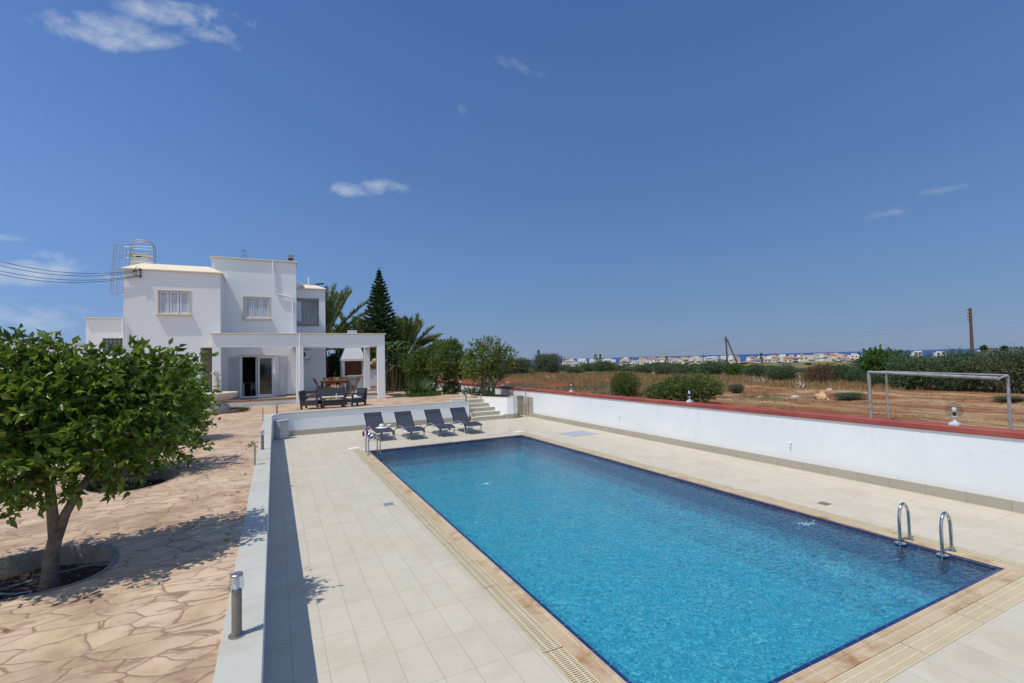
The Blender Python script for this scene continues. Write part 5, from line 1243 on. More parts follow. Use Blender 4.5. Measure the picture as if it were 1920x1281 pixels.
for x, y, lab in ((2.95, 31.4, 'white plate on the left half of the dining table'), (3.75, 31.4, 'white plate on the right half of the dining table')):
    t = thing('plate', lab, 'plate', (x, y, tz), 0, 'plates on the dining table'); mb = MB(); mb.lathe([(.08, 0), (.14, .02), (.13, .024), (.06, .01)], n=22); mb.build('plate', PVC, t, smooth=True)
t = thing('tea_pot', 'round white teapot on the left half of the dining table', 'teapot', (2.90, 31.25, tz)); mb = MB(); mb.lathe([(.04, 0), (.075, .05), (.07, .09), (.03, .12), (.01, .14)], n=16); mb.build('body', PVC, t, smooth=True); mb = MB(); mb.tube([(.06, 0, .06), (.11, 0, .1)], .012, 6); mb.build('spout', PVC, t)
# room furniture glimpsed through the sliding door
t = thing('indoor_table', 'dark table just inside the sliding door', 'table', (-1.25, 33.6, 1.38)); mb = MB(); mb.cbox(-.45, .5, -.4, .4, .82, .86, .01); mb.build('tabletop', M('dark_interior_wood', (.12, .08, .06), None), t)
for sx in (-1, 1):
    for sy in (-1, 1): mb = MB(); mb.cbox(sx*.4-.025, sx*.4+.025, sy*.35-.025, sy*.35+.025, 0, .819, .004); mb.build('leg', SHUT, t)
t = thing('indoor_chair', 'blue seated chair glimpsed inside the sliding door', 'chair', (-1.05, 33.15, 1.38)); mb = MB(); mb.cbox(-.22, .22, -.22, .22, .42, .5, .02); mb.build('seat', M('blue_upholstery', (.03, .09, .35), None), t)
mb = MB(); mb.cbox(-.22, .22, -.22, -.18, .5, .8, .01); mb.build('backrest', MATS['dark_interior_wood'], t)
for sx in (-1, 1): mb = MB(); mb.cbox(sx*.19-.02, sx*.19+.02, -.2, .2, 0, .42, .004); mb.build('leg', MATS['dark_interior_wood'], t)
# ------------------------------------------------------------------ garden trees
def pxlobes(ls, base):
    """(u,v,y,half width px,half height px,depth radius m) -> lobes local to base"""
    r = []
    for u, v, y, a, b, dr in ls:
        c = ony(u, v, y)-Vector(base); s_ = y/F_PX*1.06
        r.append((c.x, c.y, c.z, a*s_, dr, b*s_))
    return r
def tree(name, label, base, lobes, trunk, ntwig, per, L, W, mat, seed, twig=.3, bark=BARK, r0=.1, group=None, cat='tree', droop=.25, shell=.75, nbr=26, minz=None):
    t = thing(name, label, cat, base, 0, group)
    me, P = crown('crown', lobes, ntwig, per, L, W, mat, seed, twig, droop, shell, minz)
    link('crown', me, t)
    mb = MB(); rng = np.random.default_rng(seed+50)
    ends = []
    for path, rr in trunk:
        mb.tube(path, rr, 10); ends.append((Vector(path[-1]), rr[-1])); ends.append((Vector(path[-2]), rr[-2]))
    for k in range(nbr):
        p = Vector(P[rng.integers(len(P))])*.92; e, rr = min(ends, key=lambda q_: (q_[0]-p).length)
        mb.tube(wobble(tuple(e), tuple(p), 4, .05, rng), [min(rr*.6, .05), min(rr*.5, .04), .018, .012, .006], 6)
    mb.build('trunk', bark, t, smooth=True)
    return t
# the large near orange tree
bA = Vector((-2.2, 7.02, .84))
def loc(u, v, y, b): return tuple(ony(u, v, y)-b)
lobA = pxlobes([(20, 765, 6.9, 76, 50, .65), (110, 775, 6.9, 82, 58, .7), (205, 772, 7.1, 72, 58, .65), (275, 770, 7.3, 52, 54, .55), (95, 842, 6.6, 62, 38, .5), (205, 828, 6.9, 58, 28, .5), (-70, 785, 6.9, 105, 72, .8),
                (60, 884, 6.3, 32, 20, .25), (-20, 890, 6.6, 50, 22, .4), (228, 722, 7.1, 38, 24, .35), (165, 718, 7.0, 30, 20, .3), (322, 722, 7.2, 16, 24, .22), (45, 712, 6.8, 24, 20, .25), (322, 782, 7.2, 20, 26, .28), (238, 858, 6.9, 14, 10, .2), (40, 680, 6.8, 8, 14, .12), (300, 700, 7.2, 12, 12, .15)], bA)
trA = [([(0, 0, -.1), (0.0, 0, .12), (.01, 0, .35), loc(103, 1012, 7.02, bA), loc(104, 996, 7.02, bA)], [.105, .08, .07, .064, .025]),
       ([loc(103, 1012, 7.02, bA), loc(98, 960, 7.0, bA), loc(92, 900, 6.95, bA), loc(80, 820, 6.9, bA)], [.056, .05, .044, .034]),
       ([loc(106, 1010, 7.02, bA), loc(122, 965, 7.02, bA), loc(150, 915, 7.0, bA), loc(190, 868, 7.0, bA), loc(225, 810, 7.05, bA)], [.054, .046, .04, .034, .024])]
treeA = tree('orange_tree', 'large dark green leafy tree with forked trunk in the left foreground', bA, lobA, trA, 1250, 10, .110, .052, LEAF1, 3, .38, r0=.13, nbr=110, droop=.3, shell=.64)
# sprigs standing out of the crown
C, D = [], []; rng = np.random.default_rng(77)
mbt = MB()
for (u0, v0, u1, v1, y) in ((40, 690, 62, 633, 6.8), (20, 700, 45, 655, 6.8), (180, 690, 170, 652, 7), (210, 690, 215, 655, 7), (240, 680, 262, 650, 7.1), (300, 700, 285, 655, 7.2), (335, 700, 352, 662, 7.2), (320, 700, 322, 665, 7.2), (100, 700, 112, 668, 6.9), (150, 900, 120, 935, 6.6), (60, 900, 40, 945, 6.3), (-10, 900, 12, 930, 6.4), (240, 870, 262, 888, 6.9), (350, 775, 372, 792, 7.2), (70, 690, 75, 645, 6.8), (265, 690, 250, 660, 7.1), (290, 690, 300, 658, 7.2), (345, 740, 362, 722, 7.2)):
    a, b = ony(u0, v0, y)-bA, ony(u1, v1, y)-bA; mbt.tube([tuple(a), tuple((a+b)/2+Vector((.02, 0, .01))), tuple(b)], [.008, .006, .003], 5)
    for k in range(24):
        f = rng.random(); C.append(tuple(a+(b-a)*f)); D.append(np.array(b-a)/(b-a).length*.6+rng.normal(size=3)*.6)
for k in range(70):
    lb = lobA[rng.integers(len(lobA))]; d = rng.normal(size=3); d /= np.linalg.norm(d); d[2] = abs(d[2])*.8+.1*d[2]
    if d[0] > .2 and lb[0] > .2: continue
    a = Vector((lb[0]+d[0]*lb[3]*.9, lb[1]+d[1]*lb[4]*.9, lb[2]+d[2]*lb[5]*.9)); b = a+Vector(tuple(d)).normalized()*rng.uniform(.18, .36)+Vector((0, 0, .03))
    mbt.tube([tuple(a), tuple((a+b)/2+Vector((.02, 0, .02))), tuple(b)], [.007, .005, .003], 4)
    for q_ in range(14):
        f = rng.uniform(.2, 1); C.append(tuple(a+(b-a)*f)); D.append(np.array(b-a)/(b-a).length*.6+rng.normal(size=3)*.6)
link('sprig_leaves', leaves_mesh('sprig_leaves', C, D, .11*rng.uniform(.7, 1.15, len(C)), .048, LEAF1, seed=5), treeA); st_ = mbt.build('stems', BARK, treeA)
import bmesh
tr_ = [c for c in treeA.children if c.name.startswith('trunk')][0]; bm = bmesh.new(); bm.from_mesh(tr_.data); bm.from_mesh(st_.data); bm.to_mesh(tr_.data); bm.free(); bpy.data.objects.remove(st_)
# fallen leaves on the paving
for i, (u, v) in enumerate(((440, 923), (455, 890), (418, 1015), (58, 880), (62, 950))):
    p = onz(u, v, GZ+.012); tag(link('fallen_leaf', leaves_mesh('fallen_leaf', [tuple(p)], [(1, .3*i, .1)], .09, .05, M('yellowed_leaf', (.25, .28, .05), (.2, .12, .05), 9, .6), nrm=[(0, 0, 1)], seed=i), None), ('yellow green fallen leaf on the paving right of the tree shade', 'small fallen leaf on the paving close to the low wall', 'fallen leaf lying in the shade of the near tree', 'fallen leaf on the paving behind the near tree crown', 'dry leaf on the paving behind the near tree trunk')[i], 'leaf')
rng = np.random.default_rng(19)
lf0 = None
for i in range(22):
    x, y = rng.uniform(-3.6, -.5), rng.uniform(3.8, 14)
    if inside((x, y), hA) or inside((x, y), hB): continue
    if lf0 is None: lf0 = link('fallen_leaf', leaves_mesh('fallen_leaf', [(0, 0, 0)], [(1, .2, .1)], .07, .035, M('dry_fallen_leaf', (.22, .15, .07), None), nrm=[(0, 0, 1)], seed=3)); o = lf0
    else: o = dup(lf0)
    o.location = (x, y, GZ+.012); o.rotation_euler = (0, 0, rng.uniform(0, 6)); o.scale = (rng.uniform(.5, 1),)*3
    tag(o, 'small dry brown leaf scattered on the flagstone paving round the orange trees', 'leaf', 'dry leaves on the paving')
# second tree
bB = onz(258, 903, GZ-.15); yB = bB.y
lobB = pxlobes([(255, 775, yB, 60, 52, 1.0), (200, 770, yB, 60, 50, .9), (310, 780, yB+.3, 50, 48, .9), (250, 820, yB, 62, 35, .8), (160, 790, yB, 50, 45, .8), (320, 830, yB, 38, 25, .6)], bB)
tree('orange_tree', 'second dark leafy tree mostly hidden behind the large near tree', bB, lobB, [([(0, 0, 0), (0.02, 0, .4), (.0, 0, .9)], [.12, .1, .09]), ([(0, 0, .85), (.2, 0, 1.2), (.35, .1, 1.5)], [.07, .05, .04])], 1000, 9, .10, .05, LEAF1, 13, .3)
# third: brighter lemon tree
bC = Vector((-2.9, 17.2, GZ)); 
lobC = pxlobes([(340, 738, 17.2, 34, 32, .8), (315, 755, 17.2, 36, 40, .8), (360, 762, 17.2, 18, 24, .5), (340, 795, 17.2, 30, 22, .6), (355, 712, 17.2, 14, 12, .3), (295, 740, 17.2, 36, 40, .8)], bC)
tC = tree('lemon_tree', 'bright yellow green citrus tree beside the fountain', bC, lobC, [([(0, 0, 0), (0, 0, .5), (.05, 0, .9)], [.08, .07, .06])], 1000, 9, .09, .045, LEAF2, 23, .26)
p = ony(356, 695, 17.2)-bC; C, D = [], []; 
for k in range(40): f = rng.random(); C.append((p.x+rng.normal()*.03, p.y+rng.normal()*.03, p.z-.25+.45*f)); D.append(rng.normal(size=3)*.8+np.array([0, 0, .3]))
link('sprig_leaves', leaves_mesh('sprig_leaves', C, D, .13, .03, LEAF2, seed=15), tC)
# weeds in tree beds
def tuftobj(name, label, cat, base, rx, ry, n, h, mat, seed, wid=.02, lean=.4, group=None):
    C, D, Ls, Ws = grass_tufts(0, 0, 0, rx, ry, n, h, mat, seed, wid, lean)
    t = link(name, leaves_mesh(name, C, D, Ls, Ws, mat, seed=seed)); t.location = base; return tag(t, label, cat, group)
tuftobj('grass_tuft', 'green grass tuft at the left end of the second tree bed', 'grass tuft', onz(190, 915, GZ-.18), .25, .15, 45, .15, GRASSG, 31)
tuftobj('grass_tuft', 'green grass tuft in front of the second tree trunk', 'grass tuft', onz(245, 915, GZ-.18), .35, .15, 50, .14, GRASSG, 32)
# citrus tree with several stems by the steps
bD = Vector((9.98, 25.85, GZ-.02)); yD = 26.4
bD = ony(912, 748, 26.4); bD.z = GZ-.05; bD.y = 26.4
lobD = pxlobes([(905, 678, 26.4, 32, 26, 1.0), (936, 684, 26.6, 22, 24, .9), (884, 688, 26.4, 18, 20, .8), (920, 655, 26.4, 22, 20, .7), (925, 702, 26.6, 22, 10, .6), (886, 704, 26.2, 12, 8, .5), (950, 672, 26.6, 16, 20, .6), (895, 655, 26.4, 16, 14, .5)], bD)
def rel(u, v, y, b): return tuple(ony(u, v, y)-b)
stems = [([rel(908, 756, 26.4, bD), rel(904, 735, 26.4, bD), rel(897, 715, 26.4, bD), rel(890, 695, 26.4, bD)], [.07, .06, .05, .03]),
         ([rel(914, 756, 26.2, bD), rel(911, 730, 26.2, bD), rel(908, 700, 26.3, bD), rel(910, 680, 26.3, bD)], [.07, .06, .045, .03]),
         ([rel(916, 752, 26.7, bD), rel(922, 735, 26.7, bD), rel(932, 715, 26.8, bD), rel(948, 700, 26.8, bD)], [.08, .065, .05, .03]),
         ([rel(912, 756, 26.5, bD), rel(916, 720, 26.5, bD), rel(925, 690, 26.6, bD)], [.05, .04, .025])]
tree('citrus_tree', 'multi stemmed yellow green citrus tree by the top of the garden steps', bD, lobD, stems, 1200, 8, .12, .06, LEAF4, 41, .28, bark=BARKP, nbr=40, shell=.65)
# reddish small tree in the middle and its left neighbour
def gtree(lab, base, lobs, stemtop, mat, seed, n=900, y=None, name='garden_tree', L=.13, W=.065, bark=BARK):
    lb = pxlobes(lobs, base); s_ = [([(0, 0, 0), (.02, 0, .5), tuple(Vector(stemtop)*.6), tuple(Vector(stemtop))], [.10, .085, .07, .04])]
    return tree(name, lab, base, lb, s_, n, 8, L, W, mat, seed, .3, bark=bark, nbr=36, shell=.6)
bE = ony(862, 742, 30.5); bE.z = GZ-.02
gtree('reddish green small tree with slanting trunk in the middle of the garden bed', bE, [(845, 676, 30.5, 30, 24, 1.0), (825, 688, 30.5, 22, 18, .8), (866, 684, 30.8, 20, 20, .8), (845, 655, 30.5, 20, 16, .6), (860, 700, 30.6, 18, 8, .6)], (-.3, 0, 1.5), LEAF3, 51, 1100)
bF = ony(808, 735, 33.5); bF.z = GZ-.02
gtree('green small tree with thin trunk left of the reddish one in the garden bed', bF, [(802, 682, 33.5, 30, 24, 1.0), (780, 688, 33.5, 20, 20, .8), (790, 672, 33.5, 22, 18, .7), (820, 665, 33.8, 18, 16, .6)], (-.2, 0, 1.6), LEAF3, 52, 1100)
bG = ony(780, 735, 38); bG.z = GZ-.02
gtree('bushy green shrub tree left of the small trees, before the far palm', bG, [(765, 690, 38, 20, 22, 1.1), (785, 680, 38, 18, 16, .8), (765, 715, 37.5, 20, 16, .8)], (0, 0, 1.2), MGREEN, 53, 600)
# white oleander flowers patch
def bush(name, label, cat, base, lobes, n, per, L, W, mat, seed, group=None, twig=.2, shell=.8):
    me, P = crown(name, lobes, n, per, L, W, mat, seed, twig, .1, shell, minz=-.02)
    o = link(name, me); o.location = base; return tag(o, label, cat, group)
# fan palm behind the garden trees
def frond(mbs, base, dirv, L, droop, nl, ll, lw, fan=False, rng=None, C=None, D=None, Ls=None):
    d = Vector(dirv).normalized(); pts = []; p = Vector(base); v = d.copy()
    m = 12
    for i in range(m+1):
        pts.append(p.copy()); v = (v+Vector((0, 0, -droop*(i/m)*3.6/m))).normalized(); p = p+v*L/m
    mbs.tube(pts, [.03*(1-.85*i/m) for i in range(m+1)], 5)
    side = d.cross(Vector((0, 0, 1))).normalized()
    for i in range(nl):
        f = .12+.88*i/nl; k = f*m; a = int(min(k, m-1)); q_ = pts[a].lerp(pts[a+1], k-a); tg = (pts[a+1]-pts[a]).normalized(); up = side.cross(tg).normalized()
        s_ = 1 if i % 2 else -1; l = ll*math.sin(PI*min(1, .18+.8*(1-f)+.12))*(.75+.3*rng.random())
        dd = tg*.75+side*s_*.75+up*(.35+.2*rng.normal()); C.append(tuple(q_)); D.append(tuple(dd)); Ls.append(l)
def date_palm(label, base, h, fronds, seed, L=3.0, cat='palm tree', trunk_r=.2, spread=.9, name='date_palm'):
    t = thing(name, label, cat, base); rng = np.random.default_rng(seed)
    mb = MB(); mb.tube([(0, 0, 0), (0, 0, h*.5), (0, 0, h)], [trunk_r*1.1, trunk_r, trunk_r*1.15], 12)
    k = 0; z = .2
    while z < h:
        for a in range(7):
            th = a*2*PI/7+k*.45; mb.bar((trunk_r*math.cos(th), trunk_r*math.sin(th), z), ((trunk_r+.06)*math.cos(th), (trunk_r+.06)*math.sin(th), z+.14), .1, .05)
        z += .17; k += 1
    mb.build('trunk', BARK, t)
    ms = MB(); C, D, Ls = [], [], []
    for (az, el, ln, dr) in fronds+[(a_+rng.normal()*.35, min(1.45, e_+rng.normal()*.12), l_*.92, d_) for a_, e_, l_, d_ in fronds]: frond(ms, (0, 0, h), (math.cos(az)*math.cos(el), math.sin(az)*math.cos(el), math.sin(el)), ln*1.3, dr, 210, .85, .03, rng=rng, C=C, D=D, Ls=Ls)
    ms.build('frond_stem', M('palm_stem_green', (.16, .18, .06), (.12, .14, .05), 6, .5), t)
    link('leaflets', leaves_mesh('leaflets', C, D, np.array(Ls), .055, PALM, fold=.4, seed=seed), t)
    return t
rng = np.random.default_rng(4)
# right palm: fan of steep fronds, two long ones reaching right
pR = ony(757, 680, 46); hR = pR.z-GZ
fr = [(0.0, .95, 3.4, .25), (.15, .75, 3.6, .3), (-.1, .6, 3.5, .45), (.3, 1.15, 3.3, .15), (2.9, 1.15, 3.4, .12), (3.1, .95, 3.0, .3), (2.6, 1.35, 3.6, .05), (1.5, 1.3, 3.5, .1), (-1.5, 1.2, 3.4, .15), (-1.2, 1.0, 3.2, .25), (-.5, 1.25, 3.6, .1), (.6, 1.05, 3.5, .2), (3.3, 1.3, 3.2, .1), (-2.4, 1.1, 3.2, .2), (2.0, 1.0, 3.1, .3), (1.0, .8, 3.0, .4), (-.9, .8, 3.0, .4), (-.15, .45, 3.1, .25)]
date_palm('date palm with upright feathery fronds right of the tall conifer', (pR.x, 46, GZ), hR, fr, 6)
pL = ony(613, 665, 43); hL = max(pL.z-GZ, 1)
fr = [(.0, 1.15, 4.6, .12), (.1, .95, 4.8, .3), (-.1, .8, 4.4, .5), (.2, 1.35, 4.6, .05), (3.1, 1.25, 4.2, .1), (1.4, 1.3, 4.4, .1), (-1.5, 1.25, 4.3, .1), (.6, 1.2, 4.5, .15), (-.6, 1.15, 4.6, .18), (-.3, .5, 3.6, .45), (.3, .55, 3.6, .5), (2.6, 1.0, 3.8, .3)]
date_palm('tall date palm rising just behind the right end of the villa', (pL.x-.6, 43, GZ), hL, fr, 7)
pL = ony(672, 672, 50); fr = [(3.0, 1.0, 3.4, .2), (2.7, .7, 3.2, .35), (3.3, 1.2, 3.6, .1), (3.5, .75, 3.2, .3), (1.5, 1.3, 3.3, .1), (.2, 1.2, 3.0, .15), (-1.5, 1.1, 3.2, .2), (2.3, .9, 3.2, .3), (-2.6, 1.0, 3.0, .2), (3.15, .5, 3.0, .35)]
date_palm('lower date palm between the tall palm and the dark conifer', (pL.x, 50, GZ), pL.z-GZ, fr, 8)
# Norfolk pine
bN = Vector((ony(712, 600, 42).x, 42, GZ)); topz = ony(712, 508, 42).z-GZ
t = thing('norfolk_pine', 'tall dark symmetrical tiered conifer behind the pergola', 'conifer', bN)
mb = MB(); mb.tube([(0, 0, 0), (0, 0, topz*.5), (0, 0, topz)], [.22, .13, .02], 10); mb.build('trunk', BARK, t)
rng = np.random.default_rng(21); C, D, Ls = [], [], []; mb = MB(); z = .9; k = 0
while z < topz-.15:
    f = (topz-z)/topz; R = .08+2.65*f**.95
    nb = 7 if f > .15 else 4
    if f < .12: R *= .3+f*5.8
    for b in range(nb):
        a = 2*PI*b/nb+k*.6+rng.normal()*.08; m = 9; Rr = R*rng.uniform(.88, 1.06); pts = []
        for i in range(m+1):
            q_ = i/m; pts.append(Vector((Rr*q_*math.cos(a), Rr*q_*math.sin(a), z+(-.16*math.sin(PI*q_)+.28*q_*q_)*Rr*.5+.12*q_)))
        mb.tube(pts, [.03*(1-.8*i/m)*f+.008 for i in range(m+1)], 5)
        tan = Vector((math.cos(a), math.sin(a), 0)); sd_ = Vector((-math.sin(a), math.cos(a), 0))
        ns = int(26*Rr/2)+6
        for i in range(ns):
            q_ = .12+.88*(i+.5)/ns; kk = q_*m; ia = min(int(kk), m-1); p = pts[ia].lerp(pts[ia+1], kk-ia); ll = (.55*(1-q_)*.8+.24)*min(1, Rr/1.2)+.06
            for s_ in (-1, 1):
                tip = p+sd_*s_*ll*.75+tan*ll*.55+Vector((0, 0, ll*.28))
                mm = 8
                for j in range(mm):
                    C.append(tuple(p.lerp(tip, j/mm))); D.append(tuple((tip-p).normalized()*.9+Vector(rng.normal(size=3))*.45+Vector((0, 0, .25)))); Ls.append(.13)
        for j in range(10): C.append(tuple(pts[-1])); D.append(tuple(tan*.8+Vector(rng.normal(size=3))*.4)); Ls.append(.14)
    z += .23+.22*f; k += 1
for j in range(30): C.append((0, 0, topz-.25+.5*rng.random())); D.append(tuple(Vector(rng.normal(size=3))*.35+Vector((0, 0, 1)))); Ls.append(.14)
mb.build('branches', BARK, t); link('needles', leaves_mesh('needles', C, D, np.array(Ls), .045, ARAU, seed=4, fold=.5), t)
# broad leaved strelitzia / banana stand left of palm
t = thing('banana_plant', 'stand of broad paddle leaved plants beside the right porch pillar', 'banana plant', ony(742, 730, 36.5)); t.location.z = GZ
rng = np.random.default_rng(33); V_, F_ = [], []; mb = MB(); ml = MB()
for i in range(34):
    bx, by = rng.uniform(-.8, .7), rng.uniform(-.8, .8); h = rng.uniform(1.3, 3.6); a = rng.uniform(0, 2*PI); ln = rng.uniform(.9, 1.4); w_ = rng.uniform(.16, .26)
    top = Vector((bx+rng.normal()*.15, by+rng.normal()*.15, h)); mb.tube([(bx, by, 0), tuple((Vector((bx, by, 0))+top)/2), tuple(top)], [.05, .03, .018], 6)
    d = Vector((math.cos(a), math.sin(a), rng.uniform(.6, 1.6))).normalized(); sd_ = d.cross(Vector((0, 0, 1))).normalized(); p = top; o = len(ml.v); K = 9
    for j in range(K+1):
        q_ = j/K; ww = w_*math.sin(PI*min(.98, .08+q_*.92))**.6; up = sd_.cross(d).normalized()
        j1 = 1+.15*rng.normal() if rng.random() < .4 else 1
        ml.v += [tuple(p-sd_*ww*j1+up*.05), tuple(p), tuple(p+sd_*ww+up*.05)]
        d = (d+Vector((0, 0, -.16))).normalized(); p = p+d*ln/K
    for j in range(K): b = o+j*3; ml.f += [(b, b+1, b+4, b+3), (b+1, b+2, b+5, b+4)]
mb.build('stems', M('brown_stem', (.09, .07, .035), (.05, .045, .02), 6, .8), t); ml.build('leaves', BANANA, t, smooth=True)
# big agave like strap leaved clump with grass at its foot
t = thing('strap_leaf_clump', 'large fan of long strap leaves in the paving right of the porch', 'plant', Vector((8.25, 30.3, GZ)))
rng = np.random.default_rng(35); ml = MB()
for i in range(150):
    a = rng.uniform(0, 2*PI); r = rng.uniform(0, .4); h = rng.uniform(.8, 1.45); sp_ = rng.uniform(.15, 1.0)
    p = Vector((r*math.cos(a)*1.3, r*math.sin(a)*.8, 0)); d = Vector((math.cos(a)*sp_*.7, math.sin(a)*sp_*.6, 1)).normalized(); sd_ = d.cross(Vector((math.cos(a+1), math.sin(a+1), .1))).normalized(); w_ = .035; o = len(ml.v); K = 6
    for j in range(K+1):
        ww = w_*(1-(j/K)**2)+.003; ml.v += [tuple(p-sd_*ww), tuple(p+sd_*ww)]; d = (d+Vector((math.cos(a)*.07*sp_, math.sin(a)*.07*sp_, -.05*sp_))).normalized(); p = p+d*h/K
    for j in range(K): b = o+j*2; ml.f.append((b, b+1, b+3, b+2))
ml.build('leaves', leafmat('strap_leaf', [(.05, .09, .03), (.08, .13, .045), (.12, .16, .06)], .2, .5, .4), t)
C, D, Ls, Ws = grass_tufts(.25, -.45, 0, 1.15, .5, 1600, .34, GRASSG, 36, .012, .45); link('grass', leaves_mesh('grass', C, D, Ls, Ws, GRASSG, seed=4), t)
# dark hedge mass seen under the pergola and small palms behind
bush('hedge', 'dense dark green hedge behind the pergola left of the barbecue', 'hedge', ony(625, 720, 41), [(0, 0, .6, 1.6, 1.2, 1.5), (1.0, .3, 1.2, 1.4, 1.2, 1.5), (2.2, 0, 1.8, 1.4, 1.2, 1.3), (3.3, 0, .9, 1.6, 1.2, 1.6), (2.4, .3, 2.6, .9, .9, .7)], 3600, 8, .18, .11, DGREEN, 61)
bush('hedge', 'mid green hedge behind the display ledge at the right pillar', 'hedge', Vector((8.1, 40, GZ)), [(0, 0, 1.0, 1.3, 1.0, 1.3), (.8, .3, 1.8, 1.1, 1, 1.2), (2.2, 0, 1.0, 1.3, 1, 1.3), (3.5, .5, 1.4, 1.2, 1, 1.5), (-.6, 0, 2.4, .8, .8, .9)], 1900, 8, .13, .07, MGREEN, 62)
bush('hedge', 'low dark hedge between the palms and the garden trees', 'hedge', Vector((11.2, 43, GZ)), [(-1.4, 0, .6, 1.0, .8, .9), (-.5, 0, 1.3, 1.2, .9, 1.1), (.9, 0, .9, 1.1, .9, 1.0), (1.6, 1, 1.6, 1.1, .9, 1.2)], 1500, 8, .13, .06, DGREEN, 63)
t = thing('trunk_stump', 'reddish palm trunk seen under the pergola beside the villa corner', 'palm trunk', ony(613, 735, 40)); t.location.z = GZ
mb = MB(); mb.tube([(0, 0, 0), (-.05, 0, 2), (-.2, 0, 3.6)], [.22, .2, .16], 10)
for i in range(60): a = i*2.4; z = i*.058; mb.bar((.2*math.cos(a), .2*math.sin(a), z), (.27*math.cos(a), .27*math.sin(a), z+.12), .09, .04)
mb.build('trunk', M('red_brown_bark', (.17, .06, .04), (.08, .03, .025), 9, .9), t)
pf = ony(857, 655, 52)
t = date_palm('fan palm top showing above the garden trees', (pf.x-1.3, 52, GZ), ony(800, 655, 52).z-GZ-.3, [(i*.7, .3+.5*rng.random(), 1.1, .3) for i in range(16)], 9, trunk_r=.16, name='fan_palm')
# bed plants: cacti, aloes
t = thing('column_cactus', 'two upright green column cacti behind the steps among the citrus stems', 'cactus', ony(922, 752, 25.9)); t.location.z = GZ-.03
mb = MB()
for (x, h, r) in ((-.14, 1.05, .07), (.13, 1.25, .085), (-.45, 1.1, .05)):
    pr = [(r*.9, 0), (r, .1), (r, h-.08), (r*.6, h), (r*.1, h+.02)]; o = len(mb.v); n = 20
    for (rr, z) in pr:
        for k in range(n): a = 2*PI*k/n; q_ = rr*(1+.14*(1 if k % 2 else -1)); mb.v.append((x+q_*math.cos(a), q_*math.sin(a), z))
    for i in range(len(pr)-1):
        for k in range(n): mb.f.append((o+i*n+k, o+i*n+(k+1) % n, o+(i+1)*n+(k+1) % n, o+(i+1)*n+k))
mb.build('stems', CACT, t)
def opuntia(label, base, n, s_, seed):
    t = thing('prickly_pear', label, 'cactus', base); rng = np.random.default_rng(seed); mb = MB(); tips = [(Vector((0, 0, 0)), Vector((0, 0, 1)))]
    for i in range(n):
        b, d = tips[rng.integers(max(0, len(tips)-6), len(tips))]; d2 = (d+Vector(rng.normal(size=3))*.55+Vector((0, 0, .35))).normalized(); c = b+d2*s_*.9
        sd_ = d2.cross(Vector(rng.normal(size=3))).normalized(); nn = sd_.cross(d2); o = len(mb.v); K = 12
        for s2 in (-1, 1):
            mb.v.append(tuple(c+nn*s2*s_*.16))
            for k in range(K): a = 2*PI*k/K; mb.v.append(tuple(c+d2*math.cos(a)*s_+sd_*math.sin(a)*s_*.68+nn*s2*s_*.06))
        for k in range(K):
            j = (k+1) % K; mb.f.append((o, o+1+j, o+1+k)); mb.f.append((o+K+1, o+K+2+k, o+K+2+j)); mb.f.append((o+1+k, o+1+j, o+K+2+j, o+K+2+k))
        tips.append((c+d2*s_*.9, d2))
    mb.build('pads', CACT, t); return t
opuntia('prickly pear cactus left of the citrus stems near the steps', ony(893, 745, 27.2).xy.to_3d()+Vector((0, 0, GZ)), 16, .17, 3)
opuntia('small prickly pear in the garden bed before the reddish tree', ony(834, 738, 31.5).xy.to_3d()+Vector((0, 0, GZ)), 9, .14, 4)
opuntia('tiny prickly pear at the kerb left of the round bush', ony(851, 740, 30.2).xy.to_3d()+Vector((0, 0, GZ)), 5, .14, 8)
def aloe(label, p, s_, seed, n=26):
    t = thing('aloe_plant', label, 'aloe', p); rng = np.random.default_rng(seed); C, D, Ls = [], [], []
    for i in range(n): a = rng.uniform(0, 2*PI); C.append((0, 0, .02)); D.append((math.cos(a), math.sin(a), rng.uniform(.4, 1.6))); Ls.append(s_*rng.uniform(.7, 1.1))
    link('leaves', leaves_mesh('leaves', C, D, np.array(Ls), s_*.16, leafmat('aloe_leaf', [(.10, .16, .09), (.14, .20, .12)], .1, .5, .4) if 'aloe_leaf' not in MATS else MATS['aloe_leaf'], seed=seed, fold=.5), t)
    return t
for i, (u, v, y, s_, lab) in enumerate(((882, 728, 29.0, .75, 'large grey green aloe before the white wall in the garden bed'), (873, 752, 28.2, .35, 'small aloe by the kerb left of the cacti'), (812, 733, 33.6, .45, 'aloe at the foot of the thin trunked small tree'), (858, 735, 30.8, .4, 'aloe rosette beside the slanting trunk'))):
    p = ony(u, v, y); aloe(lab, (p.x, y, GZ), s_, 70+i)
bush('round_bush', 'round bright green bush at the foot of the slanting trunk', 'bush', (ony(846, 730, 31).x, 31, GZ), [(0, 0, .35, .5, .4, .35)], 260, 8, .09, .045, MGREEN, 64)
bush('dark_shrub', 'narrow dark shrub against the white wall behind the thin trunk', 'bush', (ony(843, 715, 33.8).x, 33.8, GZ), [(0, 0, .7, .45, .35, .7)], 260, 8, .1, .05, DGREEN, 65)
bush('dark_shrub', 'small dark bush against the white wall near the thin trunked tree', 'bush', (ony(812, 718, 37).x, 37, GZ), [(0, 0, .5, .3, .3, .5)], 160, 8, .1, .05, DGREEN, 66)
mb = MB(); p = ony(805, 730, 34.6); mb.cbox(p.x-.35, p.x+.35, 34.3, 34.9, GZ, GZ+.42, .05); tag(mb.build('stone_block', STONEW), 'pale rough stone block at the left end of the garden bed', 'stone')
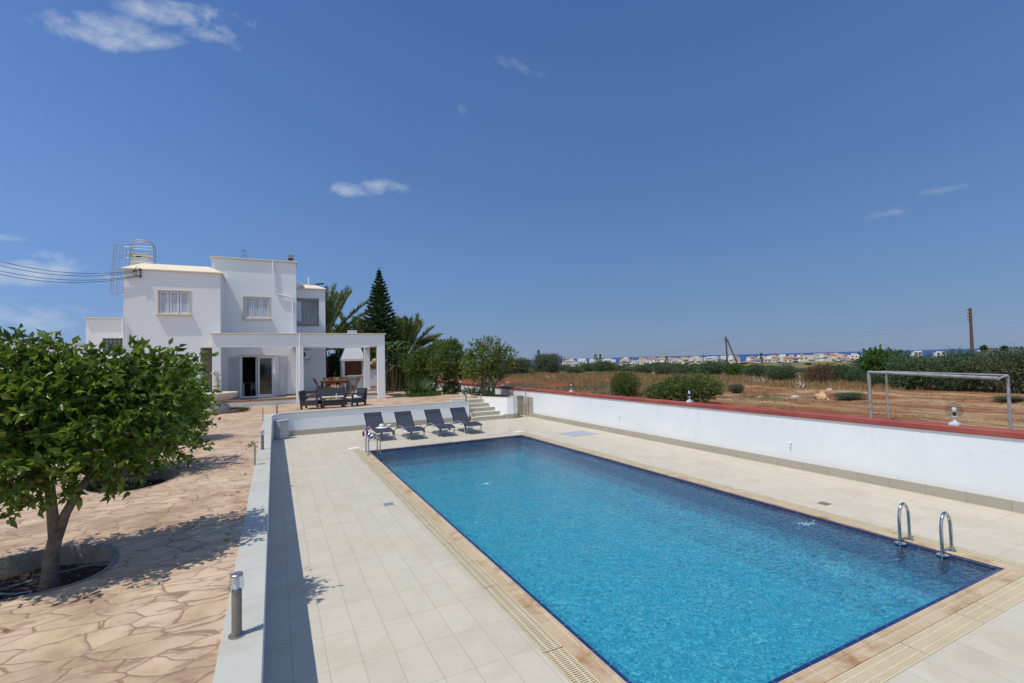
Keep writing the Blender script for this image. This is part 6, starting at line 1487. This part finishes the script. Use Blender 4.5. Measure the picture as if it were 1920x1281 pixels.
# ------------------------------------------------------------------ football goal in the field
t = thing('football_goal', 'weathered grey steel football goal frame standing in the red field', 'goal', (19.6, 8.2, terr(19.6, 8.2)))
O = t.location
A, B = Vector((20.12, 10.2, 2.4)), Vector((18.27, 5.98, 2.33)); A2, B2 = Vector((20.79, 9.95, 2.40)), Vector((18.82, 5.97, 2.4))
GO = M('weathered_grey_paint', (.34, .35, .37), (.22, .22, .23), 5, .6, bump=.2)
mb = MB(); mb.tube([(A.x, A.y, .4), A], .06, 10); mb.build('post', GO, t, O, smooth=True)
mb = MB(); mb.tube([(A2.x, A2.y, .4), A2], .034, 8); mb.build('post', GO, t, O, smooth=True)
mb = MB(); mb.tube([(B2.x, B2.y, .4), B2], .042, 8); mb.build('post', GO, t, O, smooth=True)
mb = MB(); mb.tube([A, B], .055, 10); mb.tube([A2, B2], .03, 8); mb.tube([A, A2], .03, 8); mb.tube([B, B2], .03, 8); mb.build('crossbar', GO, t, O, smooth=True)
# ------------------------------------------------------------------ poles and lines
def pole(label, u0, v0, u1, v1, y=None, D=70, r=.13):
    a = ondist(u1, v1, D); b = ondist(u0, v0, D); z = terr(a.x, a.y)
    d = (b-a); a = a-d*((a.z-z)/d.z); t = thing('utility_pole', label, 'utility pole', (a.x, a.y, z))
    mb = MB(); mb.tube([(0, 0, 0), tuple(b-t.location)], [r*1.2, r*.85], 10); mb.build('pole', WOODP, t)
    return t, b
t, PB = pole('tall brown wooden utility pole rising from the scrub at right', 1819, 578, 1823, 665, D=62, r=.13)
mb = MB(); d = Vector(ray(1819, 578)); sd_ = Vector((RX[0], RX[1], 0)).normalized()
for i in range(4): c = PB-t.location-Vector((0, 0, .15+.32*i))-sd_*.22; mb.lathe([(.05, 0), (.09, .05), (.05, .12), (.03, .16)], tuple(c), 8); mb.bar(tuple(c+sd_*.22), tuple(c), .04, .04)
mb.build('insulators', M('brown_insulator', (.12, .05, .045), None, rough=.3), t)
t, PA = pole('brown wooden utility pole with a diagonal strut near the town', 1361, 631, 1364, 690, D=70, r=.11)
mb = MB(); s0 = ondist(1363, 636, 69.6); s1 = ondist(1386, 690, 69.6); mb.tube([tuple(s0-t.location), tuple(s1-t.location)], .09, 8); mb.build('strut', WOODP, t)
mb = MB()
for i in range(4): c = PA-t.location-Vector((0, 0, .1+.25*i))-sd_*.2; mb.lathe([(.04, 0), (.07, .05), (.03, .12)], tuple(c), 8)
mb.build('insulators', MATS['brown_insulator'], t)
for (u, v0, v1, D, lab) in ((1319, 664, 690, 330, 'distant pale utility pole above the scrub left of the braced pole'), (1053, 667, 690, 240, 'distant dark pole left of the town rooftops'), (1058, 669, 690, 250, 'second distant dark pole left of the town rooftops'), (1182, 668, 690, 420, 'distant dark pole in the middle of the town'), (1414, 669, 690, 300, 'thin distant pole right of the braced pole')):
    pole(lab, u, v0, u, v1, D=D, r=.22)
LINE = M('thin_power_line', (.20, .27, .40), None, rough=.7)
def cable(pts, r, lab, grp):
    mb = MB(); mb.tube(pts, r, 4); tag(mb.build('power_line', LINE), lab, 'power line', grp)
end = ondist(1300, 660, 330); end2 = ondist(2100, 570, 70)
for i in range(4):
    a = PB-Vector((0, 0, .15+.32*i)); b = ondist(1420, 632+5.2*i, 190); P3 = [a.lerp(b, k/16)-Vector((0, 0, 1.6*math.sin(PI*k/16)*.5)) for k in range(17)]
    cable(P3, .008, 'faint overhead line running left from the tall pole', 'power lines left of the tall pole')
    b = ondist(2120, 575+6*i, 60); P3 = [a.lerp(b, k/10)-Vector((0, 0, .4*math.sin(PI*k/10))) for k in range(11)]
    cable(P3, .006, 'faint overhead line running right from the tall pole', 'power lines right of the tall pole')
for i in range(3):
    a = PA-Vector((0, 0, .1+.25*i)); b = ondist(1053, 672+i, 240); P3 = [a.lerp(b, k/14)-Vector((0, 0, 3*math.sin(PI*k/14))) for k in range(15)]
    cable(P3, .014, 'sagging line from the braced pole towards the distant dark poles', 'power lines towards the town')
# ------------------------------------------------------------------ scrub belt: every tree and shrub a thing
kinds = {}
def variant(kind, mat, L, W, shape, n, seeds):
    out = []
    for sd_ in seeds:
        rng = np.random.default_rng(sd_); lobes = []
        for i in range(shape[0]):
            a = rng.uniform(0, 2*PI); r = rng.uniform(.15, .62); lobes.append((r*math.cos(a), r*math.sin(a)*.8, rng.uniform(.28, .72), rng.uniform(.28, .45), rng.uniform(.28, .42), rng.uniform(.2, .34)))
        lobes.append((0, 0, .5, .55, .5, .42))
        me, P = crown(kind, lobes, n, 8, L, W, mat, sd_, .13, .05, .85, minz=0.0)
        tm = MB(); rg = np.random.default_rng(sd_+1)
        for i in range(6): p = P[rg.integers(len(P))]; tm.tube(wobble((0, 0, -.05), tuple(p), 4, .03, rg), [.035, .028, .02, .012, .005], 5)
        v = np.array(tm.v); m2 = bpy.data.meshes.new('trunk'); m2.from_pydata(v.tolist(), [], tm.f); m2.materials.append(BARKP)
        out.append((me, m2))
    kinds[kind] = out
variant('olive_tree', OLIVE, .044, .024, (11,), 2400, (101, 102))
variant('scrub_tree', ACACIA, .042, .024, (12,), 2600, (111, 112, 113))
variant('green_tree', MGREEN, .065, .04, (9,), 1200, (121,))
variant('dark_shrub', LENT, .042, .024, (14,), 2600, (131, 132))
variant('dead_bush', DEADB, .16, .012, (7,), 620, (141,))
def plant(kind, label, cat, u, vt, vb, wpx, D=None, zt=None, vi=0, group=None, dy=1.0, seed=0):
    if D is None: p = onz(u, vb, .5); D = math.hypot(p.x, p.y)
    p = ondist(u, vb, D); z = terr(p.x, p.y); top = ondist(u, vt, D).z; fw = D*math.cos(math.atan2(p.x, p.y)-YAW)
    w_ = wpx/F_PX*fw; h = top-z
    me, tr = kinds[kind][vi % len(kinds[kind])]
    t = thing(kind, label, cat, (p.x, p.y, z-.03), seed*1.7, group)
    a = link('crown', me, t); b = link('trunk', tr, t)
    for q_ in (a, b): q_.scale = (w_*.55, w_*.55*dy, h*1.0)
    return t
belt = [('olive_tree', 968, 673, 707, 70, 'dark grey green bush right behind the citrus tree'), ('olive_tree', 1025, 664, 705, 66, 'grey olive tree at the left of the scrub belt'),
 ('scrub_tree', 1075, 687, 704, 46, 'low blue green bush right of the grey olive tree'), ('scrub_tree', 1132, 676, 703, 62, 'round green bush below the two dark cypresses'),
 ('scrub_tree', 1205, 683, 703, 56, 'low wide bush in front of the middle of the town'), ('olive_tree', 1245, 684, 706, 50, 'grey bush under the distant fir'),
 ('scrub_tree', 1288, 684, 707, 55, 'low green bush left of the broad bush before the braced pole'), ('scrub_tree', 1330, 675, 708, 70, 'broad dense bush left of the braced pole'),
 ('green_tree', 1375, 684, 708, 50, 'bright green bush at the foot of the braced pole'), ('scrub_tree', 1420, 682, 710, 60, 'tangled bush with bare white branches'),
 ('scrub_tree', 1465, 684, 718, 62, 'blue green bush left of the dead brown bush'), ('dead_bush', 1536, 683, 723, 66, 'dead brown leafless bush in the scrub belt'),
 ('scrub_tree', 1580, 682, 722, 50, 'green bush just right of the dead brown bush'), ('scrub_tree', 1612, 690, 724, 50, 'lower green bush behind the left goal post'),
 ('green_tree', 1662, 652, 724, 105, 'tall bright green tree above the left end of the goal'), ('dead_bush', 1700, 700, 730, 46, 'small dead brown bush seen inside the goal frame'),
 ('scrub_tree', 1738, 663, 731, 110, 'large blue green tree behind the middle of the goal'), ('scrub_tree', 1815, 657, 733, 110, 'large dark scrub tree at the foot of the tall pole'),
 ('olive_tree', 1890, 656, 736, 120, 'big spreading grey green tree at the right edge'), ('scrub_tree', 1975, 655, 738, 120, 'scrub tree cut by the right picture edge'),
 ('scrub_tree', 1640, 697, 727, 45, 'low bush in front of the tall bright green tree'), ('scrub_tree', 2080, 652, 740, 140, 'scrub tree beyond the right picture edge'), ('olive_tree', 915, 676, 706, 60, 'grey bush hidden behind the citrus tree'), ('scrub_tree', 1780, 690, 733, 70, 'low dark bush between the two large scrub trees behind the goal')]
for i, (k, u, vt, vb, w_, lab) in enumerate(belt): plant(k, lab, 'dead bush' if k == 'dead_bush' else 'tree' if vb-vt > 45 else 'bush', u, vt, vb, w_, vi=i, seed=i)
# second and third rows filling the belt
rng = random.Random(5)
for i in range(46):
    u = 900+i*26+rng.uniform(-10, 10); p = onz(u, 700 if u < 1250 else 708+max(0, (u-1400))*.045, .5); D = math.hypot(p.x, p.y)*rng.uniform(1.15, 1.5)
    D = min(D, 150); vt = (682 if u < 1420 else 686 if u < 1620 else 668)+rng.uniform(-3, 6)
    plant(rng.choice(['scrub_tree', 'olive_tree', 'scrub_tree', 'green_tree']), 'green scrub bush in the rear rows of the thicket between field and town', 'bush', u, vt, 700, rng.uniform(42, 70), D=D, vi=i, group='rear scrub bushes', seed=i)
for i in range(70):
    u = 930+i*14+rng.uniform(-6, 6); D = rng.uniform(170, 420); vt = 688-(D-170)*.012+rng.uniform(-2, 2)-(u-1000)*.012
    plant(rng.choice(['scrub_tree', 'olive_tree']), 'distant green tree between the thicket and the town', 'tree', u, vt, 695, rng.uniform(14, 26), D=D, vi=i, group='distant trees before the town', seed=i)
# field shrubs
plant('dark_shrub', 'upright green shrub just beyond the red cap, left of the large dark one', 'shrub', 1170, 694, 748, 66, vi=0)
plant('dark_shrub', 'large dense dark green shrub beyond the wall in the centre of the field', 'shrub', 1288, 702, 760, 150, vi=1, seed=2)
plant('dark_shrub', 'lower left lobe of dense dark green shrub beyond the wall', 'shrub', 1238, 716, 760, 60, vi=0, seed=3)
plant('olive_tree', 'small grey green bush in the dry grass right of the large shrub', 'bush', 1380, 720, 737, 36, vi=1)
plant('olive_tree', 'low grey green weed mound right of the big stone', 'bush', 1590, 736, 750, 62, vi=0)
plant('olive_tree', 'low dry grey weed mound in the field seen through the goal', 'bush', 1892, 742, 762, 60, vi=1)
# white bare branches
rg = np.random.default_rng(8)
for (u, v, D, lab) in ((1412, 708, 46, 'bare white branches sticking out of the tangled bush'), (1505, 712, 40, 'bare white trunk leaning left in front of the dead bush'), (1432, 706, 46, 'second bunch of bare white branches right of the first')):
    p = ondist(u, v, D); z = terr(p.x, p.y); t = thing('bare_branches', lab, 'dead branches', (p.x, p.y, z)); mb = MB()
    for i in range(6): tip = (rg.normal()*.7-.3, rg.normal()*.4, rg.uniform(.4, 1.1)); mb.tube(wobble((0, 0, 0), tip, 5, .12, rg), [.04, .035, .03, .022, .014, .008], 5)
    mb.build('branches', M('bleached_wood', (.48, .44, .40), (.34, .30, .27), 6, .8), t)
# stones
def rock(label, u, v, w_, h, col, seed):
    p = onz(u, v, .55); z = terr(p.x, p.y); t = thing('field_stone', label, 'stone', (p.x, p.y, z-.03), seed)
    import bmesh
    bm = bmesh.new(); bmesh.ops.create_icosphere(bm, subdivisions=3, radius=1)
    for q_ in bm.verts:
        n_ = 1+.35*mnoise.noise(q_.co*1.3+Vector((seed, 0, 0)))+.12*mnoise.noise(q_.co*4); q_.co = Vector((q_.co.x*w_*n_, q_.co.y*w_*.6*n_, max(0, q_.co.z+.25)*h*n_*.8))
    me = bpy.data.meshes.new('stone'); bm.to_mesh(me); bm.free(); me.materials.append(col); me.polygons.foreach_set('use_smooth', [True]*len(me.polygons)); me.set_sharp_from_angle(angle=.5); link('rock', me, t)
SANDST = M('orange_limestone', (.58, .40, .22), (.42, .24, .12), 2.5, .9, bump=.6); PALEST = M('pale_limestone', (.60, .54, .46), (.48, .40, .32), 3, .9, bump=.5)
rock('large orange and cream limestone block in the dry weeds of the field', 1541, 748, .50, .42, SANDST, 1); rock('small round orange stone left of the large block', 1427, 747, .22, .16, SANDST, 2)
rock('flat pale stone slab between the two orange stones', 1490, 742, .36, .12, PALEST, 3); rock('small white stone near the tilled strip by the upright shrub', 1119, 722, .14, .13, PALEST, 4); rock('small white stone above the large block', 1555, 738, .14, .12, PALEST, 5); rock('small pale stone in the red soil left of the lamps', 952, 718, .16, .14, PALEST, 6)
# ------------------------------------------------------------------ dry grass, weeds and clods (stuff)
rng = np.random.default_rng(17)
def scatter(n, fn, h, w_, per, lean, seed):
    rg = np.random.default_rng(seed); C, D, Ls = [], [], []
    k = 0
    while k < n:
        x, y = rg.uniform(13.4, 46), rg.uniform(-6, 80); f = fn(x, y)
        if rg.random() > f: continue
        k += 1; z = terr(x, y)-.02; hh = h*rg.uniform(.6, 1.25)*(.55+.6*f)
        for j in range(per): C.append((x+rg.normal()*.10, y+rg.normal()*.10, z)); D.append((rg.normal()*lean, rg.normal()*lean, 1)); Ls.append(hh*rg.uniform(.6, 1.1))
    return C, D, np.array(Ls)
def patchy(x, y, s_=.18, o=0): return max(0., min(1., .5+1.3*mnoise.noise(Vector((x*s_, y*s_, o)))))
def f_tall(x, y):
    edge = 33.5 if y < 24 else (20 if y < 31 else 27.5+(y-33)*.13)
    if y < 16 or x < edge-2: return 0
    return (patchy(x, y, .2, 2)**(.6 if x > 28 else 1.3))*min(1, (x-edge+2)/2.5)*(1 if y > 22 else (y-16)/6)
C, D, Ls = scatter(9000, f_tall, .58, .02, 10, .28, 1); tag(link('tall_dry_grass', leaves_mesh('tall_dry_grass', C, D, Ls, .022, STRAW, seed=1, fold=.1)), kind='stuff')
def f_weed(x, y):
    if not (15 < y < 50 and 19 < x < 32): return 0
    return patchy(x, y, .16, 5)**1.5*min(1, (32-x)/3, (y-15)/3)
C, D, Ls = scatter(2600, f_weed, .36, .02, 10, .6, 2); tag(link('grey_dry_weeds', leaves_mesh('grey_dry_weeds', C, D, Ls, .018, STRAWG, seed=2, fold=.1)), kind='stuff')
def tilled(x, y): return max(0., min(1., (y-31)*.25))*max(0., min(1., (y*.13+24.6-x)*.8))
def f_low(x, y): return (1-tilled(x, y))*patchy(x, y, .35, 9)**2*(1 if y < 30 else .5)
C, D, Ls = scatter(9000, f_low, .12, .02, 7, .9, 3); tag(link('short_straw', leaves_mesh('short_straw', C, D, Ls, .016, STRAW, seed=3, fold=.1)), kind='stuff')
def f_g(x, y): return patchy(x, y, .3, 12)*.9 if (20 < y < 34 and x < 19) else 0
C, D, Ls = scatter(500, f_g, .6, .02, 12, .4, 4); tag(link('dry_grass_by_wall', leaves_mesh('dry_grass_by_wall', C, D, Ls, .015, STRAW, seed=4, fold=.1)), kind='stuff')
mb = MB(); rg = np.random.default_rng(6); k = 0
while k < 8000:
    x, y = rg.uniform(13.4, 40), rg.uniform(8, 80)
    bank = math.exp(-((x-34-(y-40)*.1)/2.0)**2) if y < 60 else .2
    near = tilled(x, y)
    if rg.random() > max(bank, near*.9, .05): continue
    k += 1; s_ = rg.uniform(.03, .10)*(.6 if y < 24 else 1); z = terr(x, y); o = len(mb.v)
    pts = [(-s_, 0, 0), (s_*.2, -s_, 0), (s_, .1*s_, 0), (0, s_, 0), (rg.normal()*s_*.3, rg.normal()*s_*.3, s_*rg.uniform(.7, 1.2))]
    mb.v += [(x+a, y+b, z+c-.01) for a, b, c in pts]; mb.f += [(o, o+1, o+4), (o+1, o+2, o+4), (o+2, o+3, o+4), (o+3, o, o+4)]
tag(mb.build('soil_clods', CLOD), kind='stuff')
# ------------------------------------------------------------------ the town by the sea
TW = [M('town_white', (.70, .69, .66), None, rough=.9), M('town_cream', (.58, .50, .38), None, rough=.9), M('town_grey', (.50, .48, .46), None, rough=.9), M('town_bluewhite', (.60, .64, .68), None, rough=.9)]
TR = M('town_red_roof', (.36, .17, .11), (.29, .12, .08), .3, .9); TWIN = M('town_window', (.08, .10, .13), None, rough=.3); TBLUE = M('town_blue_panel', (.08, .25, .60), None)
def house_t(label, u, vt, vb, wpx, D, mat, roof, group=None, name='town_house', wing=True, floors=2):
    a = ondist(u, vb, D); top = ondist(u, vt, D).z; fw = D*math.cos(math.atan2(a.x, a.y)-YAW); w_ = wpx/F_PX*fw; z0 = a.z; h = top-z0
    ang = -math.atan2(a.x, a.y)+rng2.uniform(-.35, .35); t = thing(name, label, 'house', (a.x, a.y, z0), ang, group); dpt = w_*rng2.uniform(.5, .9)
    mb = MB(); hh = h*(.84 if roof else .95); mb.box(-w_/2, w_/2, 0, dpt, -6, hh)
    if wing: mb.box(-w_*.75, -w_/2, w_*.1, dpt*.8, -6, hh*.6); mb.box(-w_*.2, w_*.25, dpt*.2, dpt*.7, hh, h*1.0 if not roof else hh+.1)
    if not roof: mb.box(-w_/2, w_/2, 0, .3, hh, hh+.5)
    mb.build('wall', mat, t)
    if roof:
        mb = MB(); o = .4; q_ = [(-w_/2-o, -o), (w_/2+o, -o), (w_/2+o, dpt+o), (-w_/2-o, dpt+o)]; r = min(w_, dpt)*.35
        mb.add([(x, y, hh) for x, y in q_]+[(-w_/2+r, dpt/2, h+.3), (w_/2-r, dpt/2, h+.3)], [(3, 2, 1, 0), (0, 1, 5, 4), (1, 2, 5), (2, 3, 4, 5), (3, 0, 4)]); mb.build('roof', TR, t)
    nw = max(2, int(w_/4))
    for fl in range(floors):
        zc = hh*(fl+.45)/floors
        for i in range(nw):
            x = -w_/2+w_*(i+.5)/nw; mb = MB(); mb.box(x-.7, x+.7, -.05, -.001, zc-.6, zc+.7); mb.build('window', TWIN, t)
    if rng2.random() < .6:
        mb = MB(); mb.box(-w_*.4, w_*.3, -1.1, -.06, hh*.5-.12, hh*.5+.12); mb.build('balcony', mat, t)
    return t
rng2 = random.Random(11)
special = [('large hotel with long red roof in the town centre', 1222, 670, 690, 20, 560, 0, True), ('tall white tower house beside the red roofed hotel', 1242, 666, 692, 8, 540, 0, True), ('white house with red roof right of the hotel tower', 1262, 671, 690, 17, 560, 0, True),
  ('cream square house below the two cypresses', 1095, 686, 700, 17, 260, 1, False), ('white block with windows below the town centre', 1180, 681, 692, 14, 420, 3, False), ('white house low left of the town with a blue panel', 1072, 687, 696, 12, 300, 3, False),
  ('small blue building among the scrub bushes', 1441, 688, 696, 9, 240, 3, False), ('large white block with red roof left of the tall green tree', 1590, 673, 689, 30, 430, 3, True), ('cream villa with red roof right of the cypress', 1478, 669, 688, 16, 480, 1, True),
  ('broad cream house with flat white roof top right of town', 1518, 666, 684, 20, 470, 1, False), ('white long house with orange roof before the braced pole strut', 1405, 678, 690, 26, 420, 0, True), ('white tall slab house at the left of the town', 1140, 672, 688, 12, 560, 0, False),
  ('white house on the ridge right of the tall green tree', 1722, 659, 672, 12, 330, 0, False), ('white house with red roof left of the right palms', 1862, 656, 670, 16, 330, 0, True), ('white house between the two right palms', 1900, 656, 668, 14, 340, 0, False), ('white house near the right palms by the tall pole', 1838, 658, 670, 8, 330, 0, False), ('white flat house on the ridge above the goal', 1765, 660, 672, 14, 330, 0, False)]
for (lab, u, vt, vb, w_, D, mi, rf) in special:
    t = house_t(lab, u, vt, vb, w_, D, TW[mi] if 'blue building' not in lab else TBLUE, rf, name='hotel' if 'hotel' in lab and 'large' in lab else 'town_house', floors=3 if 'hotel' in lab else 2)
for i in range(150):
    u = rng2.uniform(1050, 1640); f = rng2.random(); D = 380+f*520; hz = 671-(u-1040)*.0215
    vb = hz+19-f*7+rng2.uniform(-2, 2); vt = vb-rng2.uniform(6, 11)-2*(1-f); vt = max(vt, hz+2.5)
    rf = rng2.random() < (.30 if u > 1350 else .18); mi = rng2.choice([0, 0, 0, 3, 1, 2] if u < 1450 else [0, 1, 1, 0, 3])
    house_t(('small red roofed house' if rf else 'small white or cream flat roofed house')+(' among rooftops in the %s distant town' % ('left' if u < 1330 else 'right')), u, vt, vb, rng2.uniform(5, 11), D, TW[mi], rf, 'houses of the distant town', floors=1 if i % 3 else 2, wing=i % 2 == 0)
# cypresses, firs and palms in the town
def cypress(lab, u, vt, vb, wpx, D, seed, kind='cypress'):
    a = ondist(u, vb, D); h = ondist(u, vt, D).z-a.z; w_ = wpx/F_PX*D*.9; rg = np.random.default_rng(seed); C, Dd = [], []
    t = thing('fir_tree' if kind == 'fir' else 'cypress_tree', lab, 'tree', (a.x, a.y, a.z-2))
    for i in range(700):
        z = rg.random(); r = w_/2*((1-z)**.8 if kind == 'cypress' else (1-z)*(.55+.45*abs(math.sin(z*16))))+.05; b = rg.uniform(0, 2*PI)
        C.append((r*math.cos(b)*rg.uniform(.4, 1), r*math.sin(b)*rg.uniform(.4, 1), 2+h*(.08+.92*z))); Dd.append((math.cos(b), math.sin(b), .5 if kind == 'cypress' else -.1))
    link('crown', leaves_mesh('crown', C, Dd, h*.07, h*.03, DGREEN, seed=seed), t); mb = MB(); mb.tube([(0, 0, 0), (0, 0, 2+h)], [h*.025, .02], 6); mb.build('trunk', BARK, t)
cypress('loose dark fir on the skyline left, above the round bush', 1117, 663, 682, 15, 200, 1, 'fir'); cypress('slim dark cypress beside the loose fir', 1126, 664, 682, 6, 200, 2); cypress('dark fir on the skyline above the grey olive tree', 1010, 656, 682, 16, 120, 3, 'fir')
cypress('dark pointed fir in front of the hotel', 1251, 668, 698, 17, 160, 4, 'fir'); cypress('dark cypress on the skyline right of the braced pole', 1428, 662, 682, 8, 400, 5)
rg = np.random.default_rng(3)
for u, vt, lab in ((1846, 651, 'small round headed palm on the skyline right of the tall pole'), (1885, 652, 'second small palm on the skyline near the right edge')):
    a = ondist(u, 672, 300); h = ondist(u, vt, 300).z-a.z; t = thing('distant_palm', lab, 'palm tree', a); C, Dd = [], []
    mb = MB(); mb.tube([(0, 0, -2), (0, 0, h*.85)], [.3, .2], 6); mb.build('trunk', BARK, t)
    for i in range(160): C.append((0, 0, h*.85)); Dd.append(tuple(rg.normal(size=3)+np.array([0, 0, .4])))
    link('crown', leaves_mesh('crown', C, Dd, 1.9, .35, DGREEN, seed=3), t)
# bush behind the far left house
plant('olive_tree', 'dark bush above the beige house at the far left edge', 'bush', 8, 655, 690, 50, D=95, vi=1)
